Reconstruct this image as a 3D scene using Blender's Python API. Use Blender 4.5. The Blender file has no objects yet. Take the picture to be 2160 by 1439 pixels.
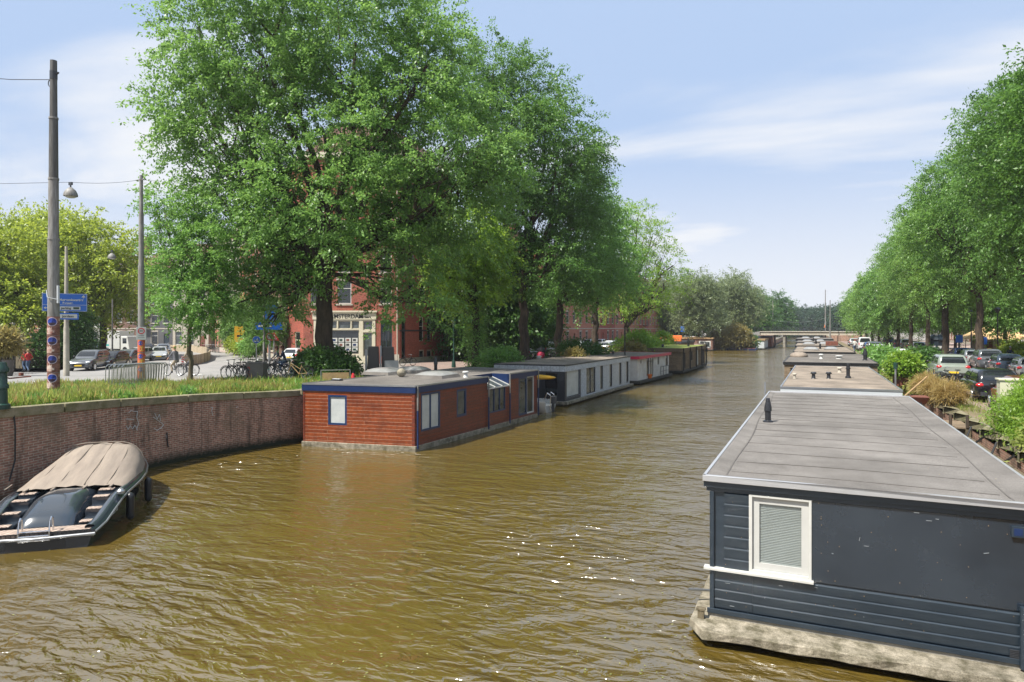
import bpy, bmesh, math, random
import numpy as np
from mathutils import Vector, Matrix
R = math.radians
C = bpy.context.scene.collection
rnd = random.Random(7)
# ---------------------------------------------------------------- camera, sky, sun, exposure
TH = R(24.56); F_PX = 1385.0; HZ = 692.0; CAMH = 5.0
ST, CT = math.sin(TH), math.cos(TH)
sc = bpy.context.scene
cam = bpy.data.cameras.new('camera'); camo = bpy.data.objects.new('camera', cam); C.objects.link(camo)
camo.location = (0, 0, CAMH); camo.rotation_euler = (R(90), 0, TH)
cam.sensor_width = 36; cam.lens = 36*F_PX/2160; cam.shift_y = -(719.5-HZ)/2160
cam.clip_start = .1; cam.clip_end = 4000
sc.camera = camo
sc.view_settings.view_transform = 'Standard'; sc.view_settings.look = 'None'
sc.view_settings.exposure = 1.8; sc.view_settings.gamma = 1
SUN_EL = R(57); sx, sy = -.50, -.866          # direction towards the sun (horizontal)
w = bpy.data.worlds.new('World'); sc.world = w; w.use_nodes = True
nt = w.node_tree; nt.nodes.clear()
def N(t, k, **kw):
    n = t.nodes.new(k)
    for a, b in kw.items(): setattr(n, a, b)
    return n
out = N(nt, 'ShaderNodeOutputWorld'); bg = N(nt, 'ShaderNodeBackground'); bg.inputs[1].default_value = .15
sky = N(nt, 'ShaderNodeTexSky', sky_type='NISHITA'); sky.sun_disc = False
sky.sun_elevation = SUN_EL; sky.sun_rotation = math.atan2(sx, sy)
sky.air_density = 1.0; sky.dust_density = .6; sky.ozone_density = 3.0
tc = N(nt, 'ShaderNodeTexCoord')
sep = N(nt, 'ShaderNodeSeparateXYZ'); nt.links.new(tc.outputs['Generated'], sep.inputs[0])
def M(t, op, a, b=None, c=None, clamp=False):
    n = N(t, 'ShaderNodeMath', operation=op); n.use_clamp = clamp
    for i, v in enumerate((a, b, c)):
        if v is None: continue
        if isinstance(v, (int, float)): n.inputs[i].default_value = v
        else: t.links.new(v, n.inputs[i])
    return n.outputs[0]
zz = M(nt, 'MAXIMUM', sep.outputs[2], 0.0)
den = M(nt, 'ADD', zz, .16)
cx = M(nt, 'DIVIDE', sep.outputs[0], den); cy = M(nt, 'DIVIDE', sep.outputs[1], den)
cb = N(nt, 'ShaderNodeCombineXYZ'); nt.links.new(cx, cb.inputs[0]); nt.links.new(cy, cb.inputs[1])
mp = N(nt, 'ShaderNodeMapping'); mp.inputs['Rotation'].default_value = (0, 0, R(35)); mp.inputs['Scale'].default_value = (.55, 1.1, 1); mp.inputs['Location'].default_value = (3.1, 1.7, 0)
nt.links.new(cb.outputs[0], mp.inputs[0])
n1 = N(nt, 'ShaderNodeTexNoise'); n1.inputs['Scale'].default_value = 1.25; n1.inputs['Detail'].default_value = 9; n1.inputs['Roughness'].default_value = .52; n1.inputs['Distortion'].default_value = .35
nt.links.new(mp.outputs[0], n1.inputs['Vector'])
cr = N(nt, 'ShaderNodeMapRange', interpolation_type='SMOOTHSTEP'); cr.inputs[1].default_value = .42; cr.inputs[2].default_value = .68; cr.inputs[3].default_value = .04
nt.links.new(n1.outputs[0], cr.inputs[0])
# more cloud low over the horizon
lo = N(nt, 'ShaderNodeMapRange', interpolation_type='SMOOTHSTEP'); lo.inputs[1].default_value = .0; lo.inputs[2].default_value = .30; lo.inputs[3].default_value = .97; lo.inputs[4].default_value = 0
nt.links.new(sep.outputs[2], lo.inputs[0])
cf = M(nt, 'MAXIMUM', cr.outputs[0], lo.outputs[0], clamp=True)
cf2 = M(nt, 'MULTIPLY', cf, .97)
mx = N(nt, 'ShaderNodeMix', data_type='RGBA')
vm = N(nt, 'ShaderNodeMix', data_type='RGBA', blend_type='DARKEN'); vm.inputs[0].default_value = 1; vm.inputs[7].default_value = (.90, 1.20, 1.72, 1); nt.links.new(sky.outputs[0], vm.inputs[6])
nt.links.new(cf2, mx.inputs[0]); nt.links.new(vm.outputs[2], mx.inputs[6]); mx.inputs[7].default_value = (1.76, 1.80, 1.88, 1)
nt.links.new(mx.outputs[2], bg.inputs[0]); nt.links.new(bg.outputs[0], out.inputs[0])
sl = bpy.data.lights.new('sun', 'SUN'); sl.energy = 2.5; sl.angle = R(1.5); sl.color = (1, .95, .86)
so = bpy.data.objects.new('sun', sl); C.objects.link(so)
hd = math.hypot(sx, sy); sd = Vector((sx/hd*math.cos(SUN_EL), sy/hd*math.cos(SUN_EL), math.sin(SUN_EL)))
so.rotation_euler = sd.to_track_quat('Z', 'Y').to_euler(); so.location = (0, 0, 60)
sc.cycles.max_bounces = 8; sc.cycles.volume_bounces = 0; sc.cycles.transparent_max_bounces = 8; sc.cycles.caustics_reflective = False; sc.cycles.caustics_refractive = False
try: sc.cycles.use_denoising = True
except Exception: pass
# ---------------------------------------------------------------- photo pixel -> place helpers
def Dp(py, z): return (CAMH-z)*F_PX/(py-HZ)
def G(px, d, z=0.0):
    l = (px-1080)/F_PX*d
    return Vector((l*CT-d*ST, l*ST+d*CT, z))
def P(px, py, z): return G(px, Dp(py, z), z)          # the point of height z seen at that pixel
def Zp(py, d): return CAMH-(py-HZ)/F_PX*d
def depth(p): return -p[0]*ST+p[1]*CT
def atX(px, X):                                        # depth along a line parallel to the canal
    return X/((px-1080)/F_PX*CT-ST)
def on_wall(P0, P1, px, py):
    l = (px-1080)/F_PX; dx, dy = l*CT-ST, l*ST+CT
    ex, ey = P1[0]-P0[0], P1[1]-P0[1]; L = math.hypot(ex, ey); ex /= L; ey /= L
    # t*(dx,dy) = P0 + u*(ex,ey)
    det = dx*(-ey)+ex*dy
    t = (P0[0]*(-ey)+ex*P0[1])/det; u = (dx*P0[1]-dy*P0[0])/det
    return u, CAMH+t*(HZ-py)/F_PX
def ow(P0, P1, b):
    u0, z1 = on_wall(P0, P1, b[0], b[1]); _, z0 = on_wall(P0, P1, b[0], b[3]); u1, _ = on_wall(P0, P1, b[2], b[1])
    return u0, u1, z0, z1
# ---------------------------------------------------------------- materials
def hexc(c): return (*c, 1)
def base_mat(name):
    m = bpy.data.materials.new(name); m.use_nodes = True
    t = m.node_tree; b = t.nodes['Principled BSDF']; return m, t, b
def mat(name, col, rough=.6, metal=0, col2=None, scale=3, var=.5, bump=0, bscale=30, spec=.5, coat=0, detail=6, stretch=None, grain=0):
    m, t, b = base_mat(name)
    tcn = N(t, 'ShaderNodeTexCoord'); vec = tcn.outputs['Object']
    if stretch:
        mpn = N(t, 'ShaderNodeMapping'); mpn.inputs['Scale'].default_value = stretch; t.links.new(vec, mpn.inputs[0]); vec = mpn.outputs[0]
    col2 = col2 or tuple(c*(1-.35*var*2*.5) for c in col)
    n = N(t, 'ShaderNodeTexNoise'); n.inputs['Scale'].default_value = scale; n.inputs['Detail'].default_value = detail; n.inputs['Roughness'].default_value = .65
    t.links.new(vec, n.inputs['Vector'])
    mr = N(t, 'ShaderNodeMapRange'); mr.inputs[1].default_value = .35; mr.inputs[2].default_value = .65; t.links.new(n.outputs[0], mr.inputs[0])
    mixn = N(t, 'ShaderNodeMix', data_type='RGBA'); mixn.inputs[6].default_value = hexc(col); mixn.inputs[7].default_value = hexc(col2)
    t.links.new(mr.outputs[0], mixn.inputs[0]); cs_ = mixn.outputs[2]
    if grain:
        for gs_, ga in ((70, grain), (.6, grain*.7)):
            ng = N(t, 'ShaderNodeTexNoise'); ng.inputs['Scale'].default_value = gs_; ng.inputs['Detail'].default_value = 3; t.links.new(vec, ng.inputs['Vector'])
            mg = N(t, 'ShaderNodeMapRange'); mg.inputs[1].default_value = .3; mg.inputs[2].default_value = .7; mg.inputs[3].default_value = 1-ga; mg.inputs[4].default_value = 1+ga; t.links.new(ng.outputs[0], mg.inputs[0])
            hg = N(t, 'ShaderNodeHueSaturation'); t.links.new(cs_, hg.inputs['Color']); t.links.new(mg.outputs[0], hg.inputs['Value']); cs_ = hg.outputs[0]
    t.links.new(cs_, b.inputs['Base Color'])
    b.inputs['Roughness'].default_value = rough; b.inputs['Metallic'].default_value = metal
    b.inputs['Specular IOR Level'].default_value = spec; b.inputs['Coat Weight'].default_value = coat
    if bump:
        n2 = N(t, 'ShaderNodeTexNoise'); n2.inputs['Scale'].default_value = bscale; n2.inputs['Detail'].default_value = 4; t.links.new(vec, n2.inputs['Vector'])
        bp = N(t, 'ShaderNodeBump'); bp.inputs['Strength'].default_value = bump; bp.inputs['Distance'].default_value = .02
        t.links.new(n2.outputs[0], bp.inputs['Height']); t.links.new(bp.outputs[0], b.inputs['Normal'])
    return m
def brick_mat(name, c1, c2, mortar, bw=.22, rh=.075, ms=.008, rough=.85, dirt=None, dscale=.6, dlow=.5, bump=.5, off=.5, streak=False, spec=.3, coat=0, algae=None, bias=0.0):
    m, t, b = base_mat(name)
    tcn = N(t, 'ShaderNodeTexCoord'); s = N(t, 'ShaderNodeSeparateXYZ'); t.links.new(tcn.outputs['Object'], s.inputs[0])
    u = M(t, 'ADD', s.outputs[0], s.outputs[1]); cbn = N(t, 'ShaderNodeCombineXYZ'); t.links.new(u, cbn.inputs[0]); t.links.new(s.outputs[2], cbn.inputs[1])
    bt = N(t, 'ShaderNodeTexBrick'); bt.offset = off; t.links.new(cbn.outputs[0], bt.inputs['Vector'])
    bt.inputs['Scale'].default_value = 1; bt.inputs['Brick Width'].default_value = bw; bt.inputs['Row Height'].default_value = rh
    bt.inputs['Mortar Size'].default_value = ms; bt.inputs['Mortar Smooth'].default_value = .3; bt.inputs['Bias'].default_value = bias
    bt.inputs['Color1'].default_value = hexc(c1); bt.inputs['Color2'].default_value = hexc(c2); bt.inputs['Mortar'].default_value = hexc(mortar)
    col = bt.outputs[0]
    n0 = N(t, 'ShaderNodeTexNoise'); n0.inputs['Scale'].default_value = 9; n0.inputs['Detail'].default_value = 5; t.links.new(tcn.outputs['Object'], n0.inputs['Vector'])
    hs = N(t, 'ShaderNodeHueSaturation'); t.links.new(col, hs.inputs['Color'])
    v = N(t, 'ShaderNodeMapRange'); v.inputs[1].default_value = .3; v.inputs[2].default_value = .7; v.inputs[3].default_value = .75; v.inputs[4].default_value = 1.25
    t.links.new(n0.outputs[0], v.inputs[0]); t.links.new(v.outputs[0], hs.inputs['Value']); col = hs.outputs[0]
    def over(col, vec, scale, lo_, hi_, dc, amt):
        n = N(t, 'ShaderNodeTexNoise'); n.inputs['Scale'].default_value = scale; n.inputs['Detail'].default_value = 7; n.inputs['Roughness'].default_value = .65; t.links.new(vec, n.inputs['Vector'])
        mr = N(t, 'ShaderNodeMapRange'); mr.inputs[1].default_value = lo_; mr.inputs[2].default_value = hi_; mr.inputs[4].default_value = amt; t.links.new(n.outputs[0], mr.inputs[0])
        mxn = N(t, 'ShaderNodeMix', data_type='RGBA'); t.links.new(mr.outputs[0], mxn.inputs[0]); t.links.new(col, mxn.inputs[6]); mxn.inputs[7].default_value = hexc(dc); return mxn.outputs[2]
    if dirt: col = over(col, tcn.outputs['Object'], dscale, dlow, dlow+.18, dirt, .75)
    if streak:
        mpn = N(t, 'ShaderNodeMapping'); mpn.inputs['Scale'].default_value = (1.6, .18, 1); t.links.new(cbn.outputs[0], mpn.inputs[0])
        col = over(col, mpn.outputs[0], 1.5, .52, .68, streak, .85)
    if algae:
        mr = N(t, 'ShaderNodeMapRange'); mr.inputs[1].default_value = algae[0]; mr.inputs[2].default_value = algae[1]; mr.inputs[3].default_value = 1; mr.inputs[4].default_value = 0
        zn = M(t, 'ADD', s.outputs[2], M(t, 'MULTIPLY', n0.outputs[0], .25)); t.links.new(zn, mr.inputs[0])
        mxn = N(t, 'ShaderNodeMix', data_type='RGBA'); t.links.new(mr.outputs[0], mxn.inputs[0]); t.links.new(col, mxn.inputs[6]); mxn.inputs[7].default_value = (.018, .022, .01, 1); col = mxn.outputs[2]
    t.links.new(col, b.inputs['Base Color']); b.inputs['Roughness'].default_value = rough; b.inputs['Specular IOR Level'].default_value = spec; b.inputs['Coat Weight'].default_value = coat
    bp = N(t, 'ShaderNodeBump'); bp.inputs['Strength'].default_value = bump; bp.inputs['Distance'].default_value = .01; bp.invert = True
    t.links.new(bt.outputs['Fac'], bp.inputs['Height']); t.links.new(bp.outputs[0], b.inputs['Normal'])
    return m
def leaf_mat(name, c1, c2, trans=.45, rough=.42):
    m, t, b = base_mat(name)
    g = N(t, 'ShaderNodeNewGeometry'); tcn = N(t, 'ShaderNodeTexCoord')
    n = N(t, 'ShaderNodeTexNoise'); n.inputs['Scale'].default_value = .45; n.inputs['Detail'].default_value = 4; t.links.new(tcn.outputs['Object'], n.inputs['Vector'])
    a = M(t, 'ADD', M(t, 'MULTIPLY', g.outputs['Random Per Island'], .6), M(t, 'MULTIPLY', M(t, 'SUBTRACT', n.outputs[0], .3), 1.1), clamp=True)
    mixn = N(t, 'ShaderNodeMix', data_type='RGBA'); mixn.inputs[6].default_value = hexc(c1); mixn.inputs[7].default_value = hexc(c2); t.links.new(a, mixn.inputs[0])
    t.links.new(mixn.outputs[2], b.inputs['Base Color']); b.inputs['Roughness'].default_value = rough; b.inputs['Specular IOR Level'].default_value = .5
    tr = N(t, 'ShaderNodeBsdfTranslucent')
    br = N(t, 'ShaderNodeHueSaturation'); br.inputs['Value'].default_value = 1.5; br.inputs['Hue'].default_value = .485; t.links.new(mixn.outputs[2], br.inputs['Color']); t.links.new(br.outputs[0], tr.inputs[0])
    ms = N(t, 'ShaderNodeMixShader'); ms.inputs[0].default_value = trans
    t.links.new(b.outputs[0], ms.inputs[1]); t.links.new(tr.outputs[0], ms.inputs[2]); t.links.new(ms.outputs[0], t.nodes['Material Output'].inputs[0])
    return m
K = {}
K['white'] = mat('white_paint', (.56, .56, .53), .45, var=.3)
K['cream'] = mat('cream_paint', (.6, .55, .42), .5, var=.3)
K['greyw'] = mat('pale_grey_panel', (.50, .53, .55), .5, var=.2, scale=1.2)
K['dark'] = mat('dark_grey_paint', (.04, .043, .05), .4)
K['black'] = mat('black_rubber', (.012, .012, .013), .5)
K['steel'] = mat('galvanised_steel', (.42, .43, .44), .35, metal=.8)
K['chrome'] = mat('polished_steel', (.75, .75, .76), .12, metal=1)
K['conc'] = mat('concrete', (.30, .28, .24), .85, col2=(.15, .14, .115), scale=2.5, bump=.6, bscale=25)
K['concp'] = mat('weathered_pontoon_concrete', (.30, .265, .205), .9, col2=(.085, .075, .045), scale=4.5, bump=1.0, bscale=14, grain=.3, detail=9)
K['pole'] = mat('weathered_pole_steel', (.27, .265, .25), .6, col2=(.13, .12, .11), scale=2.2, stretch=(6, 6, .8))
K['poled'] = mat('dark_pole_steel', (.11, .11, .105), .6, col2=(.06, .055, .05), scale=2.2, stretch=(6, 6, .8))
K['navy'] = mat('navy_wood_paint', (.014, .024, .036), .32, col2=(.024, .036, .05), scale=1.3, spec=.6, bump=.12, bscale=8, stretch=(1, 1, 6))
K['navyp'] = mat('navy_gloss_panel', (.016, .024, .036), .10, col2=(.024, .034, .048), scale=.9, spec=.8, bump=.25, bscale=1.1, coat=.6)
K['blue'] = mat('blue_window_paint', (.008, .028, .085), .3, col2=(.012, .038, .11))
K['bluef'] = mat('blue_fascia_paint', (.006, .020, .075), .35, col2=(.010, .026, .09))
K['felt'] = mat('bitumen_roofing', (.185, .172, .160), .95, col2=(.145, .134, .124), scale=1.7, bump=.8, bscale=60, spec=.2, grain=.30)
K['feltb'] = mat('brown_roofing', (.29, .24, .195), .95, col2=(.16, .135, .11), scale=.8, bump=.5, bscale=60, spec=.2, grain=.2)
K['feltd'] = mat('dark_roofing', (.11, .10, .092), .95, col2=(.17, .155, .14), scale=.7, bump=.5, bscale=60, spec=.2, grain=.2)
K['glass'] = mat('window_glass', (.018, .022, .026), .04, var=.2, spec=.8)
K['glassb'] = mat('bright_window_glass', (.10, .115, .12), .05, var=.3, spec=.8, col2=(.03, .04, .04), scale=1.5)
K['curtain'] = mat('curtain_behind_glass', (.50, .53, .52), .25, var=.25, spec=.8, col2=(.40, .43, .43), scale=1.5)
K['blindk'] = mat('blind_slats', (.56, .58, .56), .4, var=.2)
K['asphalt'] = mat('asphalt', (.27, .26, .25), .9, col2=(.21, .205, .20), scale=.5, bump=.4, bscale=90)
K['pave'] = brick_mat('brick_paving', (.27, .19, .16), (.22, .17, .15), (.15, .13, .12), .2, .1, .008, bump=.2)
K['earth'] = mat('street_paving', (.26, .235, .21), .95, col2=(.19, .17, .15), scale=.8, bump=.5, bscale=40)
K['soil'] = mat('dry_soil', (.20, .15, .095), .95, col2=(.11, .10, .045), scale=1.5, bump=.8, bscale=30)
K['turf'] = mat('turf', (.07, .12, .02), .95, col2=(.11, .13, .035), scale=1.3, bump=.8, bscale=40)
K['kerb'] = mat('kerb_stone', (.33, .31, .27), .85, col2=(.22, .2, .17), scale=2)
K['line'] = mat('road_paint', (.72, .72, .69), .7, col2=(.5, .5, .48), scale=6)
K['coping'] = mat('stone_coping', (.26, .225, .15), .9, col2=(.12, .115, .05), scale=2.2, bump=.7, bscale=18)
K['quay'] = brick_mat('quay_brickwork', (.36, .18, .125), (.23, .12, .085), (.42, .37, .29), .22, .075, .009, dirt=(.14, .115, .075), dscale=.6, dlow=.50, streak=(.035, .03, .022), algae=(.25, .6))
K['rbrick'] = brick_mat('red_brickwork', (.36, .075, .045), (.25, .055, .035), (.26, .19, .15), .21, .065, .006, dirt=(.18, .06, .045), dscale=.5)
K['pbrick'] = brick_mat('salmon_brickwork', (.42, .16, .10), (.33, .12, .08), (.38, .26, .20), .21, .065, .006, dirt=(.25, .12, .09), dscale=.5)
K['bbrick'] = brick_mat('brown_brickwork', (.20, .10, .07), (.14, .07, .055), (.22, .18, .15), .21, .065, .006, dirt=(.09, .06, .045), dscale=.5)
K['gbrick'] = mat('dark_plaster', (.11, .11, .115), .8, col2=(.07, .07, .075), scale=.5)
K['stone'] = mat('pale_stone', (.46, .42, .35), .8, col2=(.32, .29, .24), scale=2)
K['wood1'] = brick_mat('red_cedar_boards', (.225, .050, .013), (.155, .032, .010), (.29, .17, .11), 5.3, .145, .009, rough=.33, dirt=(.10, .022, .01), dscale=1.2, dlow=.52, bump=.6, off=.37, spec=.5)
K['wood2'] = brick_mat('shaded_cedar_boards', (.17, .034, .015), (.12, .025, .013), (.06, .02, .012), 2.9, .145, .011, rough=.4, dirt=(.06, .02, .012), dscale=1.2, dlow=.52, bump=.6, off=.37, spec=.5)  # same cedar with side-wall shade painted in as a darker tone; dark joints real
K['wood3'] = brick_mat('weathered_boards', (.23, .17, .11), (.16, .12, .08), (.05, .04, .03), 3, .13, .01, rough=.8, dirt=(.10, .08, .06), dscale=1, bump=.6, off=.3)
K['panel'] = brick_mat('pale_panel_cladding', (.44, .47, .50), (.41, .44, .47), (.2, .21, .22), .62, 6, .012, rough=.5, bump=.4, off=0, bias=-.3)
K['whites'] = mat('white_render', (.68, .67, .65), .6, col2=(.52, .49, .45), scale=1.2)
K['pink'] = mat('raspberry_trim', (.60, .035, .09), .45)
K['roofgreen'] = mat('sedum_roof', (.22, .26, .045), .95, col2=(.13, .17, .03), scale=1.4, bump=1, bscale=30)
K['tile'] = brick_mat('roof_tiles', (.16, .08, .06), (.11, .06, .05), (.05, .04, .03), .25, .3, .02, bump=1)
K['slate'] = mat('slate_roof', (.07, .07, .075), .7)
K['bark'] = mat('bark', (.085, .06, .04), .95, col2=(.035, .027, .02), scale=3, bump=1, bscale=14, stretch=(3, 3, .6))
K['barkl'] = mat('light_bark', (.16, .13, .08), .95, col2=(.08, .065, .04), scale=3, bump=1, bscale=14, stretch=(3, 3, .6))
K['canvas'] = mat('beige_canvas', (.27, .222, .178), .85, col2=(.21, .172, .14), scale=1.3, bump=.35, bscale=3, stretch=(4, .8, 1))
K['hull'] = mat('dark_gelcoat', (.012, .018, .028), .12, var=.3, spec=.6, coat=.6)
K['deckg'] = mat('dark_deck_gelcoat', (.035, .045, .058), .14, var=.2, spec=.6, coat=.7)
K['teak'] = brick_mat('teak_slats', (.42, .33, .27), (.36, .28, .23), (.16, .12, .1), .09, 6, .012, rough=.7, bump=.5, off=0)
K['fender'] = mat('dark_vinyl', (.02, .022, .024), .35)
K['rope'] = mat('blue_rope', (.01, .05, .16), .8)
K['gdark'] = mat('dark_green_paint', (.012, .045, .032), .35)
K['signb'] = mat('blue_sign', (.015, .12, .50), .35, var=.1)
K['signr'] = mat('red_sign', (.55, .02, .03), .4, var=.1)
K['signy'] = mat('yellow_sign', (.75, .40, .02), .4, var=.1)
K['binb'] = mat('brown_grey_panel', (.115, .10, .092), .6, var=.2)
K['skin'] = mat('skin', (.48, .27, .19), .5, var=.2)
K['woodr'] = mat('red_brown_wood', (.19, .06, .035), .7, col2=(.11, .04, .028), scale=4)
K['woodt'] = mat('tan_wood', (.38, .25, .12), .7, col2=(.26, .17, .08), scale=4)
K['woodp'] = brick_mat('vertical_plank_screen', (.46, .38, .27), (.38, .31, .21), (.14, .11, .08), .16, 5, .012, rough=.8, bump=.5, off=0)
K['orange'] = mat('orange_fabric', (.70, .17, .03), .7)
K['beige'] = mat('beige_cabinet_paint', (.55, .53, .40), .55, var=.2)
K['ltail'] = mat('tail_lamp', (.50, .015, .02), .12, var=.2, spec=.8)
K['lhead'] = mat('head_lamp', (.75, .78, .8), .08, var=.2, spec=.8)
K['plate'] = mat('number_plate', (.75, .50, .03), .4, var=.1)
K['alu'] = mat('aluminium_trim', (.52, .52, .53), .38, metal=.55, var=.2)
K['dome'] = mat('weathered_acrylic_dome', (.29, .29, .285), .3, col2=(.21, .21, .205))
K['whitep'] = mat('white_plastic', (.50, .50, .48), .35, var=.25)
K['chimney'] = mat('dark_flue_metal', (.02, .021, .025), .35, var=.3)
K['green1'] = mat('teal_plastic', (.05, .35, .32), .4)
K['awning'] = mat('beige_awning_cloth', (.60, .40, .20), .8, var=.3)
def paint(name, col): return mat(name, col, .22, var=.12, spec=.5, coat=.7, metal=.15)
CARC = {'black': paint('black_car_paint', (.012, .013, .016)), 'grey': paint('grey_car_paint', (.10, .11, .125)), 'silver': paint('silver_car_paint', (.36, .38, .38)),
        'white': paint('white_car_paint', (.66, .67, .67)), 'blue': paint('blue_car_paint', (.02, .055, .19)), 'red': paint('brownish_red_car_paint', (.16, .035, .022)), 'bluegrey': paint('blue_grey_car_paint', (.06, .085, .125)), 'sage': paint('pale_green_grey_car_paint', (.26, .30, .26))}
LEAF = {'elm': leaf_mat('elm_leaves', (.06, .145, .030), (.225, .41, .095)),
        'elmd': leaf_mat('dark_elm_leaves', (.04, .105, .020), (.14, .29, .055)), 'elml': leaf_mat('light_elm_leaves', (.08, .18, .03), (.27, .45, .10)),
        'mid': leaf_mat('mid_green_leaves', (.065, .16, .030), (.225, .42, .095)),
        'deep': leaf_mat('deep_green_leaves', (.030, .09, .018), (.10, .21, .045)),
        'lime': leaf_mat('lime_leaves', (.15, .225, .02), (.34, .42, .06), .5),
        'fresh': leaf_mat('fresh_green_leaves', (.11, .22, .02), (.28, .44, .06), .5),
        'willow': leaf_mat('grey_green_leaves', (.11, .15, .065), (.25, .31, .15)),
        'far': leaf_mat('dark_wood_leaves', (.02, .05, .02), (.05, .10, .045)),
        'gold': leaf_mat('straw_blades', (.30, .23, .07), (.42, .32, .13)),
        'reed': leaf_mat('ochre_bush_leaves', (.20, .19, .05), (.34, .28, .10)),
        'grass': leaf_mat('grass_blades', (.12, .22, .03), (.42, .44, .13), .5),
        'grass2': leaf_mat('green_grass_blades', (.09, .22, .03), (.22, .40, .06), .5)}
# ---------------------------------------------------------------- mesh helpers
class MB:
    def __init__(s): s.v = []; s.f = []; s.m = []
    def poly(s, pts, mi=0):
        n = len(s.v); s.v += [tuple(p) for p in pts]; s.f.append(tuple(range(n, n+len(pts)))); s.m.append(mi); return s
    def hexa(s, a, mi=0):       # a: 4 bottom (ccw from above) + 4 top
        n = len(s.v); s.v += [tuple(p) for p in a]
        for q in ((3, 2, 1, 0), (4, 5, 6, 7), (0, 1, 5, 4), (1, 2, 6, 5), (2, 3, 7, 6), (3, 0, 4, 7)): s.f.append(tuple(n+i for i in q)); s.m.append(mi)
        return s
    def box(s, x0, x1, y0, y1, z0, z1, mi=0):
        return s.hexa([(x0, y0, z0), (x1, y0, z0), (x1, y1, z0), (x0, y1, z0), (x0, y0, z1), (x1, y0, z1), (x1, y1, z1), (x0, y1, z1)], mi)
    def obox(s, P0, P1, z0, z1, t, mi=0, o=0.0):   # plank along P0->P1, outer face offset o on the right-hand side, thickness t inward
        d = Vector((P1[0]-P0[0], P1[1]-P0[1])); d.normalize(); n = Vector((d.y, -d.x))
        a = Vector(P0[:2])+n*o; b = Vector(P1[:2])+n*o; c = b-n*t; e = a-n*t
        return s.hexa([(*a, z0), (*b, z0), (*c, z0), (*e, z0), (*a, z1), (*b, z1), (*c, z1), (*e, z1)], mi)
    def tube(s, p, q, r0, r1=None, n=8, mi=0, caps=True):
        r1 = r0 if r1 is None else r1
        p = Vector(p); q = Vector(q); a = (q-p)
        if a.length < 1e-6: return s
        a.normalize(); b = a.orthogonal().normalized(); c = a.cross(b); k = len(s.v)
        for (o, r) in ((p, r0), (q, r1)):
            for i in range(n):
                t = 2*math.pi*i/n; s.v.append(tuple(o+b*math.cos(t)*r+c*math.sin(t)*r))
        for i in range(n):
            j = (i+1) % n; s.f.append((k+i, k+j, k+n+j, k+n+i)); s.m.append(mi)
        if caps:
            s.f.append(tuple(k+n-1-i for i in range(n))); s.m.append(mi); s.f.append(tuple(k+n+i for i in range(n))); s.m.append(mi)
        return s
    def path(s, pts, r, n=6, mi=0, r1=None):
        L = len(pts)-1
        for i in range(L):
            a = r if r1 is None else r+(r1-r)*i/L; b = r if r1 is None else r+(r1-r)*(i+1)/L
            s.tube(pts[i], pts[i+1], a, b, n, mi)
        return s
    def lathe(s, c, prof, n=14, mi=0, axis=None):
        k = len(s.v); c = Vector(c)
        for r, z in prof:
            for i in range(n):
                t = 2*math.pi*i/n; p = Vector((math.cos(t)*r, math.sin(t)*r, z))
                if axis is not None: p = axis @ p
                s.v.append(tuple(c+p))
        for j in range(len(prof)-1):
            for i in range(n):
                i2 = (i+1) % n; s.f.append((k+j*n+i, k+j*n+i2, k+(j+1)*n+i2, k+(j+1)*n+i)); s.m.append(mi)
        s.f.append(tuple(k+n-1-i for i in range(n))); s.m.append(mi)
        e = k+(len(prof)-1)*n; s.f.append(tuple(e+i for i in range(n))); s.m.append(mi)
        return s
    def ell(s, c, r, nu=12, nv=8, mi=0):
        prof = [(max(1e-4, math.sin(math.pi*j/nv)), -math.cos(math.pi*j/nv)) for j in range(nv+1)]
        return s.lathe(c, prof, nu, mi, Matrix.Diagonal(Vector((r[0], r[1], r[2]))))
    def ring(s, c, u, v, Rr, r, n=20, m=5, mi=0):
        c = Vector(c); u = Vector(u).normalized(); v = Vector(v).normalized(); w_ = u.cross(v); k = len(s.v)
        for i in range(n):
            t = 2*math.pi*i/n; e = u*math.cos(t)+v*math.sin(t)
            for j in range(m):
                q = 2*math.pi*j/m; s.v.append(tuple(c+e*(Rr+r*math.cos(q))+w_*r*math.sin(q)))
        for i in range(n):
            for j in range(m):
                i2 = (i+1) % n; j2 = (j+1) % m; s.f.append((k+i*m+j, k+i2*m+j, k+i2*m+j2, k+i*m+j2)); s.m.append(mi)
        return s
    def grid(s, rows, mi=0, close=False):
        k = len(s.v); n = len(rows[0])
        for r in rows: s.v += [tuple(p) for p in r]
        for j in range(len(rows)-1):
            for i in range(n if close else n-1):
                i2 = (i+1) % n; s.f.append((k+j*n+i, k+j*n+i2, k+(j+1)*n+i2, k+(j+1)*n+i)); s.m.append(mi)
        return s
    def wall(s, P0, P1, z0, z1, ops=(), t=.12, mi=0, mr=None, back=True):
        # outside is on the right of P0->P1; ops: (u0,u1,z0,z1)
        mr = mi if mr is None else mr
        d = Vector((P1[0]-P0[0], P1[1]-P0[1])); L = d.length; d.normalize(); n = Vector((d.y, -d.x))
        def pt(u, z, k=0.0): return (P0[0]+d.x*u-n.x*k, P0[1]+d.y*u-n.y*k, z)
        us = sorted({0, L, *[round(o[i], 4) for o in ops for i in (0, 1)]}); zs = sorted({z0, z1, *[round(o[i], 4) for o in ops for i in (2, 3)]})
        for i in range(len(us)-1):
            for j in range(len(zs)-1):
                cu = (us[i]+us[i+1])/2; cz = (zs[j]+zs[j+1])/2
                if any(o[0] < cu < o[1] and o[2] < cz < o[3] for o in ops): continue
                s.poly([pt(us[i], zs[j]), pt(us[i+1], zs[j]), pt(us[i+1], zs[j+1]), pt(us[i], zs[j+1])], mi)
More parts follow.
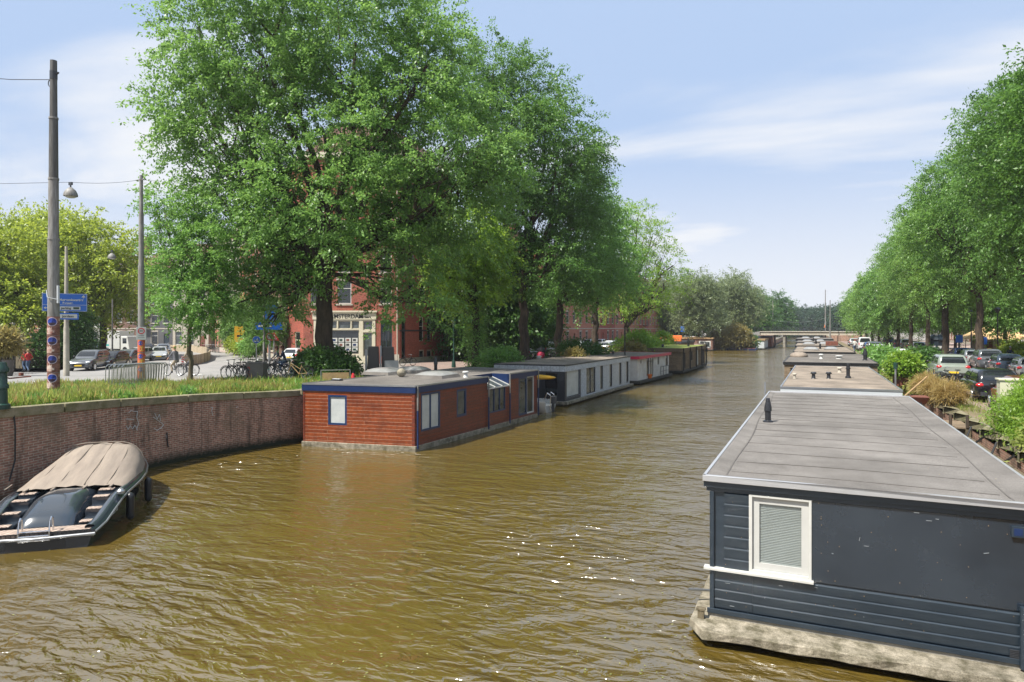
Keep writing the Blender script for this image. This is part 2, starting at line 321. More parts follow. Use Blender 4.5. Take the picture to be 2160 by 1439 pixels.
        for (a, b, c, e) in ops:
            s.poly([pt(a, c), pt(b, c), pt(b, c, t), pt(a, c, t)], mr); s.poly([pt(a, e, t), pt(b, e, t), pt(b, e), pt(a, e)], mr)
            s.poly([pt(a, c), pt(a, c, t), pt(a, e, t), pt(a, e)], mr); s.poly([pt(b, c, t), pt(b, c), pt(b, e), pt(b, e, t)], mr)
            if back: s.poly([pt(a, c, t), pt(b, c, t), pt(b, e, t), pt(a, e, t)], mr)
        return s
    def build(s, name, mats, parent=None, smooth=None, bev=0, local=False):
        me = bpy.data.meshes.new(name); me.from_pydata(s.v, [], s.f)
        if not isinstance(mats, (list, tuple)): mats = [mats]
        for m in mats: me.materials.append(K[m] if isinstance(m, str) else m)
        if len(mats) > 1: me.polygons.foreach_set('material_index', s.m)
        me.update()
        if smooth:
            me.polygons.foreach_set('use_smooth', [True]*len(me.polygons)); me.set_sharp_from_angle(angle=R(smooth))
        o = bpy.data.objects.new(name, me); C.objects.link(o)
        if parent is not None:
            o.parent = parent
            if not local: o.matrix_parent_inverse = Matrix.Translation(parent['_w']).inverted() if '_w' in parent else Matrix.Identity(4)
        if bev:
            b = o.modifiers.new('bevel', 'BEVEL'); b.width = bev; b.segments = 2; b.limit_method = 'ANGLE'
        return o
def tag(o, label, cat, group=None):
    o['label'] = label; o['category'] = cat
    if group: o['group'] = group
    return o
def thing(name, label, cat, loc=(0, 0, 0), rz=0, group=None):
    o = bpy.data.objects.new(name, None); C.objects.link(o); o.empty_display_size = .3
    o.location = loc; o.rotation_euler = (0, 0, rz); return tag(o, label, cat, group)
def wthing(name, label, cat, loc, group=None):   # children of this thing are written in world coordinates
    o = thing(name, label, cat, loc, 0, group); o['_w'] = list(loc); return o
def struct(o, kind='structure'): o['kind'] = kind; return o
KIDS = {}
def copy_tree(o, parent=None):
    c = o.copy(); C.objects.link(c)
    if parent is not None: c.parent = parent
    for ch in o.children: copy_tree(ch, c)
    return c
def dup(o, loc, rz=0, label=None, group=None, scale=None):
    c = copy_tree(o); c.location = loc; c.rotation_euler = (0, 0, rz)
    if label: c['label'] = label
    if group: c['group'] = group
    if scale: c.scale = scale if isinstance(scale, (tuple, list)) else (scale,)*3
    return c
def np_mesh(name, V, nper, m, parent=None, smooth=False):
    V = np.asarray(V, dtype=np.float32).reshape(-1, 3); nf = len(V)//nper
    me = bpy.data.meshes.new(name); me.vertices.add(len(V)); me.vertices.foreach_set('co', V.ravel())
    me.loops.add(len(V)); me.loops.foreach_set('vertex_index', np.arange(len(V), dtype=np.int32))
    me.polygons.add(nf); me.polygons.foreach_set('loop_start', np.arange(0, len(V), nper, dtype=np.int32))
    me.update(calc_edges=True); me.materials.append(K[m] if isinstance(m, str) else m)
    o = bpy.data.objects.new(name, me); C.objects.link(o)
    if parent is not None:
        o.parent = parent
        if '_w' in parent: o.matrix_parent_inverse = Matrix.Translation(parent['_w']).inverted()
    return o
def unit(a): return a/np.maximum(np.linalg.norm(a, axis=-1, keepdims=True), 1e-6)
def leaves(cen, per, size, clr, rng, outward=None, droop=.5, flat=.5, asp=.5, plume=0.0):
    n = len(cen); N_ = n*per
    c = np.repeat(cen, per, 0); sc_ = np.repeat(rng.uniform(.5, 1.5, (n, 1)), per, 0)
    if outward is not None and plume:
        dr = outward+rng.normal(size=(n, 3))*.45; dr[:, 2] = dr[:, 2]*.6+rng.uniform(-.25, .25, n); dr = np.repeat(unit(dr), per, 0)
        t_ = rng.uniform(0, 1, (N_, 1))**.8; o = dr*t_*clr*plume*sc_; o += rng.normal(size=(N_, 3))*clr*.42*(1-.55*t_)*np.array([1, 1, .6])*sc_
        o[:, 2] -= (droop*clr*plume*.55*t_[:, 0]**2)*sc_[:, 0]; a = rng.normal(size=(N_, 3))*.7+dr*.8
    else:
        o = rng.normal(size=(N_, 3))*clr*np.array([1, 1, flat])*sc_
        a = rng.normal(size=(N_, 3))*.7
        if outward is not None: ow_ = np.repeat(outward, per, 0); o += ow_*np.abs(rng.normal(size=(N_, 1)))*clr*.7; a += ow_*.6
        o[:, 2] -= droop*np.linalg.norm(o[:, :2], axis=1)
    p = c+o
    a[:, 2] -= droop*.9; a = unit(a)
    nrm = rng.normal(size=(N_, 3))*.5+np.array([0, 0, 1.0]); b = unit(np.cross(a, nrm))
    L = size*rng.uniform(.65, 1.35, (N_, 1)); W = L*asp
    return np.stack([p, p+a*L*.45+b*W*.5, p+a*L, p+a*L*.45-b*W*.5], 1).reshape(-1, 3)
def crown_pts(lobes, n, rng, inner=.5, low=-.75):
    lobes = np.array(lobes, float); wgt = (lobes[:, 3]*lobes[:, 5]+lobes[:, 3]*lobes[:, 4]); wgt /= wgt.sum()
    out_c = []; out_n = []; got = 0
    while got < n:
        k = n*2; idx = rng.choice(len(lobes), k, p=wgt); d = unit(rng.normal(size=(k, 3))); r = inner+(1-inner)*rng.uniform(0, 1, (k, 1))**.55
        ok = (d[:, 2] > low)|(rng.uniform(0, 1, k) < .4)
        c = lobes[idx, :3]+d*r*lobes[idx, 3:6]
        q = (c[:, None, :]-lobes[None, :, :3])/lobes[None, :, 3:6]; q = np.linalg.norm(q, axis=2); mn = q.min(1)
        ok &= (mn > .5)|(rng.uniform(0, 1, k) < .12)
        out_c.append(c[ok]); out_n.append(d[ok]); got += ok.sum()
    return np.concatenate(out_c)[:n], np.concatenate(out_n)[:n]
def limb(mb, a, b, r0, r1, rng, seg=5, wob=.12, n=7):
    a = Vector(a); b = Vector(b); L = (b-a).length; pts = [a]
    for i in range(1, seg): pts.append(a.lerp(b, i/seg)+Vector(rng.normal(size=3)*L*wob*.35))
    pts.append(b)
    ax = (b-a).normalized(); e1 = ax.orthogonal().normalized(); e2 = ax.cross(e1); rows = []
    for i, p in enumerate(pts):
        q = r0+(r1-r0)*i/seg; rows.append([tuple(p+(e1*math.cos(2*math.pi*k/n)+e2*math.sin(2*math.pi*k/n))*q) for k in range(n)])
    mb.grid(rows, close=True)
    return pts
def make_tree(root, base, tr, fork, lobes, ncl, per, leaf, clr, m, bark='bark', seed=1, droop=.5, inner=.5, twigs=5, lean=(0, 0), asp=.5):
    rng = np.random.default_rng(seed); mb = MB(); base = Vector(base)
    top = base+Vector((lean[0], lean[1], fork))
    mb.tube(base-Vector((0, 0, .1)), base+Vector((0, 0, .5)), tr*1.35, tr*1.05, 12)
    limb(mb, base+Vector((0, 0, .5)), top, tr*1.05, tr*.8, rng, 6, .04, 12)
    cen = sum((Vector(l[:3]) for l in lobes), Vector())/len(lobes)
    for l in lobes:
        c = Vector(l[:3]); mid = top.lerp(Vector((cen.x, cen.y, c.z)), .45) if c.z > top.z+2 else top
        p = limb(mb, top, c, tr*(.5 if c.z > top.z+5 else .26), tr*(.16 if c.z > top.z+5 else .08), rng, 5, .12)
        for _ in range(twigs):
            d = Vector(unit(rng.normal(size=3))); d.z = abs(d.z)*.7; s_ = p[int(rng.integers(1, 5))]
            e = c+Vector((d.x*l[3], d.y*l[4], d.z*l[5]))*.85
            limb(mb, s_, e, tr*.14, tr*.03, rng, 4, .15, 4)
    mb.build('trunk', bark, root, smooth=60)
    c, n = crown_pts(lobes, ncl, rng, inner); V = leaves(c, per, leaf, clr, rng, n, droop, asp=asp, plume=3.0)
    np_mesh('crown', V, 4, LEAF[m], root)
def px_lobes(lst, d, rngseed=0, sp=1.0, deep=1.0):
    r = random.Random(rngseed); o = []
    for (x, y, rx, *ry) in lst:
        ry = ry[0] if ry else rx
        dd = d+r.uniform(-1, 1)*sp; p = G(x, dd, Zp(y, dd)); a = rx/F_PX*d; b = ry/F_PX*d
        o.append((p.x, p.y, p.z, a, a*deep, b))
    return o
# ---------------------------------------------------------------- water and ground
def gzd(d): return float(np.interp(d, [17, 29, 36, 52], [2.81, 2.25, 2.25, 1.5]))
def gz(x, y): return gzd(-x*ST+y*CT)
def PG(px, py, dz=0.0):
    d = 12.0
    while d < 400 and CAMH-gzd(d) < (py-HZ)/F_PX*d: d += .02
    lo_, hi_ = 12.0, 400.0
    for _ in range(40):
        m_ = (lo_+hi_)/2
        if CAMH-gzd(m_) > (py-HZ)/F_PX*m_: lo_ = m_
        else: hi_ = m_
    return G(px, lo_, gzd(lo_)+dz)
ZR = 1.65
m, t, b = base_mat('canal_water')
tcn = N(t, 'ShaderNodeTexCoord')
def wn(scale, st, det, rot=-24, dist=0.0):
    mpn = N(t, 'ShaderNodeMapping'); mpn.inputs['Rotation'].default_value = (0, 0, R(rot)); mpn.inputs['Scale'].default_value = st
    t.links.new(tcn.outputs['Object'], mpn.inputs[0]); n = N(t, 'ShaderNodeTexNoise'); n.inputs['Scale'].default_value = scale; n.inputs['Detail'].default_value = det
    n.inputs['Roughness'].default_value = .5; n.inputs['Distortion'].default_value = dist
    t.links.new(mpn.outputs[0], n.inputs['Vector']); return n.outputs[0]
big = wn(1.25, (.62, 1.35, 1), 2.0, dist=.7); small = wn(3.1, (.7, 1.6, 1), 3, -14, dist=.9); tiny = wn(9, (.8, 1.5, 1), 2, -30)
patch = wn(.10, (1, 1, 1), 3); patch2 = wn(.28, (1, .8, 1), 4, 20)
mrp = N(t, 'ShaderNodeMapRange'); mrp.inputs[1].default_value = .38; mrp.inputs[2].default_value = .62; mrp.inputs[3].default_value = .35; mrp.inputs[4].default_value = 1.35; t.links.new(patch, mrp.inputs[0])
h = M(t, 'ADD', M(t, 'MULTIPLY', big, 1.0), M(t, 'ADD', M(t, 'MULTIPLY', small, .45), M(t, 'MULTIPLY', tiny, .05)))
h = M(t, 'MULTIPLY', h, mrp.outputs[0])
bp = N(t, 'ShaderNodeBump'); bp.inputs['Strength'].default_value = 1; bp.inputs['Distance'].default_value = .19
t.links.new(h, bp.inputs['Height']); t.links.new(bp.outputs[0], b.inputs['Normal'])
mixn = N(t, 'ShaderNodeMix', data_type='RGBA'); mixn.inputs[6].default_value = (.118, .078, .013, 1); mixn.inputs[7].default_value = (.078, .056, .013, 1)
t.links.new(patch2, mixn.inputs[0]); t.links.new(mixn.outputs[2], b.inputs['Base Color'])
b.inputs['Roughness'].default_value = .11; b.inputs['IOR'].default_value = 2.0; b.inputs['Specular IOR Level'].default_value = 1.0
K['water'] = m
wm = MB().poly([(-900, -120, 0), (900, -120, 0), (900, 1500, 0), (-900, 1500, 0)]); struct(wm.build('water', 'water'))
QL = [(-18.3, 0), (-19.2, 6), (-20.3, 10.4), (-21.45, 14.8), (-21.5, 17.5), (-21.1, 19.8), (-20.5, 22.4), (-20.2, 40), (-20.1, 75), (-21, 110), (-22, 130), (-21, 150), (-15, 165), (-10.5, 178), (-10.0, 186), (-10.0, 200), (-10, 260), (-12, 420)]
XR = 5.1
def clean_tri(pts):
    bm = bmesh.new(); f = bm.faces.new([bm.verts.new((p[0], p[1], 0)) for p in pts]); bmesh.ops.triangulate(bm, faces=[f]); return bm
def sheet(name, pts, off, m, kind='structure', zf=gz, mats=None):
    bm = clean_tri(pts)
    for dd in (17.0, 29.0, 36.0, 52.0):
        bmesh.ops.bisect_plane(bm, geom=bm.verts[:]+bm.edges[:]+bm.faces[:], plane_co=(-ST*dd, CT*dd, 0), plane_no=(-ST, CT, 0))
    for f in bm.faces:
        f.normal_update()
        if f.normal.z < 0: f.normal_flip()
    for v in bm.verts: v.co.z = zf(v.co.x, v.co.y)+off
    me = bpy.data.meshes.new(name); bm.to_mesh(me); bm.free(); me.materials.append(K[m])
    o = bpy.data.objects.new(name, me); C.objects.link(o); o['kind'] = kind; return o
def offs(pl, k):
    o = []
    for i, p in enumerate(pl):
        a = Vector(pl[max(0, i-1)]); c = Vector(pl[min(len(pl)-1, i+1)]); d = (c-a).normalized(); o.append((p[0]-d.y*k, p[1]+d.x*k))
    return o
QLi = offs(QL, .36)
sheet('ground', QLi+[(-12, 1500), (-1500, 1500), (-1500, 0)], 0, 'earth')
QR = [(XR, -6), (XR, 196), (XR+1, 300), (XR, 420)]
sheet('ground', [(XR+.36, -6), (1500, -6), (1500, 1500), (XR+.36, 1500), (XR+.36, 420), (XR+1.36, 300), (XR+.36, 196)], 0, 'earth', zf=lambda x, y: ZR)
sheet('ground', [(-12, 520), (XR+.4, 520), (XR+.4, 1500), (-12, 1500)], -.3, 'turf', zf=lambda x, y: ZR)
def quay(name, pl, zf, label, side=1):
    p0 = Vector((*pl[len(pl)//3], 0)); root = wthing(name, label, 'quay wall', p0)
    mbw = MB(); mbc = MB()
    o1 = offs(pl, .36*side); oc = offs(pl, -.05*side)
    for i in range(len(pl)-1):
        a, c = pl[i], pl[i+1]; n = max(1, int((Vector(c)-Vector(a)).length/2.2))
        for k in range(n):
            A = Vector(a).lerp(Vector(c), k/n); B = Vector(a).lerp(Vector(c), (k+1)/n); za, zb = zf(*A), zf(*B)
            mbw.poly([(*A, -1.2), (*B, -1.2), (*B, zb-.24), (*A, za-.24)])
            A2 = Vector(o1[i]).lerp(Vector(o1[i+1]), k/n); B2 = Vector(o1[i]).lerp(Vector(o1[i+1]), (k+1)/n)
            A3 = Vector(oc[i]).lerp(Vector(oc[i+1]), k/n+.006); B3 = Vector(oc[i]).lerp(Vector(oc[i+1]), (k+1)/n-.006)
            j = rnd.uniform(-.012, .012)
            mbc.hexa([(*A3, za-.25), (*B3, zb-.25), (*B2, zb-.25), (*A2, za-.25), (*A3, za+.02+j), (*B3, zb+.02+j), (*B2, zb+.02+j), (*A2, za+.02+j)])
    mbw.build('wall', 'quay', root); mbc.build('coping', 'coping', root, bev=.02); return root
qroot = quay('quay_wall', QL, gz, 'long curved red brick quay wall with mossy stone coping below the grass bank')
quay('quay_wall', QR, lambda x, y: ZR, 'low straight quay wall behind the moored boats under the parked cars', -1)
# white scribbles on the brick quay
mb = MB()
def on_quay(px, py, k=.012):
    best = None
    for i in range(2, 7):
        P0, P1 = QL[i], QL[i+1]
        u, z = on_wall(P0, P1, px, py); L = math.hypot(P1[0]-P0[0], P1[1]-P0[1])
        if 0 <= u <= L:
            d = Vector((P1[0]-P0[0], P1[1]-P0[1])).normalized(); return Vector((P0[0]+d.x*u+d.y*k, P0[1]+d.y*u-d.x*k, z))
for st in ([(271, 871), (276, 866), (283, 868), (290, 868)], [(265, 884), (282, 885)], [(290, 868), (288, 880), (292, 893), (287, 907)], [(266, 899), (270, 906), (274, 898), (279, 905), (284, 897), (290, 908)],
           [(326, 872), (331, 884), (336, 874), (338, 888)], [(323, 880), (345, 896), (338, 905)], [(444, 860), (449, 860), (446, 866), (449, 877)], [(325, 904), (331, 908), (340, 902)], [(352, 915), (350, 920), (355, 940)], [(498, 860), (502, 858)]):
    pp = [on_quay(*q) for q in st]
    for a, c in zip(pp, pp[1:]):
        if a and c: mb.obox((a.x, a.y), (c.x, c.y), 0, .01, .002) if False else mb.tube(a, c, .013, .013, 5)
mb.build('graffiti', 'whitep', qroot)
mb = MB()
for px, py in ((351, 912),):
    a = on_quay(px, py, .03); mb.path([a, a+Vector((.02, 0, -.3)), a+Vector((0, .05, -.55))], .02)
mb.build('mooring_iron', 'black', qroot)
# lawn, road, pavements
lawn = [PG(*q)[:2] for q in ((-320, 822), (-120, 819), (0, 817), (120, 813), (220, 812), (330, 811), (430, 804), (520, 797), (620, 800), (700, 797), (760, 795))]
sheet('grass_verge', offs(QL, .35)[2:7]+[(-20.6, 27.5)]+lawn[::-1], .006, 'turf')
road = [(-900, 816), (-120, 818.5), (0, 816.5), (120, 812.5), (220, 811.5), (330, 810.5), (430, 803.5), (520, 796.5), (600, 786), (655, 772), (632, 762), (560, 752), (480, 746), (400, 739), (330, 735), (180, 738), (140, 778), (0, 795), (-900, 795)]
sheet('road', [PG(*q)[:2] for q in road], .008, 'asphalt')
K['pinkp'] = mat('pinkish_pavers', (.34, .26, .23), .9, col2=(.28, .22, .20), scale=1.5, bump=.3, bscale=60)
sheet('pavement', [PG(*q)[:2] for q in ((632, 761), (560, 751), (480, 745), (400, 738), (330, 734.5), (330, 732), (440, 734), (640, 748))], .05, 'pinkp')
mb = MB(); kl = [PG(*q) for q in ((650, 770), (632, 761.5), (560, 751.5), (480, 745.5), (400, 738.5))]
for a, c in zip(kl, kl[1:]):
    za, zb = a.z, c.z; mb.obox(a, c, 0, 1, .16); k = len(mb.v)-8
    for q in range(8): v = mb.v[k+q]; zz = za if q in (0, 3, 4, 7) else zb; mb.v[k+q] = (v[0], v[1], zz+(-.05 if q < 4 else .12))
struct(mb.build('kerb', 'kerb'))
sheet('road', [(-35, 52), (-21.2, 36), (-20.9, 42), (-20.7, 110), (-22.8, 165), (-36.5, 200), (-36.5, 60)], .010, 'pave')
sheet('pavement', [(XR+.4, -5), (6.4, -5), (6.4, 195), (XR+.4, 195)], .006, 'soil', zf=lambda x, y: ZR)
sheet('road', [(6.4, -5), (17.5, -5), (17.5, 195), (6.4, 195)], .012, 'pave', zf=lambda x, y: ZR)
sheet('pavement', [(17.5, -5), (28, -5), (28, 195), (17.5, 195)], .12, 'pinkp', zf=lambda x, y: ZR)
def dash(p, q, wd=.07):
    a = Vector(p[:2]); c = Vector(q[:2]); d = (c-a).normalized(); n = Vector((-d.y, d.x))*wd
    pts = [a-n, c-n, c+n, a+n]; return [(v.x, v.y, gz(v.x, v.y)+.018) for v in pts]
mb = MB()
for (x0, y0, x1, y1, z) in [(0, 808, 30, 807, 2.6), (60, 806, 100, 805, 2.6), (140, 803, 175, 802, 2.5), (190, 804, 215, 803.5, 2.5), (315, 803, 330, 802.5, 2.35), (340, 787, 358, 786, 2.3), (20, 815, 70, 815, 2.65), (300, 783, 320, 782, 2.3), (470, 764, 492, 762, 2.25), (400, 795, 425, 790, 2.3), (235, 770, 275, 768, 2.3)]:
    mb.poly(dash(PG(x0, y0), PG(x1, y1), .09))
struct(mb.build('road_marking', 'line'))
# ---------------------------------------------------------------- lettering helper
def text(body, size, o, ux, parent, m, name='lettering', up=(0, 0, 1), lift=.004, align='LEFT', ext=.004, sx_=1.0, bold=0):
    cu = bpy.data.curves.new('t', 'FONT'); cu.body = body; cu.size = size; cu.extrude = ext; cu.align_x = align; cu.offset = bold
    ob = bpy.data.objects.new('t', cu); C.objects.link(ob); bpy.context.view_layer.update()
    me = bpy.data.meshes.new_from_object(ob.evaluated_get(bpy.context.evaluated_depsgraph_get())); bpy.data.objects.remove(ob)
    ux = Vector(ux).normalized(); uz = Vector(up).normalized(); n = ux.cross(uz)
    for v in me.vertices: v.co = Vector(o)+ux*v.co.x*sx_+uz*v.co.y+n*(v.co.z+lift)
    me.name = name; me.materials.clear(); me.materials.append(K[m] if isinstance(m, str) else m)
    q = bpy.data.objects.new(name, me); C.objects.link(q); q.parent = parent
    if '_w' in parent: q.matrix_parent_inverse = Matrix.Translation(parent['_w']).inverted()
    return q
# ---------------------------------------------------------------- windows
WC = {}
def win_mesh(w, h, fm, gm, cols, trans, fw, pm=None):
    key = (round(w, 2), round(h, 2), fm, gm, cols, trans, fw)
    if key in WC: return WC[key]
    f = MB(); d = .07
    f.box(0, w, 0, d, 0, fw).box(0, w, 0, d, h-fw, h).box(0, fw, 0, d, fw, h-fw).box(w-fw, w, 0, d, fw, h-fw)
    for i in range(1, cols): x = w*i/cols; f.box(x-fw*.4, x+fw*.4, .005, d, fw, h-fw)
    if trans: z = h*trans; f.box(fw, w-fw, .003, d, z-fw*.4, z+fw*.4)
    a = f.build('window', fm, local=True); p = MB().box(fw*.6, w-fw*.6, .045, .06, fw*.6, h-fw*.6).build('pane', gm, local=True)
    WC[key] = (a.data, p.data); bpy.data.objects.remove(a); bpy.data.objects.remove(p); return WC[key]
def add_win(parent, loc, rz, w, h, fm='white', gm='glass', cols=1, trans=0, fw=.06, name='window', label=None, sur=None):
    a, p = win_mesh(w, h, fm, gm, cols, trans, fw)
    o = bpy.data.objects.new(name, a); C.objects.link(o); o.parent = parent; o.location = loc; o.rotation_euler = (0, 0, rz)
    q = bpy.data.objects.new('pane', p); C.objects.link(q); q.parent = o
    if label: o['label'] = label
    if sur:
        k2 = ('s', round(w, 2), round(h, 2), sur)
        if k2 not in WC:
            f = MB().box(-.1, w+.1, -.14, -.074, -.12, -.0).box(-.06, 0, -.11, -.074, 0, h).box(w, w+.06, -.11, -.074, 0, h).box(-.1, w+.1, -.11, -.074, h, h+.2).build('window_surround', sur, local=True); WC[k2] = f.data; bpy.data.objects.remove(f)
        q = bpy.data.objects.new('window_surround', WC[k2]); C.objects.link(q); q.parent = o
    return o
def wall_win(root, P0, P1, op, rec=.05, **k):
    d = Vector((P1[0]-P0[0], P1[1]-P0[1])).normalized(); n = Vector((d.y, -d.x)); o = Vector(root['_w'])
    p = Vector((P0[0]+d.x*op[0]-n.x*rec, P0[1]+d.y*op[0]-n.y*rec, op[2]))-o
    return add_win(root, p, math.atan2(d.y, d.x), op[1]-op[0], op[3]-op[2], **k)
# ---------------------------------------------------------------- houses
def house(P0, P1, z0, H, floors, bays, wm, label, name='town_house', dep=9, roof='mansard', tr='white', ww=1.1, wh=1.9, ground='door', trim='stone', group=None, gh=3.6, arch=False, seed=0, gm='glass', balcony=False):
    r = random.Random(seed); P0 = Vector(P0[:2]); P1 = Vector(P1[:2]); d = (P1-P0); W = d.length; rz = math.atan2(d.y, d.x)
    root = thing(name, label, 'house', (P0.x, P0.y, z0), rz, group)
    ops = []; wins = []; fh = (H-gh)/floors; bw = W/bays; di = r.randrange(bays)
    for b_ in range(bays):
        xc = bw*(b_+.5)
        if ground == 'arch' or arch: wg = min(bw*.62, 1.7)
        else: wg = ww
        if b_ == di: ops.append((xc-.5, xc+.5, .15, 2.6)); ddoor = ops[-1]
        else: ops.append((xc-wg/2, xc+wg/2, .8, 2.9)); wins.append((ops[-1], 1 if wg < 1.3 else 2, .68))
        for fl in range(floors):
            zz = gh+fh*fl+fh*.22; hh = min(wh, fh*.66); ops.append((xc-ww/2, xc+ww/2, zz, zz+hh)); wins.append((ops[-1], 2 if ww > 1.3 else 1, .66))
    wl = MB().wall((0, 0), (W, 0), 0, H, ops, .16)
    wl.poly([(W, 0, 0), (W, dep, 0), (W, dep, H), (W, 0, H)]).poly([(W, dep, 0), (0, dep, 0), (0, dep, H), (W, dep, H)]).poly([(0, dep, 0), (0, 0, 0), (0, 0, H), (0, dep, H)])
    wl.build('wall', wm, root, local=True)
    for (op, c, tt) in wins:
        add_win(root, (op[0], .07, op[2]), 0, op[1]-op[0], op[3]-op[2], tr, gm if r.random() < .8 else 'glassb', c, tt, .07, sur=trim)
    dm = r.choice(['gdark', 'dark', 'navy', 'woodr']); do = MB().box(ddoor[0], ddoor[1], .08, .13, .15, 2.2).build('door', dm, root, local=True)
    MB().box(ddoor[0]+.78, ddoor[0]+.84, .04, .08, 1.1, 1.2).build('handle', 'chrome', do, local=True)
    tm = MB(); tm.box(-.02, W+.02, -.10, -.003, H-.35, H+.05).box(-.03, W+.03, -.28, -.003, H+.05, H+.2)
    tm.build('cornice', trim, root, local=True); MB().box(0, W, -.05, -.003, gh-.3, gh-.12).build('string_course', trim, root, local=True); MB().box(0, W, -.06, -.003, 0, .5).build('plinth', trim, root, local=True)
    rf = MB(); z = H+.2
    if roof == 'mansard':
        rf.hexa([(0, 0, z), (W, 0, z), (W, dep, z), (0, dep, z), (0, 1.3, z+2.4), (W, 1.3, z+2.4), (W, dep-1.3, z+2.4), (0, dep-1.3, z+2.4)])
    elif roof == 'gable':
        rf.poly([(0, 0, z), (W, 0, z), (W, dep/2, z+3.2), (0, dep/2, z+3.2)]).poly([(W, dep, z), (0, dep, z), (0, dep/2, z+3.2), (W, dep/2, z+3.2)]).poly([(W, 0, z), (W, dep, z), (W, dep/2, z+3.2)]).poly([(0, dep, z), (0, 0, z), (0, dep/2, z+3.2)])
    else: rf.box(0, W, 0, dep, z, z+.2)
    ro = rf.build('roof', 'tile' if roof != 'flat' else 'feltd', root, local=True)
    cx_ = W*r.uniform(.1, .8); MB().box(cx_, cx_+.7, dep*.45, dep*.6, z+1, z+4).build('chimney', wm, ro, local=True)
    if roof == 'mansard' and W > 4.5:
        xd = W*.5; MB().box(xd-.7, xd+.7, .35, 1.6, z+.4, z+2.1).build('dormer', tr, ro, local=True)
    if balcony:
        bx = bw*(r.randrange(bays)+.5)
        for fl in (0, 1):
            zz = gh+fh*fl+fh*.15; bm_ = MB(); bm_.box(bx-1.1, bx+1.1, -.9, -.01, zz-.12, zz)
            for q in range(9): xx = bx-1.05+q*.2625; bm_.box(xx-.012, xx+.012, -.88, -.86, zz, zz+.95)
            bm_.box(bx-1.1, bx+1.1, -.9, -.85, zz+.95, zz+1.0); bm_.build('balcony', 'dark', root, local=True)
    return root
# background row facing us on the far side of the left square
mats = ['bbrick', 'gbrick', 'pbrick', 'white', 'bbrick', 'gbrick', 'stone']
desc = ['brown brick town house behind the yellow-green tree at the left edge', 'dark plastered town house left of the tall trolley pole', 'salmon brick town house behind the dark shrubs by the blue road sign', 'pale rendered town house behind the white lorry',
        'brown brick town house right of the white lorry', 'dark plastered town house with white windows behind the small slim tree', 'pale stone town house left of the row of parked bicycles']
xs = np.linspace(-90, 440, 8); la = [G(x, 112-(i*1.0), 0) for i, x in enumerate(xs)]
for i in range(7):
    house(la[i], la[i+1]-(la[i+1]-la[i])*.004, 1.5, 13.5+rnd.uniform(-1, 1.5), 3, 3, mats[i], desc[i], seed=i, tr='white', ww=1.15, group='background row of town houses', roof=['mansard', 'flat', 'gable'][i % 3], balcony=i == 5)
# side street row
s0, s1 = G(441, 110), G(606, 72)
mats = ['pbrick', 'bbrick', 'stone', 'rbrick', 'pbrick', 'bbrick']
desc = ['salmon brick house at the far end of the side street by the stacked bicycles', 'brown brick house behind the yellow sign', 'pale stone fronted house behind the round shrubs in the side street', 'red brick house in the side street behind the round blue sign', 'salmon brick house behind the speed limit sign', 'brown brick house adjoining the corner shop building']
for i in range(6):
    a = s0.lerp(s1, i/6); c = s0.lerp(s1, (i+.994)/6)
    house(a, c, 1.5, 15+rnd.uniform(-.6, 1.2), 3, 3, mats[i], desc[i], seed=20+i, tr='cream', ww=1.2, trim='stone', group='side street row of houses', roof='mansard', arch=True, balcony=i in (2, 4))
# canal row on the left bank
mats = ['rbrick', 'pbrick', 'pbrick', 'rbrick', 'pbrick', 'pbrick', 'rbrick', 'pbrick', 'pbrick', 'rbrick', 'pbrick']
desc = ['red brick house past the dark garden trees on the left bank', 'salmon brick house above the dark parked van on the left bank', 'salmon brick canal house with balconies third past the garden trees', 'red brick canal house behind the third elm trunk',
        'salmon brick canal house above the silver parked cars', 'salmon brick canal house left of the forked trunk', 'red brick canal house behind the forked trunk', 'salmon brick canal house right behind the forked trunk', 'salmon canal house with arched ground floor above the grass-roofed boat',
        'reddish canal house with arched windows next to the last one of the row', 'last salmon brick house of the canal row beside the grey-green trees']
y0 = 91
for i in range(11):
    wv = 10.2; house((-36.9, y0+wv*i), (-36.9, y0+wv*(i+1)-.03), 1.5, 14+rnd.uniform(-.8, 1.4), 3, 3, mats[i], desc[i], seed=40+i, tr='white', ww=1.25, group='brick houses lining the left bank', balcony=i % 2 == 0, arch=i >= 8, dep=11, roof='mansard' if i % 3 else 'gable')
# right bank row
mats = ['bbrick', 'rbrick', 'stone', 'bbrick', 'pbrick', 'rbrick', 'white', 'bbrick', 'pbrick', 'rbrick', 'bbrick', 'pbrick', 'bbrick']
where = ['nearest house on the right bank, behind the parked hatchbacks', 'house behind the kiosk with the beige awning', 'house behind the right part of the row of bicycles', 'house behind the navy kiosk', 'house right of the double tree trunks', 'house behind the bicycle racks', 'house above the first dark parked car', 'house midway along the right bank', 'house past the middle of the right bank', 'house seen low under the far crowns', 'house fourth from the bridge on the right bank', 'house second from the bridge on the right bank', 'last house before the bridge on the right bank']
cn = {'bbrick': 'brown brick', 'rbrick': 'red brick', 'stone': 'pale stone', 'pbrick': 'salmon brick', 'white': 'white rendered'}
y0 = 50
for i in range(13):
    wv = 10.5; house((28.2, y0+wv*(i+1)-.03), (28.2, y0+wv*i), 1.77, 12+rnd.uniform(-.8, 1.4), 3, 4, mats[i], cn[mats[i]]+' '+where[i], seed=60+i, tr='white', ww=1.25, group='houses lining the right bank', dep=11, gm='glassb', roof='mansard' if i % 3 else 'gable')
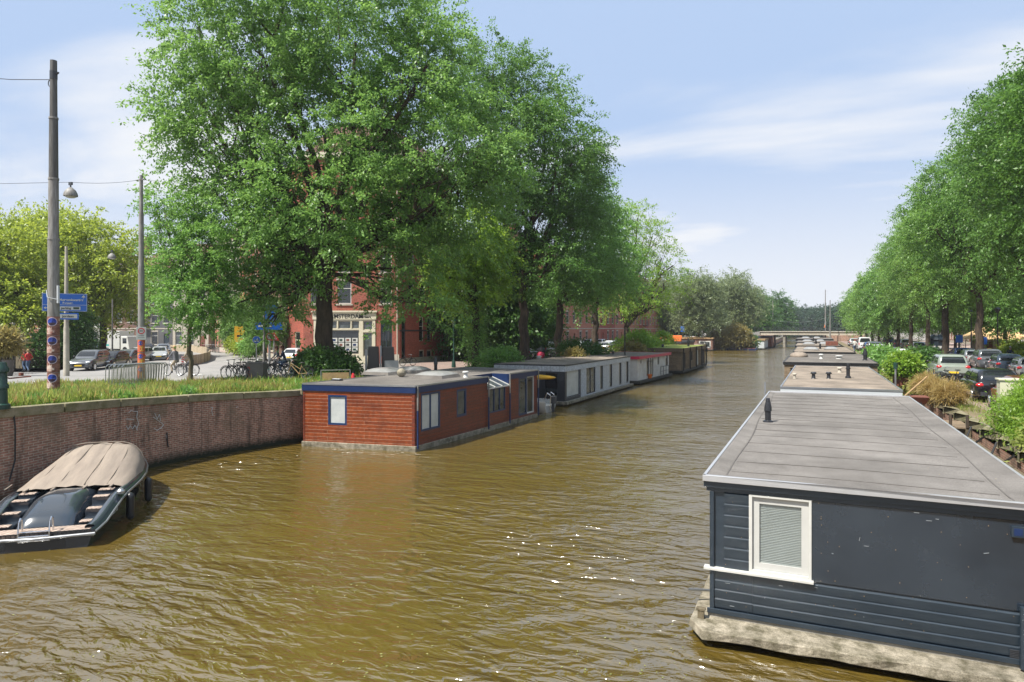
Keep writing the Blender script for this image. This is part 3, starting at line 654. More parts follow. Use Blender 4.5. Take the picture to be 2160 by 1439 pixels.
# ---------------------------------------------------------------- corner shop building
DB = 64.6
A2, A, B, B2 = G(606, 71), G(640, DB), G(842, DB), Vector((-36.8, 64.4, 0))
H0, H1 = 1.5, 22
rt = wthing('corner_building', 'tall red brick corner building with cream shop front behind the big elm', 'building', (A.x, A.y, 1.5))
f_ops = []
def fo(x0, y0, x1, y1): f_ops.append(ow(A, B, (x0, y0, x1, y1))); return f_ops[-1]
w_main = fo(697, 696, 758, 748); w_t = [fo(697, 677, 711, 693.5), fo(713.5, 677, 740, 693.5), fo(742, 677, 758, 693.5)]
w_dr = fo(766, 701, 786, 752); w_drt = fo(766, 677, 786, 696); w_d2 = fo(803, 676, 827, 752); w_dl = fo(667, 680, 690, 748)
ups = []
for (yt, yb) in ((592, 641), (530, 575), (470, 512), (412, 450)):
    for (a_, c_) in ((655, 683), (712, 741), (802, 826)): ups.append(fo(a_, yt, c_, yb))
s_ops = []
def so_(x0, y0, x1, y1): s_ops.append(ow(B, B2, (x0, y0, x1, y1))); return s_ops[-1]
sd = so_(847, 668, 855, 756); sw = [so_(884, 668, 893, 720), so_(901, 668, 909, 720), so_(935, 668, 943, 720)]; sb = [so_(884, 738, 895, 758), so_(900, 738, 911, 758), so_(935, 737, 946, 756)]
for (yt, yb) in ((592, 641), (530, 575), (470, 512), (412, 450)):
    for (a_, c_) in ((862, 873), (886, 897), (908, 918), (932, 942)): sw.append(so_(a_, yt, c_, yb))
l_ops = []
lo1 = ow(A2, A, (622, 700, 633, 757)); l_ops.append(lo1)
for (yt, yb) in ((600, 645), (540, 580), (480, 520)): l_ops.append(ow(A2, A, (618, yt, 630, yb)))
wl = MB().wall(A, B, H0, H1, f_ops, .16).wall(B, B2, H0, H1, s_ops, .16).wall(A2, A, H0, H1, l_ops, .16)
Bk = Vector((-50, 70, 0)); wl.poly([(*B2[:2], H0), (*Bk[:2], H0), (*Bk[:2], H1), (*B2[:2], H1)]).poly([(*Bk[:2], H0), (*A2[:2], H0), (*A2[:2], H1), (*Bk[:2], H1)])
wl.build('wall', 'rbrick', rt)
mb = MB(); mb.poly([(*A[:2], H1), (*B[:2], H1), (*B2[:2], H1), (*Bk[:2], H1), (*A2[:2], H1)])
cen = (A+B+B2+Bk+A2)/5
ring0 = [A, B, B2, Bk, A2]
for i in range(5):
    a, c = ring0[i], ring0[(i+1) % 5]; a1 = a.lerp(cen, .45); c1 = c.lerp(cen, .45); mb.poly([(*a[:2], H1+.25), (*c[:2], H1+.25), (*c1[:2], H1+3.8), (*a1[:2], H1+3.8)])
mb.poly([(*p.lerp(cen, .45)[:2], H1+3.8) for p in ring0]); mb.build('roof', 'tile', rt)
mb = MB()
for (a, c) in ((A, B), (B, B2), (A2, A)): mb.obox(a, c, H1-.3, H1+.26, .3, o=.25)
mb.build('cornice', 'cream', rt)
# cream shop front fitted round the openings
L = (B-A).length; sfz = Zp(659, DB)
def uf(x): return ow(A, B, (x, 700, x+1, 701))[0]
x_a, x_b = uf(662), uf(792)
so1 = [tuple(o) for o in (w_main, *w_t, w_dr, w_drt, w_dl)]
d_ = (B-A).normalized(); nrm = Vector((d_.y, -d_.x, 0))
q0 = A+d_*x_a+nrm*.07; q1 = A+d_*x_b+nrm*.07
sh = MB(); sh.wall(q0, q1, H0+.02, sfz-.35, [(o[0]-x_a, o[1]-x_a, o[2], o[3]) for o in so1], .09, back=False)
sh.obox(q0-d_*.1, q1+d_*.1, Zp(674, DB), Zp(659, DB), .1, o=.06); sh.obox(q0-d_*.2, q1+d_*.2, Zp(659, DB), Zp(655.5, DB), .3, o=.22)
sh.obox(q0, q1, H0, H0+.45, .1, o=.05)
sh.build('shop_front', 'cream', rt)
text('AMSTERDAM', .56, A+d_*uf(697)+nrm*.135+Vector((0, 0, Zp(671.5, DB))), d_, rt, 'black', sx_=1.0, bold=.01)
text('makelaars', .30, A+d_*uf(757)+nrm*.135+Vector((0, 0, Zp(671, DB))), d_, rt, 'black', bold=.008)
for o in (w_main,): wall_win(rt, A, B, o, .03, fm='cream', gm='glass', fw=.07)
for o in w_t: wall_win(rt, A, B, o, .03, fm='cream', gm='glassb', fw=.05)
wall_win(rt, A, B, w_dr, .03, fm='cream', gm='glassb', fw=.08, name='door', label='glazed shop door')
wall_win(rt, A, B, w_drt, .03, fm='cream', gm='glassb', fw=.06); wall_win(rt, A, B, w_dl, .03, fm='cream', gm='glass', fw=.07)
wall_win(rt, A, B, w_d2, .05, fm='navy', gm='glass', fw=.12, cols=2, trans=.72, name='door', label='dark blue double door')
for o in ups: wall_win(rt, A, B, o, .06, fm='white', gm='glass', fw=.08, trans=.66)
for o in sw: wall_win(rt, B, B2, o, .06, fm='white', gm='glass', fw=.07, trans=.6)
for o in sb: wall_win(rt, B, B2, o, .06, fm='stone', gm='glass', fw=.14)
wall_win(rt, B, B2, sd, .06, fm='navy', gm='glass', fw=.12, trans=.7, name='door')
wall_win(rt, A2, A, lo1, .06, fm='cream', gm='glass', fw=.09, trans=.7, name='door', label='dark glazed door at the left corner')
for o in l_ops[1:]: wall_win(rt, A2, A, o, .06, fm='cream', gm='glass', fw=.07, trans=.66)
for r_ in range(3):
    for c_ in range(4):
        if (r_, c_) in ((2, 0), (2, 1)): continue
        o = ow(A, B, (700+c_*14.3, 713+r_*10, 711.5+c_*14.3, 721.5+r_*10)); cd = MB().obox(A+d_*o[0], A+d_*o[1], o[2], o[3], .01, o=.0).build('listing_card', 'white', rt)
        MB().obox(A+d_*(o[0]+.08), A+d_*(o[1]-.16), o[2]+.08, o[3]-.1, .004, o=.004).build('photo_print', ['bluef', 'gdark', 'woodr', 'dark'][(r_+c_) % 4], cd)
mb = MB(); mb.obox(B, B2, Zp(699, 68), Zp(696, 68), .05, o=.012); mb.obox(B, B2, H0, H0+.5, .1, o=.06, mi=1); mb.obox(B-d_*1.0, B, H0, H0+.9, .1, o=.06, mi=1)
mb.build('stone_band', ['dark', 'stone'], rt)
mb = MB(); e_ = B+nrm*.1; mb.tube((e_.x-.2, e_.y, H0), (e_.x-.2, e_.y, H1), .07); mb.build('downpipe', 'stone', rt)
mb = MB()
for o in ups: mb.obox(A+d_*(o[0]-.15), A+d_*(o[1]+.15), o[2]-.16, o[2]-.01, .1, o=.09); mb.obox(A+d_*(o[0]-.12), A+d_*(o[1]+.12), o[3]+.01, o[3]+.3, .05, o=.02)
mb.build('sill_stones', 'stone', rt)
# garden wall and fence right of the corner building
fw_ = wthing('garden_fence', 'dark railing fence on a low wall under the garden trees right of the corner building', 'fence', (-36.7, 66, 1.5))
MB().obox((-36.6, 64.6), (-36.6, 90.6), 1.5, 2.0, .3).build('wall', 'bbrick', fw_)
mb = MB()
for i in range(86): mb.tube((-36.75, 64.8+i*.3, 2.0), (-36.75, 64.8+i*.3, 3.6), .018, n=4, caps=False)
mb.obox((-36.72, 64.6), (-36.72, 90.6), 3.5, 3.56, .05); mb.build('railing', 'black', fw_)
# ---------------------------------------------------------------- far bridge
br = wthing('canal_bridge', 'low flat road bridge with pale deck and iron railings closing the canal view', 'bridge', (0, 190, 0))
mb = MB(); mb.box(-12.5, 12, 187, 197, 3.15, 3.95); mb.box(-12.7, 12.2, 186.8, 197.2, 3.95, 4.12); mb.build('deck', 'stone', br)
mb = MB(); mb.box(-13, -9.2, 186.5, 197.5, -1, 3.15); mb.box(4.3, 12, 186.5, 197.5, -1, 3.15); mb.build('abutment', 'quay', br)
mb = MB(); mb.box(-7.0, -6.4, 187.3, 196.8, -1, 3.15); mb.box(.7, 1.3, 187.3, 196.8, -1, 3.15); mb.build('pier', 'conc', br)
for yy in (187, 197):
    mb = MB(); mb.box(-14, 14, yy-.04, yy+.04, 5.0, 5.08); mb.box(-14, 14, yy-.03, yy+.03, 4.55, 4.6)
    for i in range(29): mb.box(-14+i-.04, -14+i+.04, yy-.04, yy+.04, 4.1, 5.0)
    mb.build('railing', 'dark', br)
mb = MB(); mb.hexa([(-34, 187, 1.4), (-12.7, 187, 1.4), (-12.7, 197, 1.4), (-34, 197, 1.4), (-34, 187, 1.52), (-12.7, 187, 4.1), (-12.7, 197, 4.1), (-34, 197, 1.52)])
mb.hexa([(12.2, 187, 1.5), (27, 187, 1.5), (27, 197, 1.5), (12.2, 197, 1.5), (12.2, 187, 4.1), (27, 187, 1.7), (27, 197, 1.7), (12.2, 197, 4.1)]); mb.build('approach_ramp', 'asphalt', br)
def mast(px, d, z0, z1, r0, label, m='pole', name='lamp_mast', arm=False, cat='mast'):
    p = G(px, d, z0); r_ = wthing(name, label, cat, p); mb = MB()
    mb.tube(p, (p.x, p.y, z1), r0, r0*.55, 8); mb.build('pole', m, r_, smooth=50)
    mb = MB(); mb.tube((p.x, p.y, z0), (p.x, p.y, z0+.6), r0*1.7, r0*1.5, 8); mb.build('base', m, r_, smooth=50)
    if arm:
        mb = MB(); mb.tube((p.x, p.y, z1-.3), (p.x+1.2, p.y, z1), .05); mb.build('arm', m, r_)
        mb = MB(); mb.ell((p.x+1.5, p.y, z1), (.5, .2, .12)); mb.build('lamp_head', 'whitep', r_, smooth=60)
    return r_
mast(1630, 182, 3.2, 12.5, .17, 'pole at the left end of the far bridge'); mast(1741, 175, 1.9, 15.2, .17, 'taller thin pole at the right end of the far bridge'); mast(1751, 165, 1.9, 12, .17, 'shorter thick pole beside the tall pole right of the far bridge')
wr = wthing('overhead_wire', 'thin tram wires strung across the canal above the far bridge', 'wire', G(1630, 180, 10))
mb = MB()
a_, c_ = G(1630, 180, 7.3), G(1741, 175, 7.6)
for k in range(8):
    f0, f1 = k/8, (k+1)/8; s = lambda f: a_.lerp(c_, f)-Vector((0, 0, .9*4*f*(1-f))); mb.tube(s(f0), s(f1), .035, n=4)
mb.build('wire', 'steel', wr)
# ---------------------------------------------------------------- houseboats
def flue(root, p, r, h, m='chimney', capm=None, kind='cone', name='flue'):
    mb = MB(); x, y, z = p
    mb.lathe((x, y, z), [(r*1.7, 0), (r*1.6, .03), (r, .05), (r, h*.45), (r*1.25, h*.46), (r*1.2, h*.62), (r*.75, h*.86), (r*.8, h*.87), (r*.6, h)] if kind == 'cone' else
             [(r*1.5, 0), (r*1.1, .05), (r, h*.6), (r, h*.7), (r*1.7, h*.72), (r*1.75, h*.86), (r*1.2, h)], 16)
    o = mb.build(name, m, root, smooth=40)
    return o
def skylight(root, p0, wx, wy, h=.22, rz=0, m='dome'):
    x, y, z = p0; mb = MB(); mb.hexa([(x-wx-.1, y-wy-.1, z), (x+wx+.1, y-wy-.1, z), (x+wx+.1, y+wy+.1, z), (x-wx-.1, y+wy+.1, z), (x-wx, y-wy, z+.14), (x+wx, y-wy, z+.14), (x+wx, y+wy, z+.14), (x-wx, y+wy, z+.14)])
    o = mb.build('skylight', 'feltd', root)
    rows = []
    for j in range(9):
        t_ = -1+2*j/8; row = []
        for i in range(9):
            s_ = -1+2*i/8; row.append((x+s_*wx, y+t_*wy, z+.145+h*.7*((1-s_**4)*(1-t_**4))**.7))
        rows.append(row)
    MB().grid(rows).build('dome', m, o, smooth=80).matrix_parent_inverse = o.matrix_parent_inverse.copy() if False else Matrix.Identity(4)
    return o
def hboat(label, A, B, Cc, D, z0, zw, zt, ms, fwin=(), swin=(), over=.08, ho=.08, fm='white', gm='glass', trimm='steel', name='houseboat', group='houseboats moored along the canal', seams=0):
    A, B, Cc, D = [Vector((p[0], p[1], 0)) for p in (A, B, Cc, D)]
    r_ = wthing(name, label, 'houseboat', (A.x, A.y, 0), group)
    fo_ = [ow(A, B, q[:4]) for q in fwin]; so2 = [ow(B, Cc, q[:4]) for q in swin]
    mb = MB(); mb.wall(A, B, z0, zw+.02, fo_, .1).wall(B, Cc, z0, zw+.02, so2, .1, 1).wall(Cc, D, z0, zw, (), .1, 1).wall(D, A, z0, zw, (), .1, 1)
    mb.build('wall', [ms[0], ms[1]], r_)
    def out_(k):
        c = [A, B, Cc, D]; res = []
        for i in range(4):
            p, q, n_ = c[i-1], c[i], c[(i+1) % 4]; e1 = (q-p).normalized(); e2 = (n_-q).normalized(); res.append(q+Vector((e1.y, -e1.x, 0))*k+Vector((e2.y, -e2.x, 0))*k)
        return res
    o = out_(ho); i_ = out_(-.12); mb = MB(); mb.hexa([(*p[:2], .12) for p in o]+[(*p[:2], z0) for p in o]).hexa([(*p[:2], -.6) for p in i_]+[(*p[:2], .12) for p in i_]); mb.build('pontoon', ms[4], r_, bev=.02)
    o = out_(over); oi = out_(over-.12); f = MB()
    for k in range(4):
        a, c = o[k], o[(k+1) % 4]; ai, ci = oi[k], oi[(k+1) % 4]; f.hexa([(*a[:2], zw), (*c[:2], zw), (*ci[:2], zw), (*ai[:2], zw), (*a[:2], zt), (*c[:2], zt), (*ci[:2], zt), (*ai[:2], zt)])
    f.build('fascia', ms[2], r_)
    q = out_(over-.03); rf = MB(); rf.hexa([(*p[:2], zw+.03) for p in q]+[(*p[:2], zt+.015) for p in q])
    ro = rf.build('roof', ms[3], r_)
    e = MB(); o2 = out_(over+.015); oi2 = out_(over-.05)
    for k in range(4):
        a, c, ai, ci = o2[k], o2[(k+1) % 4], oi2[k], oi2[(k+1) % 4]; e.hexa([(*a[:2], zt-.05), (*c[:2], zt-.05), (*ci[:2], zt-.05), (*ai[:2], zt-.05), (*a[:2], zt+.035), (*c[:2], zt+.035), (*ci[:2], zt+.035), (*ai[:2], zt+.035)])
    e.build('roof_trim', trimm, r_)
    for (P0, P1, src, oo) in ((A, B, fwin, fo_), (B, Cc, swin, so2)):
        for s_, op in zip(src, oo):
            k = dict(fm=fm, gm=gm, fw=.06); k.update(s_[4] if len(s_) > 4 else {}); wall_win(r_, P0, P1, op, .02, **k)
    return r_, (A, B, Cc, D)
# --- near navy houseboat on the right
FA, FB = Vector((-1.53, 11.2, 0)), Vector((2.92, 11.25, 0)); FC, FD = Vector((2.92, 26.8, 0)), Vector((-1.45, 26.8, 0))
n1 = wthing('houseboat', 'big near houseboat with navy blue board walls and grey felt roof at the lower right', 'houseboat', (.6, 11.2, 0), 'houseboats moored along the canal')
zw0 = .36
fwn = ow(FA, FB, (1587, 1047, 1706, 1199)); fwn = (fwn[0], fwn[1], fwn[2], fwn[3])
mb = MB(); mb.wall(FA, FB, zw0, 2.5, [fwn], .12).wall(FB, FC, zw0, 2.5).wall(FC, FD, zw0, 2.5).wall(FD, FA, zw0, 2.5); mb.build('wall', 'navy', n1)
dF = (FB-FA).normalized(); nF = Vector((dF.y, -dF.x, 0)); LF = (FB-FA).length
def plank(mb, u0, u1, z0, z1, o0=.006, o1=.032):
    a = FA+dF*u0; c = FA+dF*u1
    def q(p, o, z): return (*(p+nF*o)[:2], z)
    zc = z1-.022
    mb.poly([q(a, o0+.01, z0), q(c, o0+.01, z0), q(c, o1, zc), q(a, o1, zc)]); mb.poly([q(a, o1, zc), q(c, o1, zc), q(c, .004, z1), q(a, .004, z1)])
    mb.poly([q(a, .0, z0), q(a, o0+.01, z0), q(a, o1, zc), q(a, .004, z1)][::-1]); mb.poly([q(c, .0, z0), q(c, o0+.01, z0), q(c, o1, zc), q(c, .004, z1)]); mb.poly([q(a, 0, z0), q(c, 0, z0), q(c, o0+.01, z0), q(a, o0+.01, z0)])
ul0 = on_wall(FA, FB, 1528, 1100)[0]; ul1 = fwn[0]-.05; zt_ = fwn[3]+.03; zs_ = fwn[2]-.06
mb = MB(); nb = 7; hb = (zt_-zs_)/nb
for i in range(nb): plank(mb, ul0, ul1, zs_+i*hb+.004, zs_+(i+1)*hb-.002)
zb = zs_-.03; hb2 = (zb-zw0-.07)/4
ucut = on_wall(FA, FB, 1588, 1250)[0]
for i in range(4):
    plank(mb, .075, ucut-.003, zw0+.07+i*hb2, zw0+.07+(i+1)*hb2-.004); plank(mb, ucut+.003, LF-.08, zw0+.066+i*hb2, zw0+.066+(i+1)*hb2-.006)
mb.build('board_cladding', 'navy', n1)
mb = MB(); pu = fwn[1]+.04; a_ = FA+dF*pu; c_ = FA+dF*(LF-.06)
mb.obox(a_, c_, zb+.02, fwn[3]+.03, .02, o=.024); mb.build('flat_panel', 'navyp', n1, bev=.004)
mb = MB(); mb.obox(FA-dF*.05, FB+dF*.1, zt_+.005, 2.5, .03, o=.05); mb.obox(FA, FA+dF*.07, zw0, zt_, .03, o=.045); mb.obox(FB-dF*.06, FB, zw0, zt_, .03, o=.045)
mb.obox(FA-dF*.04, FB+dF*.04, zw0-.03, zw0+.05, .03, o=.06); mb.obox(FA-dF*.09, FB+dF*.14, 2.40, 2.5, .03, o=.09); mb.build('trim_boards', 'navy', n1, bev=.006)
mb = MB(); mb.obox(FA-dF*.09, FA+dF*(fwn[1]+.07), zs_-.035, zs_+.01, .14, o=.09); mb.build('window_sill', 'white', n1, bev=.006)
mb = MB(); u0, u1, q0_, q1_ = fwn
for (a, c, e, f) in ((u0-.05, u0, q0_-.05, q1_+.05), (u1, u1+.04, q0_-.05, q1_+.05)): mb.obox(FA+dF*a, FA+dF*c, e, f, .04, o=.045)
mb.obox(FA+dF*u0, FA+dF*u1, q1_, q1_+.05, .04, o=.045); mb.obox(FA+dF*u0, FA+dF*u1, q0_-.05, q0_, .04, o=.045); mb.build('window_casing', 'white', n1, bev=.004)
wnd = wall_win(n1, FA, FB, fwn, .0, fm='whitep', gm='blindk', fw=.105)
mb = MB(); w_, h_ = fwn[1]-fwn[0], fwn[3]-fwn[2]
for i in range(36): zq = .11+i*(h_-.22)/36; mb.hexa([(.105, .038, zq), (w_-.105, .038, zq), (w_-.105, .044, zq), (.105, .044, zq), (.105, .028, zq+.013), (w_-.105, .028, zq+.013), (w_-.105, .034, zq+.015), (.105, .034, zq+.015)])
mb.build('blind', 'blindk', wnd, local=True)
mb = MB(); mb.poly([(.1, .02, .1), (w_-.1, .02, .1), (w_-.1, .02, h_-.1), (.1, .02, h_-.1)])
gl = bpy.data.materials.new('clear_glass'); gl.use_nodes = True; t = gl.node_tree; t.nodes.clear(); o_ = N(t, 'ShaderNodeOutputMaterial'); mx_ = N(t, 'ShaderNodeMixShader'); tr_ = N(t, 'ShaderNodeBsdfTransparent'); gs = N(t, 'ShaderNodeBsdfGlossy'); gs.inputs['Roughness'].default_value = .02
mx_.inputs[0].default_value = .09; t.links.new(tr_.outputs[0], mx_.inputs[1]); t.links.new(gs.outputs[0], mx_.inputs[2]); t.links.new(mx_.outputs[0], o_.inputs[0])
tr_.inputs[0].default_value = (.93, .96, .96, 1); K['clear'] = gl
mb.build('glazing', 'clear', wnd, local=True)
# roof slab, trim, seams
RA, RB, RC, RD = Vector((-1.63, 11.06, 0)), Vector((3.12, 11.1, 0)), Vector((3.12, 26.9, 0)), Vector((-1.5, 26.9, 0))
rows = []
for j in range(34):
    ty = [0, .06, .12, .3, .5][j] if j < 5 else .5+(15.84-.5-.0)*(j-4)/29; row = []
    for i in range(13):
        tx = (0, .012, .03, .07, .13, .3, .5, .7, .87, .93, .97, .988, 1)[i]
        x = RA.x+(RB.x-RA.x)*tx; x += (RD.x-RA.x)*(ty/15.84)*(1-tx); y = RA.y+ty
        ed = min(x-RA.x, RB.x-x, ty); zc = 2.585-.045*min(1, max(0, (ed-.08)/.3))+.02*math.sin(math.pi*tx)
        row.append((x, y, zc+rnd.uniform(-.003, .003)))
    rows.append(row)
mb = MB().grid(rows); roof1 = mb.build('roof', 'felt', n1, smooth=80)
mb = MB()
def zroof(x, y): tx = (x-RA.x)/4.75; ed = min(x-RA.x, RB.x-x, y-RA.y); return 2.585-.045*min(1, max(0, (ed-.08)/.3))+.02*math.sin(math.pi*max(0, min(1, tx)))+.006
yy = 11.75
while yy < 26.7:
    x = RA.x+.38; ph = rnd.uniform(0, 6); pts = []
    while x < RB.x-.55: pts.append((x, yy+.03*math.sin(x*1.3+ph)+(x-RA.x)*.0, zroof(x, yy)+.003)); x += .25
    for a, c in zip(pts, pts[1:]): mb.hexa([(a[0], a[1]-.004, a[2]-.01), (c[0], c[1]-.004, c[2]-.01), (c[0], c[1]+.004, c[2]-.01), (a[0], a[1]+.004, a[2]-.01), (a[0], a[1]-.004, a[2]), (c[0], c[1]-.004, c[2]), (c[0], c[1]+.004, c[2]), (a[0], a[1]+.004, a[2])])
    yy += 1.0+rnd.uniform(-.09, .09)
for xx in (RA.x+.36, RB.x-.5):
    pts = [(xx+.03*math.sin(y*.9), y, zroof(xx, y)+.004) for y in np.arange(11.4, 26.7, .4)]
    for a, c in zip(pts, pts[1:]): mb.hexa([(a[0]-.012, a[1], a[2]-.01), (a[0]+.012, a[1], a[2]-.01), (c[0]+.012, c[1], c[2]-.01), (c[0]-.012, c[1], c[2]-.01), (a[0]-.012, a[1], a[2]), (a[0]+.012, a[1], a[2]), (c[0]+.012, c[1], c[2]), (c[0]-.012, c[1], c[2])])
K['seam'] = mat('bitumen_seam', (.115, .105, .096), .9); mb.build('felt_seams', 'seam', roof1).matrix_parent_inverse = Matrix.Identity(4)
mb = MB(); mb.obox(RA, RB, 2.5, 2.6, .07); mb.obox(RB, RC, 2.5, 2.6, .05); mb.obox(RC, RD, 2.5, 2.6, .05); mb.obox(RD, RA, 2.5, 2.6, .05)
mb.poly([(*RA[:2], 2.505), (*RD[:2], 2.505), (*RC[:2], 2.505), (*RB[:2], 2.505)]); mb.build('roof_trim', 'alu', n1, bev=.006)
# leaves and grit lying on the felt
V = []; rg = np.random.default_rng(3)
# pontoon
mb = MB(); out1 = [(-1.81, 27.3), (-1.81, 10.95), (-1.55, 10.58), (3.35, 10.86), (3.35, 27.3)]; inn = [(-1.5, 27), (-1.5, 11.1), (-1.42, 10.98), (3.1, 11.12), (3.1, 27)]
rgp = random.Random(5)
def rough_line(pl, stp=.35):
    o = []
    for i in range(len(pl)):
        a = Vector(pl[i]); c = Vector(pl[(i+1) % len(pl)]); n = max(1, int((c-a).length/stp)); o += [a.lerp(c, k/n) for k in range(n)]
    return o
ol = rough_line(out1[::-1]); ring_t = [(p.x+rgp.uniform(-.02, .02), p.y+rgp.uniform(-.02, .02), .26+rgp.uniform(-.012, .012)) for p in ol]; ring_b = [(p.x+rgp.uniform(-.03, .03), p.y+rgp.uniform(-.02, .03), .13+rgp.uniform(-.02, .015)) for p in ol]
k0 = len(mb.v); n_ = len(ol); mb.v += ring_t+ring_b
mb.f.append(tuple(range(n_))[::-1]); mb.m.append(0); mb.f.append(tuple(range(n_, 2*n_))); mb.m.append(0)
for i in range(n_): j = (i+1) % n_; mb.f.append((i, j, n_+j, n_+i)); mb.m.append(0)
mb.build('pontoon_deck', 'concp', n1, bev=.012)
mb = MB(); mb.hexa([(-1.45, 11.02, -.6), (3.2, 11.15, -.6), (3.2, 27, -.6), (-1.45, 27, -.6), (-1.45, 11.02, .14), (3.2, 11.15, .14), (3.2, 27, .14), (-1.45, 27, .14)])
K['hullc'] = mat('wet_hull_concrete', (.05, .045, .035), .8, col2=(.02, .02, .015)); mb.build('hull', 'hullc', n1)
mb = MB(); mb.obox(FA-dF*.03, FB+dF*.03, .25, zw0-.02, .1, o=.03); mb.build('plinth', 'conc', n1)
pf = P(1620, 889, 2.56); flue(n1, (pf.x, pf.y, 2.55), .075, .62)
mb = MB(); pd = FA+dF*on_wall(FA, FB, 2155, 1250)[0]+nF*.09; mb.tube((pd.x, pd.y, .3), (pd.x, pd.y, 1.15), .045); mb.build('downpipe', 'navy', n1, smooth=50)
o4 = ow(FA, FB, (2128, 1368, 2147, 1385)); mb = MB(); z_ = o4[2]
for i in range(6): mb.obox(FA+dF*o4[0], FA+dF*(o4[0]+.13), z_+i*.022, z_+i*.022+.012, .02, o=.055)
mb.build('vent_grille', 'dark', n1)
o4 = ow(FA, FB, (2131, 1107, 2155, 1130)); mb = MB(); mb.obox(FA+dF*o4[0], FA+dF*(o4[0]+.15), o4[2], o4[2]+.15, .05, o=.075, mi=0); mb.obox(FA+dF*(o4[0]+.025), FA+dF*(o4[0]+.125), o4[2]+.025, o4[2]+.125, .01, o=.08, mi=1); mb.build('wall_lamp', ['navy', 'bluef'], n1, bev=.004)
mb = MB(); mb.tube((-1.5, 11.9, .42), (-1.95, 11.6, .48), .022); mb.build('pipe_stub', 'steel', n1); mb = MB(); mb.box(-1.70, -1.60, 11.0, 11.08, .25, .4).box(-1.72, -1.58, 10.99, 11.09, .4, .43); mb.build('bollard', 'barkl', n1)
mb = MB(); q = P(1637, 836, 2.3); mb.tube((-1.6, 26.5, 1.6), (-1.62, 26.6, 2.95), .03); mb.build('pole', 'steel', n1)
# scratches, nail heads and chips in the navy paint
mb = MB(); rs = random.Random(8)
for _ in range(26):
    u = rs.uniform(.1, LF-.1); z = rs.choice([rs.uniform(zw0+.1, zb), rs.uniform(zt_+.03, 2.38), rs.uniform(zb, zt_)])
    if fwn[0]-.1 < u < fwn[1]+.1 and fwn[2]-.1 < z < fwn[3]+.1: continue
    a = FA+dF*u; L_ = rs.uniform(.01, .09); an = rs.choice([0, 0, 1.4, rs.uniform(-.6, .6)]); e = a+dF*L_*math.cos(an)
    mb.tube((a.x, a.y-.036, z), (e.x, e.y-.036, z+L_*math.sin(an)), .0022, n=4)
mb.build('paint_scratches', 'greyw', n1)
mb = MB()
for _ in range(60):
    u = rs.uniform(.1, LF-.1); z = rs.uniform(zw0+.05, 2.4)
    if fwn[0]-.1 < u < fwn[1]+.1 and fwn[2]-.1 < z < fwn[3]+.1: continue
    a = FA+dF*u; mb.tube((a.x, a.y-.03, z), (a.x, a.y-.037, z), rs.uniform(.003, .006), n=6)
mb.build('paint_chips', 'woodt', n1)
# --- second houseboat right
def fl(root, lst, z):
    for (px, py, r_, h_, m_, k_) in lst:
        p = P(px, py, z); flue(root, (p.x, p.y, z), r_, h_, m_, kind=k_)
n2, _ = hboat('second houseboat on the right with flat brown roof, pale fascia and five roof flues', (-1.16, 29.9), (3.2, 30.2), (3.2, 47.3), (-.95, 47.3), .4, 2.2, 2.5, ('greyw', 'greyw', 'greyw', 'feltb', 'conc'), over=.06)
fl(n2, [(1676, 799, .06, .28, 'stone', 'flat'), (1716, 799, .08, .33, 'chimney', 'flat'), (1748, 799, .08, .33, 'chimney', 'flat'), (1771, 786, .08, .3, 'stone', 'flat')], 2.51)
p = P(1789, 798, 2.51); mb = MB(); mb.lathe((p.x, p.y, 2.51), [(.14, 0), (.12, .1), (.085, .12), (.085, .45), (.11, .46), (.11, .52), (.085, .53), (.085, .72)], 14); mb.build('flue', 'chimney', n2, smooth=40)
n3, _ = hboat('third houseboat on the right, wider with weathered boards and black roof edge', (-1.75, 49.3), (3.95, 49.6), (3.95, 66.5), (-1.6, 66.5), .4, 2.45, 2.62, ('wood3', 'wood3', 'black', 'feltd', 'conc'), [(1667, 776, 1678, 800, dict(fm='black'))], over=.08, trimm='black')
fl(n3, [(1732, 757, .10, .38, 'whitep', 'flat'), (1770, 757, .16, .26, 'whitep', 'flat')], 2.64); fl(n3, [(1825, 760, .13, .85, 'chimney', 'cone')], 2.64)
mb = MB(); p = P(1685, 751, 2.7); mb.ell(p, (.7, 1.2, .35)); mb.build('covered_bundle', 'canvas', n3, smooth=80)
for (y_, y2, x0, x1, z1, lab, rf_) in ((69, 88, -1.6, 3.6, 2.7, 'fourth houseboat on the right with white skylights on a brown roof', 'feltb'), (91, 106, -1.9, 3.2, 2.75, 'fifth houseboat on the right with a low planter on its roof', 'feltb'), (110, 126, -2.2, 3.4, 2.8, 'sixth houseboat on the right with a dark tarred edge', 'feltd'), (130, 148, -2.6, 3.4, 3.0, 'last houseboat on the right before the far bridge', 'feltd')):
    nn, _ = hboat(lab, (x0, y_), (x1, y_), (x1, y2), (x0, y2), .4, z1-.25, z1, ('wood3', 'greyw', 'black', rf_, 'conc'), over=.08, trimm='black')
    skylight(nn, (x0+1.5, y_+5, z1), .7, .9, .3); skylight(nn, (x0+3.4, y_+7, z1), .6, .9, .3); flue(nn, (x0+2.4, y_+10, z1), .1, .6)
    if y_ == 91: MB().box(1.6, 3.0, 93, 94.4, 2.76, 3.3).build('planter', 'woodr', nn)
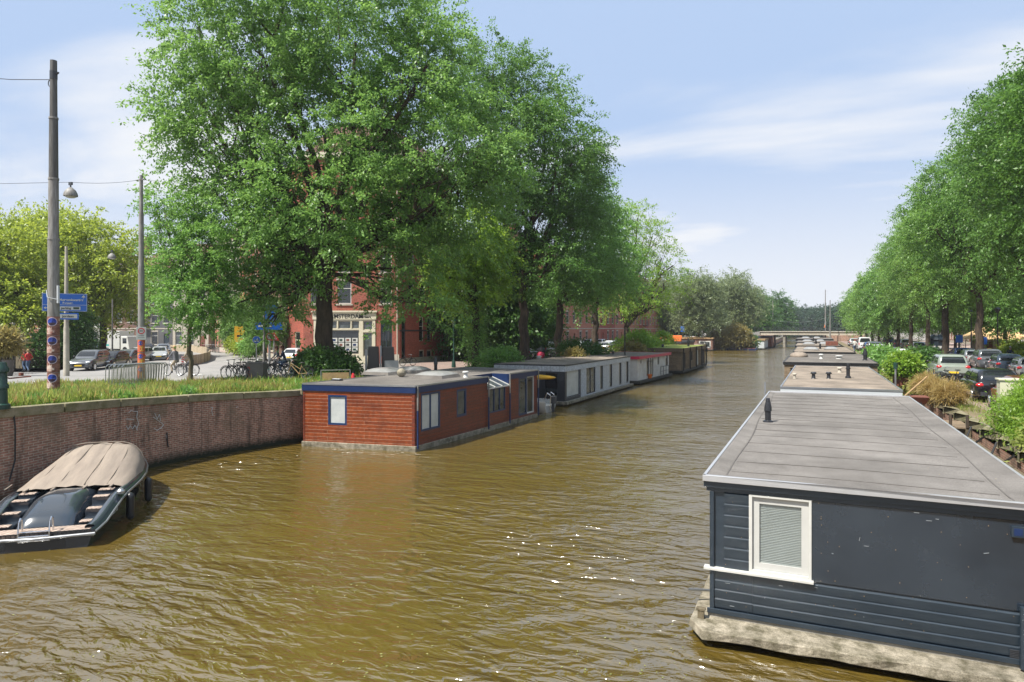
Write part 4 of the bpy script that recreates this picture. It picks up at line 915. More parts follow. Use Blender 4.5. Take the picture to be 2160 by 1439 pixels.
# --- red houseboat left
LA, LB, LC = P(640, 941, 0), P(875, 953, 0), P(1133, 880, 0); LD = Vector((LA.x+.75, LC.y+.6, 0)); LDd = Vector((LA.x+.3, LA.y+.1, 0))
l1 = wthing('houseboat', 'red cedar-clad houseboat with blue fascia and window frames in the centre left', 'houseboat', (LB.x, LB.y, 0), 'houseboats moored along the canal')
zb1, zf1, zt1 = .22, 2.36, 2.64
fw1 = [ow(LA, LB, (692, 833, 731.5, 896))]
uN0 = on_wall(LB, LC, 1028, 800)[0]; uN1 = on_wall(LB, LC, 1073, 800)[0]
dS = (LC-LB).normalized(); nS = Vector((dS.y, -dS.x, 0)); pN0, pN1 = LB+dS*uN0, LB+dS*uN1; qN0, qN1 = pN0-nS*1.0, pN1-nS*1.0
sw1 = [ow(LB, pN0, (888, 831, 928.5, 911)), ow(LB, pN0, (963.5, 822, 984, 881))]
o5 = ow(LB, LC, (1031, 820, 1066, 873)); wS = (o5[0]-uN0, o5[1]-uN0, o5[2], o5[3]); zN = o5[3]+.03
o6 = ow(LB, LC, (1094, 797, 1127, 878)); wD = (o6[0]-uN1, o6[1]-uN1, max(o6[2], zb1+.02), o6[3])
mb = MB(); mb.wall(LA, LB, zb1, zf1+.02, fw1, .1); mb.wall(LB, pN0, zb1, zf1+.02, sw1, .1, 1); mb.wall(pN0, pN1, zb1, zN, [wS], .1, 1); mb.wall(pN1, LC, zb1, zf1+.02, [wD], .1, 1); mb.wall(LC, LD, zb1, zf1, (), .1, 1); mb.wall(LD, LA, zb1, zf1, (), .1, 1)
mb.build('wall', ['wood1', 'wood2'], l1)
mb = MB(); mb.wall(qN0, qN1, zN-.3, zt1, (), .05); mb.poly([(*pN0[:2], zN-.2), (*qN0[:2], zN-.2), (*qN0[:2], zt1), (*pN0[:2], zt1)]).poly([(*qN1[:2], zN-.2), (*pN1[:2], zN-.2), (*pN1[:2], zt1), (*qN1[:2], zt1)]); mb.build('recess_wall', 'bluef', l1)
mb = MB(); ge = pN0+dS*.02; gf = pN1-dS*.02
mb.poly([(*(ge+nS*.03)[:2], zN), (*(gf+nS*.03)[:2], zN), (*(gf-nS*.95)[:2], zN+.38), (*(ge-nS*.95)[:2], zN+.38)]); go_ = mb.build('glass_lean_to', 'glassb', l1)
mb = MB()
for k in range(4): a = ge.lerp(gf, k/3); mb.tube((*(a+nS*.03)[:2], zN+.01), (*(a-nS*.95)[:2], zN+.39), .025, n=4)
mb.obox(pN0, pN1, zN-.06, zN, .05, o=.05); mb.build('glazing_bar', 'white', go_).matrix_parent_inverse = Matrix.Identity(4)
poly = [LA, LB, pN0, qN0, qN1, pN1, LC, LD]
f = MB()
for (a, c) in ((LA-(LB-LA).normalized()*.05, LB+nS*.05), (LB, pN0), (pN1, LC), (LC, LD), (LD, LA)): f.obox(a, c, zf1, zt1-.015, .12, o=.05)
f.build('fascia', 'bluef', l1)
f = MB(); f.poly([(*p[:2], zt1) for p in poly]); f.poly([(*p[:2], zt1-.06) for p in poly][::-1]); rf1 = f.build('roof', 'feltd', l1)
f = MB()
for (a, c) in ((LA, LB+nS*.06), (LB, pN0), (pN1, LC), (LC, LD), (LD, LA)): f.obox(a, c, zt1-.03, zt1+.03, .09, o=.065)
f.build('roof_trim', 'steel', l1)
mb = MB(); k = nS*.06; dA = (LB-LA).normalized(); nA = Vector((dA.y, -dA.x, 0))*.06
ho_ = [LA+nA-dA*.06, LB+nA+k, LC+k, LD]; mb.hexa([(*p[:2], -.5) for p in ho_]+[(*p[:2], zb1) for p in ho_]); mb.build('pontoon', 'concp', l1, bev=.02)
wall_win(l1, LA, LB, fw1[0], .0, fm='blue', gm='curtain', fw=.085, name='window')
wall_win(l1, LB, pN0, sw1[0], .0, fm='blue', gm='curtain', fw=.08, cols=2); wall_win(l1, LB, pN0, sw1[1], .0, fm='blue', gm='glassb', fw=.1)
wall_win(l1, pN0, pN1, wS, .0, fm='blue', gm='glassb', fw=.07, cols=3)
wl1 = wall_win(l1, pN1, LC, (wD[0], wD[0]+(wD[1]-wD[0])*.52, wD[2], wD[3]), .0, fm='blue', gm='glassb', fw=.09, name='door', label='blue framed glazed door leaf')
wall_win(l1, pN1, LC, (wD[0]+(wD[1]-wD[0])*.53, wD[1], wD[2], wD[3]), .03, fm='white', gm='glass', fw=.07, name='door', label='white framed glazed door leaf')
for a in (LB+nS*.09+dS*.08, pN0+nS*.08, pN1+nS*.08, LC+nS*.08):
    mb = MB(); mb.tube((*a[:2], .1), (*a[:2], 1.65), .04, n=8); mb.tube((*a[:2], 1.65), (*a[:2], zt1), .038, n=8, mi=1); mb.build('downpipe', ['bluef', 'pole'], l1, smooth=50)
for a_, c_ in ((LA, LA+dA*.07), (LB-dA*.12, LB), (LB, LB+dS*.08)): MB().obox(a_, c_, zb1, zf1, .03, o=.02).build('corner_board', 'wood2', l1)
for (px, py, wx, wy, h_) in ((921, 796, .75, .8, .22), (812, 789, .75, .8, .26), (870, 785, .7, .7, .25)):
    p = P(px, py, zt1); skylight(l1, (p.x, p.y, zt1), wx, wy, h_)
p = P(919, 782, zt1); flue(l1, (p.x, p.y, zt1), .09, .75); p = P(982, 796, zt1); flue(l1, (p.x, p.y, zt1), .09, .3, 'whitep', kind='flat')
p = P(711, 803, zt1); bb = wthing('roof_hatch', 'small black hatch lying on the front edge of the red houseboat roof', 'hatch', p); mb = MB(); mb.box(p.x-.25, p.x+.25, p.y-.12, p.y+.12, p.z, p.z+.07); mb.build('frame', 'black', bb, bev=.02); MB().box(p.x-.2, p.x+.2, p.y-.08, p.y+.08, p.z+.071, p.z+.09).build('lid', 'greyw', bb)
p = P(847, 795, zt1); bb = MB().ell((p.x, p.y, p.z+.2), (.22, .22, .21), 18, 12).build('ball_ornament', 'concp', smooth=80); tag(bb, 'round mossy stone ball on the red houseboat roof between two skylights', 'ball')
# --- white houseboat
l2P = [P(1034, 861, 0), P(1191, 857, 0), P(1328, 816.6, 0)]
WA = Vector((l2P[1].x-4.9, l2P[1].y-.1, 0)); WB, WCc = l2P[1], l2P[2]; WD_ = Vector((WCc.x-4.9, WCc.y, 0))
l2, _ = hboat('long pale grey panelled houseboat with narrow dark windows behind the red one', WA, WB, WCc, WD_, .3, 2.2, 2.6, ('dark', 'panel', 'panel', 'feltb', 'concp'),
   [(1060, 787, 1100, 835, dict(fm='dark')), (1148, 785, 1177, 838, dict(fm='dark'))],
   [(1195, 778, 1223, 840, dict(fm='dark', gm='curtain', fw=.07)), (1237, 772, 1256, 832, dict(fm='dark', gm='glassb', cols=2)), (1266, 768, 1272, 822, dict(fm='dark', gm='glassb', fw=.07)), (1286, 765, 1291.5, 817, dict(fm='dark', gm='glassb', fw=.07)), (1306, 762, 1311, 812, dict(fm='dark', gm='glassb', fw=.07)), (1321, 760, 1326, 808, dict(fm='dark', fw=.1))], over=.05, ho=.28, trimm='dark')
d2 = (WCc-WB).normalized(); ux_ = on_wall(WB, WCc, 1226, 800)[0]; q = ow(WB, WCc, (1195, 778, 1223, 840))
mb = MB(); mb.obox(WB, WB+d2*q[0], .3, 2.2, .02, o=.02); mb.obox(WB+d2*q[1], WB+d2*(q[1]+.15), .3, 2.2, .02, o=.02); mb.obox(WB+d2*q[0], WB+d2*q[1], .3, q[2], .02, o=.02); mb.obox(WB+d2*q[0], WB+d2*q[1], q[3], 2.2, .02, o=.02); mb.build('dark_frame', 'dark', l2)
p = P(1293, 748, 2.6); flue(l2, (p.x, p.y, 2.6), .09, .3, kind='flat'); mb = MB(); p = P(1318, 750, 2.6); mb.tube(p, (p.x, p.y, 5.2), .06); mb.build('pole', 'black', l2)
for (px, py) in ((1058, 757), (1137, 754)): p = P(px, py+2, 2.6); flue(l2, (p.x, p.y, 2.6), .14, .2, 'whitep', kind='flat')
# --- white houseboat with raspberry trim
TB, TC = P(1345, 812, 0), P(1411, 795, 0); TA = Vector((TB.x-5, TB.y, 0)); TD = Vector((TC.x-5, TC.y, 0))
l3, _ = hboat('white houseboat with raspberry pink roof edge behind the pale grey one', TA, TB, TC, TD, .35, 2.25, 2.47, ('whites', 'whites', 'pink', 'feltb', 'hullc'), [], [(1351, 759, 1354, 769), (1364, 756, 1369, 793, dict(fm='dark')), (1370, 754, 1379, 797, dict(fm='white', gm='glassb', cols=2)), (1387, 752, 1391, 771), (1404, 750, 1408.5, 773, dict(fm='dark'))], over=.2, ho=.3, trimm='pink')
dT = (TC-TB).normalized(); nT = Vector((dT.y, -dT.x, 0)); mb = MB()
for u in (6.6, 7.6, 8.6, 9.6): a = TB+dT*u+nT*.28; mb.tube((*a[:2], .35), (*a[:2], 1.25), .025)
a, c = TB+dT*6.6+nT*.28, TB+dT*9.6+nT*.28; mb.tube((*a[:2], 1.25), (*c[:2], 1.25), .03); mb.tube((*a[:2], .8), (*c[:2], .8), .02); mb.build('handrail', 'dark', l3)
p = TB+dT*3.3+nT*.15; bk = MB().lathe((p.x, p.y, .36), [(.16, 0), (.22, .38), (.2, .38), (.15, .05)], 12).build('bucket', 'orange', smooth=40); tag(bk, 'small orange bucket on the side deck of the pink-edged white houseboat', 'bucket')
# --- wooden houseboat with green roof
UB, UC = P(1437, 789, 0), P(1487, 773, 0); UA = Vector((UB.x-5.2, UB.y, 0)); UD = Vector((UC.x-5.2, UC.y, 0))
l4, _ = hboat('weathered wooden houseboat with a green sedum roof and dark downpipes', UA, UB, UC, UD, .35, 2.4, 2.75, ('wood3', 'wood3', 'wood3', 'roofgreen', 'hullc'), [], [(1440, 744, 1446, 779, dict(fm='dark')), (1455, 741, 1461, 762, dict(fm='dark')), (1468, 739, 1473, 770, dict(fm='white', gm='curtain')), (1479, 737, 1485, 770, dict(fm='dark'))], over=.15, ho=.2, trimm='wood3')
dU = (UC-UB).normalized(); nU = Vector((dU.y, -dU.x, 0))
for u in (.2, 4.2, 8.2, 12, (UC-UB).length-.2): a = UB+dU*u+nU*.2; mb = MB(); mb.tube((*a[:2], .3), (*a[:2], 2.8), .09, n=6); mb.build('downpipe', 'black', l4)
for (px, py, h_) in ((1354, 733, .9), (1398, 733, .4), (1452, 731, 1.0)): p = P(px, py, 2.76); flue(l4, (p.x, p.y, 2.76), .13, h_)
# --- far left boats
def cabin_boat(px0, px1, d, z1, m, rm, label, L=14, win=None):
    a, c = G(px0, d), G(px1, d); A_ = Vector((c.x-(c-a).length, c.y, 0)); B_ = Vector((c.x, c.y, 0))
    r_, _ = hboat(label, A_, B_, B_+Vector((0, L, 0)), A_+Vector((0, L, 0)), .3, z1-.3, z1, (m, m, rm, rm, 'hullc'), win or [], [], over=.2, trimm=rm); return r_
cabin_boat(1439, 1503, 143, 2.9, 'bbrick', 'woodt', 'low brown houseboat with tan roof and white framed windows beyond the green-roofed one', win=[(1447, 719, 1461, 728, dict(fw=.25)), (1474, 719, 1499, 734, dict(fw=.25, cols=2, gm='glassb'))])
cabin_boat(1352, 1437, 118, 2.5, 'bbrick', 'dark', 'dark brown houseboat with a roof terrace of orange chairs', win=[(1395, 722, 1403, 726, dict(fw=.1))])
cabin_boat(1572, 1612, 152, 2.4, 'greyw', 'woodt', 'pale green-grey houseboat beside the ochre bush near the far bridge', L=16)
cabin_boat(1607, 1628, 165, 3.0, 'woodr', 'dark', 'small brown houseboat tucked against the far bridge', L=8)
for i, (px, w_) in enumerate(((1402, 1.3), (1418, 1.7))):
    p = G(px, 121, 2.52); c_ = wthing('lounge_chair', ('left','right')[i]+' orange lounge seat on the dark houseboat terrace', 'seat', p, 'orange terrace seats')
    MB().box(p.x-w_, p.x+w_, p.y-.5, p.y+.5, p.z, p.z+.55).build('seat', 'orange', c_, bev=.08); MB().box(p.x-w_, p.x+w_, p.y+.3, p.y+.5, p.z+.55, p.z+1.1).build('backrest', 'orange', c_, bev=.08)
p = G(1385, 121, 2.52); c_ = wthing('terrace_table', 'white terrace table left of the orange seats', 'table', p); MB().box(p.x-1.4, p.x+1.4, p.y-.5, p.y+.5, p.z+.8, p.z+.88).build('tabletop', 'white', c_)
for q in (-1.2, 1.2): MB().box(p.x+q-.05, p.x+q+.05, p.y-.3, p.y+.3, p.z, p.z+.8).build('leg', 'white', c_)
p = G(1540, 149, 0); c_ = wthing('pontoon_barge', 'low blue barge under the ochre bush', 'barge', p); MB().hexa([(p.x-5.4, p.y-1.5, -.3), (p.x+5.4, p.y-1.5, -.3), (p.x+5.4, p.y+1.5, -.3), (p.x-5.4, p.y+1.5, -.3), (p.x-5.9, p.y-1.6, .4), (p.x+5.9, p.y-1.6, .4), (p.x+5.9, p.y+1.6, .4), (p.x-5.9, p.y+1.6, .4)]).build('hull', 'bluef', c_)
MB().box(p.x-5.4, p.x+5.4, p.y-1.4, p.y+1.4, .405, .5).build('deck', 'woodr', c_)
# --- small white motorboat between the red and pale houseboats
p = P(1148, 868, 0); sb_ = wthing('motorboat', 'small white motorboat tied between the red and the pale grey houseboats', 'boat', p)
rows = []
for j in range(9):
    t_ = j/8; x = p.x-3.6+t_*4.0; hw = .85*(1-(1-t_)**2.4)**.6+.03 if t_ > 0 else .03; zt_2 = .75-.1*t_
    rows.append([(x, p.y-hw*s_, z_) for (s_, z_) in ((.0, -.15), (.7, -.1), (.95, .3), (1, zt_2), (.85, zt_2), (.8, zt_2-.25), (0, zt_2-.28), (-.8, zt_2-.25), (-.85, zt_2), (-1, zt_2), (-.95, .3), (-.7, -.1), (0, -.15))])
mb = MB().grid(rows); mb.f.append(tuple(range(8*13, 9*13-1))); mb.m.append(0); mb.build('hull', 'whitep', sb_, smooth=40)
mb = MB()
for s_ in (-.3, .3): mb.path([(p.x+.5, p.y+s_, .1), (p.x+.52, p.y+s_, 1.0), (p.x+.3, p.y+s_, 1.15), (p.x+.1, p.y+s_, .7)], .03)
for z_ in (.3, .6, .9): mb.tube((p.x+.51, p.y-.3, z_), (p.x+.51, p.y+.3, z_), .022)
mb.build('ladder', 'chrome', sb_)
mb = MB(); mb.box(p.x+.42, p.x+.75, p.y-.18, p.y+.18, .5, .95).box(p.x+.5, p.x+.65, p.y-.1, p.y+.1, -.1, .5); mb.build('outboard_motor', 'dark', sb_, bev=.05)
kb = MB().ell((p.x-1.2, p.y+1.2, 1.95), (1.5, .35, .16), 16, 8).build('kayak', 'signy', smooth=80); tag(kb, 'yellow kayak stowed under the roof edge of the pale grey houseboat', 'kayak')
# ---------------------------------------------------------------- open motor sloop at the left
st_ = G(72, 14.7, 0); ang = TH+R(16.5); bo = thing('sloop', 'dark navy motor sloop with beige canvas cover moored at the left quay', 'boat', (st_.x, st_.y, 0), ang)
YS = [0, .15, .5, 1.0, 1.6, 2.1, 2.6, 3.4, 4.2, 5.0, 5.7, 6.3, 6.75, 7.0]
def hb(y): return float(np.interp(y, YS, [1.17, 1.2, 1.25, 1.28, 1.31, 1.33, 1.34, 1.33, 1.27, 1.13, .91, .6, .28, .03]))
def shr(y): return float(np.interp(y, YS, [.40, .42, .47, .60, .74, .80, .81, .82, .85, .90, .95, 1.0, 1.03, 1.05]))
rows = []
for y in YS:
    b_ = hb(y); z = shr(y); row = []
    for (k, q) in ((0, None), (.55, -.28), (.84, -.12), (.93, .12), (.97, z*.5+.1), (1.0, z-.12), (1.03, z-.07), (1.03, z-.03), (1.0, z), (.93, z+.01)): row.append((b_*k, y, -.32 if q is None else q))
    rows.append(row)
hullm = MB(); hullm.grid(rows); hullm.grid([[(-x, y, z) for (x, y, z) in r_][::-1] for r_ in rows])
r0 = rows[0]; hullm.poly([(x, y, z) for (x, y, z) in r0]+[(-x, y, z) for (x, y, z) in r0[::-1]])
hullm.build('hull', 'hull', bo, smooth=40, local=True)
# side decks (coaming) and stern quarters
mb = MB()
for s_ in (1, -1):
    rr = []
    for y in np.linspace(.12, 6.9, 24):
        b_ = hb(y); z = shr(y); wd = .24 if y < 2.4 else .16; wd = min(wd, b_*.8); rr.append([(s_*b_*.98, y, z-.01), (s_*(b_*.95), y, z+.055), (s_*(b_-wd*.6), y, z+.07), (s_*(b_-wd), y, z+.03), (s_*(b_-wd-.01), y, z-.3)])
    mb.grid(rr if s_ > 0 else [q_[::-1] for q_ in rr])
mb.build('side_deck', 'deckg', bo, smooth=60, local=True)
mb = MB(); mb.box(-1.1, 1.1, .02, 3.0, .16, .30); mb.build('cockpit_floor', 'hull', bo, local=True)
mb = MB(); mb.box(-1.12, 1.12, .0, .46, .30, .40); mb.build('swim_platform', 'teak', bo, local=True, bev=.012)
mb = MB(); mb.path([(1.2, 0, .30), (0, -.05, .28), (-1.2, 0, .30)], .035, 8); mb.path([(hb(y)*1.03, y, shr(y)-.05) for y in YS], .028, 8); mb.path([(-hb(y)*1.03, y, shr(y)-.05) for y in YS], .028, 8); mb.build('rubbing_strake', 'steel', bo, smooth=60, local=True)
mb = MB(); mb.box(-.55, .6, -.012, .02, -.05, .21); mb.build('transom_recess', 'black', bo, local=True)
rows = []
for j in range(15):
    t_ = j/14; y = .5+1.85*t_; top = .40+.52*min(1, (t_*1.9))**.5 if t_ < .9 else .92-.04*(t_-.9)*10; row = []
    for i in range(17):
        s_ = -1+2*i/16; wd = .66+.06*t_; zz_ = .31+(top-.31)*(1-abs(s_)**4)**.55 if abs(s_) < 1 else .31; row.append((s_*wd*(1-.12*(1-t_)**3), y, zz_))
    rows.append(row)
mb = MB().grid(rows); e0 = rows[0]; mb.build('engine_hatch', 'deckg', bo, smooth=80, local=True)
for s_ in (-1, 1):
    for (y, z) in ((.72, .45), (1.22, .62), (1.72, .79), (2.15, .86)):
        x0, x1 = (.70, 1.04); a, c = (x0, x1) if s_ > 0 else (-x1, -x0)
        MB().box(a, c, y-.16, y+.04, z-.03, z).build('step', 'teak', bo, local=True, bev=.01); MB().box(a-.02, c+.02, y-.14, y+.36, .3, z-.037).build('riser', 'deckg', bo, local=True)
rows = []; ys_ = np.linspace(2.25, 6.35, 24)
for j, y in enumerate(ys_):
    b_ = hb(y)*.985; z = shr(y)+.03; top = float(np.interp(y, [2.25, 2.4, 4.7, 4.9, 5.4, 5.95, 6.35], [.93, 1.0, 1.52, 1.57, 1.52, 1.32, 1.05])); row = []
    for i in range(25):
        s_ = -1+2*i/24; pw_ = float(np.interp(y, [2.25, 4.7, 6], [2.6, 4.5, 3])); wv = .020*math.sin(i*1.57+j*.15)*(1-s_*s_)+.012*math.sin(i*.7-j*.8); row.append((s_*b_, y, z+(top-z)*(1-abs(s_)**pw_)**.7+wv if abs(s_) < 1 else z-.08))
    rows.append(row)
cv = MB().grid(rows).build('canvas_cover', 'canvas', bo, smooth=80, local=True)
cv.data.flip_normals() if False else None
mb = MB()
for x in (-.95, -.35, .35, .95): mb.box(x-.025, x+.025, 2.02, 2.32, .90, .93)
mb.build('strap', 'canvas', cv, local=True)
mb = MB(); pts = [(s_*hb(4.9)*.99, 4.9, shr(4.9)+.05+(1.58-shr(4.9))*(1-abs(s_)**4.3)**.7) for s_ in np.linspace(-.99, .99, 21)]; mb.path(pts, .014, 5); mb.build('seam', 'canvas', cv, local=True)
K['stitch'] = mat('canvas_stitching', (.20, .16, .125), .9)
for s_ in (-.62, -.22, .22, .62):
    mb = MB(); pp = []
    for y in np.linspace(2.3, 6.1, 14):
        b_ = hb(y)*.985; z = shr(y)+.03; top = float(np.interp(y, [2.25, 2.4, 4.7, 4.9, 5.4, 5.95, 6.35], [.93, 1.0, 1.52, 1.57, 1.52, 1.32, 1.05])); pw_ = float(np.interp(y, [2.25, 4.7, 6], [2.6, 4.5, 3])); pp.append((s_*b_, y, z+(top-z)*(1-abs(s_)**pw_)**.7+.002))
    mb.path(pp, .009, 5); mb.build('seam', 'stitch', cv, local=True)
for s_ in (-1, 1):
    mb = MB(); x = s_*.30-.0; mb.path([(x, -.02, .22), (x, -.03, .42), (x, .02, .66), (x, .10, .72), (x, .18, .68), (x, .2, .41)], .02, 8); mb.build('ladder_rail', 'chrome', bo, smooth=60, local=True)
mb = MB(); mb.tube((-.3, -.03, .24), (.3, -.03, .24), .02).tube((-.3, .05, .42), (.3, .05, .42), .018).tube((-.3, -.03, .34), (.3, -.03, .34), .018); mb.build('ladder_rung', 'chrome', bo, smooth=60, local=True)
for (y, dz) in ((1.95, .0), (4.0, -.05), (4.35, -.02)):
    if y == 4.35: continue
    mb = MB(); x = hb(y)+.12; mb.lathe((x, y, .05+dz), [(.03, 0), (.09, .06), (.1, .12), (.1, .58), (.09, .64), (.03, .7)], 12); mb.tube((x, y, .72+dz), (x-.2, y, .84), .01); mb.build('fender', 'fender', bo, smooth=50, local=True)
mb = MB(); mb.lathe((hb(1.6)+.0, 1.62, .80), [(.05, 0), (.09, .02), (.1, .08), (.05, .13)], 12); mb.build('cleat', 'steel', bo, smooth=40, local=True)
mb = MB(); mb.path([(-hb(y)*.98, y, shr(y)+.25) for y in (2.3, 1.9)], .02); mb.build('stanchion', 'chrome', bo, local=True)
tx = text('CZ3 D', .15, (1.262, .95, .42), (0.03, 1, 0.05), bo, 'greyw', up=(-.02, 0, 1), sx_=1.2)
tx.matrix_parent_inverse = Matrix.Identity(4)
mb = MB(); bl = bo.matrix_world
rp = wthing('mooring_rope', 'black rope hanging from the quay edge down to the sloop at the left edge', 'rope', P(27, 880, 2.7)); a = on_quay(27, 880, .06) or P(27, 880, 2.6)
mb = MB(); mb.path([(a.x-.4, a.y-.15, a.z+.25), (a.x-.05, a.y, a.z+.16), (a.x+.03, a.y, a.z-.3), (a.x+.02, a.y, a.z-1.2), (a.x+.12, a.y-.2, a.z-1.75)], .022, 6); mb.build('rope', 'black', rp)
# ---------------------------------------------------------------- trees
def hero(name, label, base, d, tr, fork, lob, ncl, per, leaf, clr, m, seed, sp=2.0, bark='bark', group='trees along the left bank', **k):
    root = wthing(name, label, 'tree', base, group); lobes = px_lobes(lob, d, seed, sp)
    make_tree(root, base, tr, fork, lobes, ncl, per, leaf, clr, m, bark, seed, **k); return root
b0 = G(684, 38.5, gzd(38.5))
hero('elm_tree', 'biggest elm, its dark trunk standing in shrubs behind the red houseboat', b0, 38.5, .52, 6.2,
     [(620, -60, 210, 170), (470, 100, 115), (420, 55, 75), (560, 130, 160), (750, 90, 190, 170), (850, 160, 110), (905, 130, 70), (425, 215, 90, 75), (510, 270, 130), (680, 270, 200, 170), (860, 290, 140), (950, 300, 105), (1010, 330, 75), (460, 380, 75, 70), (540, 430, 110, 100), (690, 430, 150, 120), (840, 440, 130, 100), (960, 430, 110, 90), (1040, 380, 50, 45), (560, 540, 75, 60), (510, 500, 60, 50), (470, 440, 45), (610, 570, 60, 45), (780, 510, 75, 42), (870, 560, 60, 75), (905, 640, 32, 50), (850, 640, 22, 30), (600, 625, 40, 30), (540, 610, 35, 40), (385, 290, 45, 25), (560, 690, 28, 20), (830, 610, 40, 40), (600, 510, 75, 55), (540, 580, 60, 45), (620, 590, 45, 36), (500, 640, 45, 34), (590, 650, 40, 28), (690, 520, 80, 40), (900, 520, 80, 65), (445, 590, 36, 34)],
     3500, 84, .19, .60, 'elm', 11, sp=2.6, twigs=4, inner=.35)
b1 = G(1105, 57, gzd(57))
hero('elm_tree', 'tall elm with a forked pale trunk behind the pale grey houseboat', b1, 57, .42, 7.0,
     [(1040, 150, 75, 65), (1090, 210, 95, 80), (1150, 215, 50, 40), (1060, 290, 100), (1180, 300, 75, 65), (1130, 360, 110, 90), (1215, 330, 45, 35), (1040, 400, 80), (1195, 410, 80, 70), (1120, 470, 100, 70), (1210, 480, 60, 55), (1060, 520, 70, 50), (1180, 560, 70, 50), (1150, 600, 50, 36), (1000, 190, 50, 50)],
     2400, 56, .21, .62, 'elmd', 12, sp=3, twigs=5, inner=.4)
b2 = G(1003, 52, gzd(52))
hero('ivy_clad_tree', 'smaller lime green tree with an ivy covered trunk between the two tall elms', b2, 52, .33, 5.2,
     [(990, 490, 52, 40), (1015, 530, 45, 45), (965, 550, 42, 40), (1030, 590, 34, 40), (985, 610, 42, 36), (950, 600, 25, 30), (920, 530, 30, 40)], 800, 32, .25, .5, 'fresh', 13, sp=1.2, twigs=4)
root = bpy.data.objects['ivy_clad_tree']; rg = np.random.default_rng(5); n_ = 420; th_ = rg.uniform(0, 6.28, n_); zq = rg.uniform(0.3, 6.5, n_); rr_ = .38+.35*rg.uniform(0, 1, n_)*(zq/6.5)
c_ = np.stack([b2.x+np.cos(th_)*rr_, b2.y+np.sin(th_)*rr_, 1.5+zq], 1); np_mesh('ivy', leaves(c_, 12, .17, .22, rg, unit(np.stack([np.cos(th_), np.sin(th_), 0*th_], 1))), 4, LEAF['mid'], root)
b3 = G(1180, 66, gzd(66))
hero('elm_tree', 'elm with a dark leaning trunk behind the far end of the pale houseboat', b3, 66, .40, 6.0, [(1235, 430, 45, 50), (1265, 455, 30, 40), (1215, 370, 36, 40), (1255, 520, 45, 45), (1215, 560, 55, 45), (1275, 570, 35, 36), (1190, 610, 40, 28), (1250, 610, 36, 28)], 1150, 40, .24, .62, 'mid', 14, sp=2.5, twigs=4)
b4 = G(1255, 76, gzd(76))
hero('elm_tree', 'elm right of the leaning one, lower crown above the parked silver cars', b4, 76, .38, 5.5, [(1290, 490, 32, 40), (1312, 545, 32, 36), (1262, 580, 36, 32), (1300, 600, 36, 26), (1240, 620, 24, 18)], 640, 34, .28, .7, 'mid', 15, sp=2, twigs=4)
b5 = G(1322, 90, gzd(90))
hero('plane_tree', 'light green tree with a low forked trunk above the green-roofed houseboat', b5, 90, .48, 3.6, [(1345, 460, 40, 30), (1330, 510, 45, 40), (1375, 500, 40, 38), (1395, 545, 38, 34), (1350, 570, 55, 38), (1400, 600, 42, 30), (1335, 620, 52, 30), (1385, 640, 40, 20), (1300, 640, 36, 22), (1420, 560, 20, 24)], 560, 40, .24, .7, 'fresh', 16, sp=3, twigs=6, inner=.3)
bs = G(402, 34.5, gzd(34.5))
hero('young_tree', 'small slim tree with thin pale trunk on the grass verge left of the big elm', bs, 34.5, .11, 3.4, [(345, 430, 28, 34), (375, 465, 40, 40), (350, 510, 30, 36), (420, 520, 45, 45), (385, 560, 52, 42), (440, 580, 40, 36), (352, 595, 28, 32), (405, 630, 58, 36), (362, 655, 30, 26), (450, 635, 28, 30), (318, 430, 14, 10), (425, 680, 26, 14)], 800, 44, .14, .28, 'mid', 17, sp=1.0, bark='barkl', twigs=4)
bl = G(217, 76, gzd(76))
hero('plane_tree', 'yellow-green tree with a dark trunk behind the blue direction sign', bl, 76, .42, 5.6, [(60, 520, 75, 60), (120, 500, 60, 40), (190, 520, 75, 45), (240, 570, 55, 50), (150, 580, 90, 55), (60, 600, 80, 50), (230, 640, 50, 40), (170, 640, 60, 40), (270, 600, 30, 40), (90, 650, 60, 25), (100, 470, 35, 20), (160, 475, 40, 20)], 2400, 28, .34, .75, 'lime', 18, sp=4, twigs=6, inner=.35)
bl2 = G(8, 60, gzd(60))
hero('plane_tree', 'yellow-green tree at the left edge with long low boughs', bl2, 60, .42, 5.0, [(0, 500, 50, 30), (20, 540, 70, 50), (-60, 560, 80, 60), (40, 610, 60, 40), (-20, 640, 60, 36), (90, 600, 40, 30), (60, 660, 50, 22)], 1200, 28, .30, .65, 'lime', 19, sp=2.5, twigs=7, inner=.3)
# shared generic trees
def proto(h, w, m, seed, ncl, per, leaf, clr, tr=.3, fork=None, nl=11, low=.3, bark='bark', inner=.4, loose=1.0, name='canal_tree'):
    r = random.Random(seed); root = thing(name, 'x', 'tree'); lobes = []
    for i in range(nl):
        f = (i+.5)/nl; z = h*(low+(1-low)*f*.93); rad = w*(math.sin(math.pi*min(1, (f*.9+.12)))**.7)*.62; a = i*2.4+r.uniform(-.4, .4)
        lr = w*r.uniform(.26, .44)*(1 if f < .8 else .75); lobes.append((math.cos(a)*rad*r.uniform(.6, 1.05)*loose, math.sin(a)*rad*r.uniform(.6, 1.05)*loose, z, lr, lr, lr*r.uniform(.7, 1)))
    make_tree(root, (0, 0, 0), tr, fork or h*low*.85, lobes, ncl, per, leaf, clr, m, bark, seed, twigs=3, inner=inner); return root
USED = set()
def put(pr, loc, rz, label, group, s):
    if pr.name not in USED:
        USED.add(pr.name); pr.location = loc; pr.rotation_euler = (0, 0, rz); pr['label'] = label; pr['group'] = group; pr.scale = s if isinstance(s, tuple) else (s,)*3; return pr
    return dup(pr, loc, rz, label, group, s)
def leafset(root, m):
    for ch in root.children:
        if ch.name.startswith('crown'): ch.material_slots[0].link = 'OBJECT'; ch.material_slots[0].material = LEAF[m]
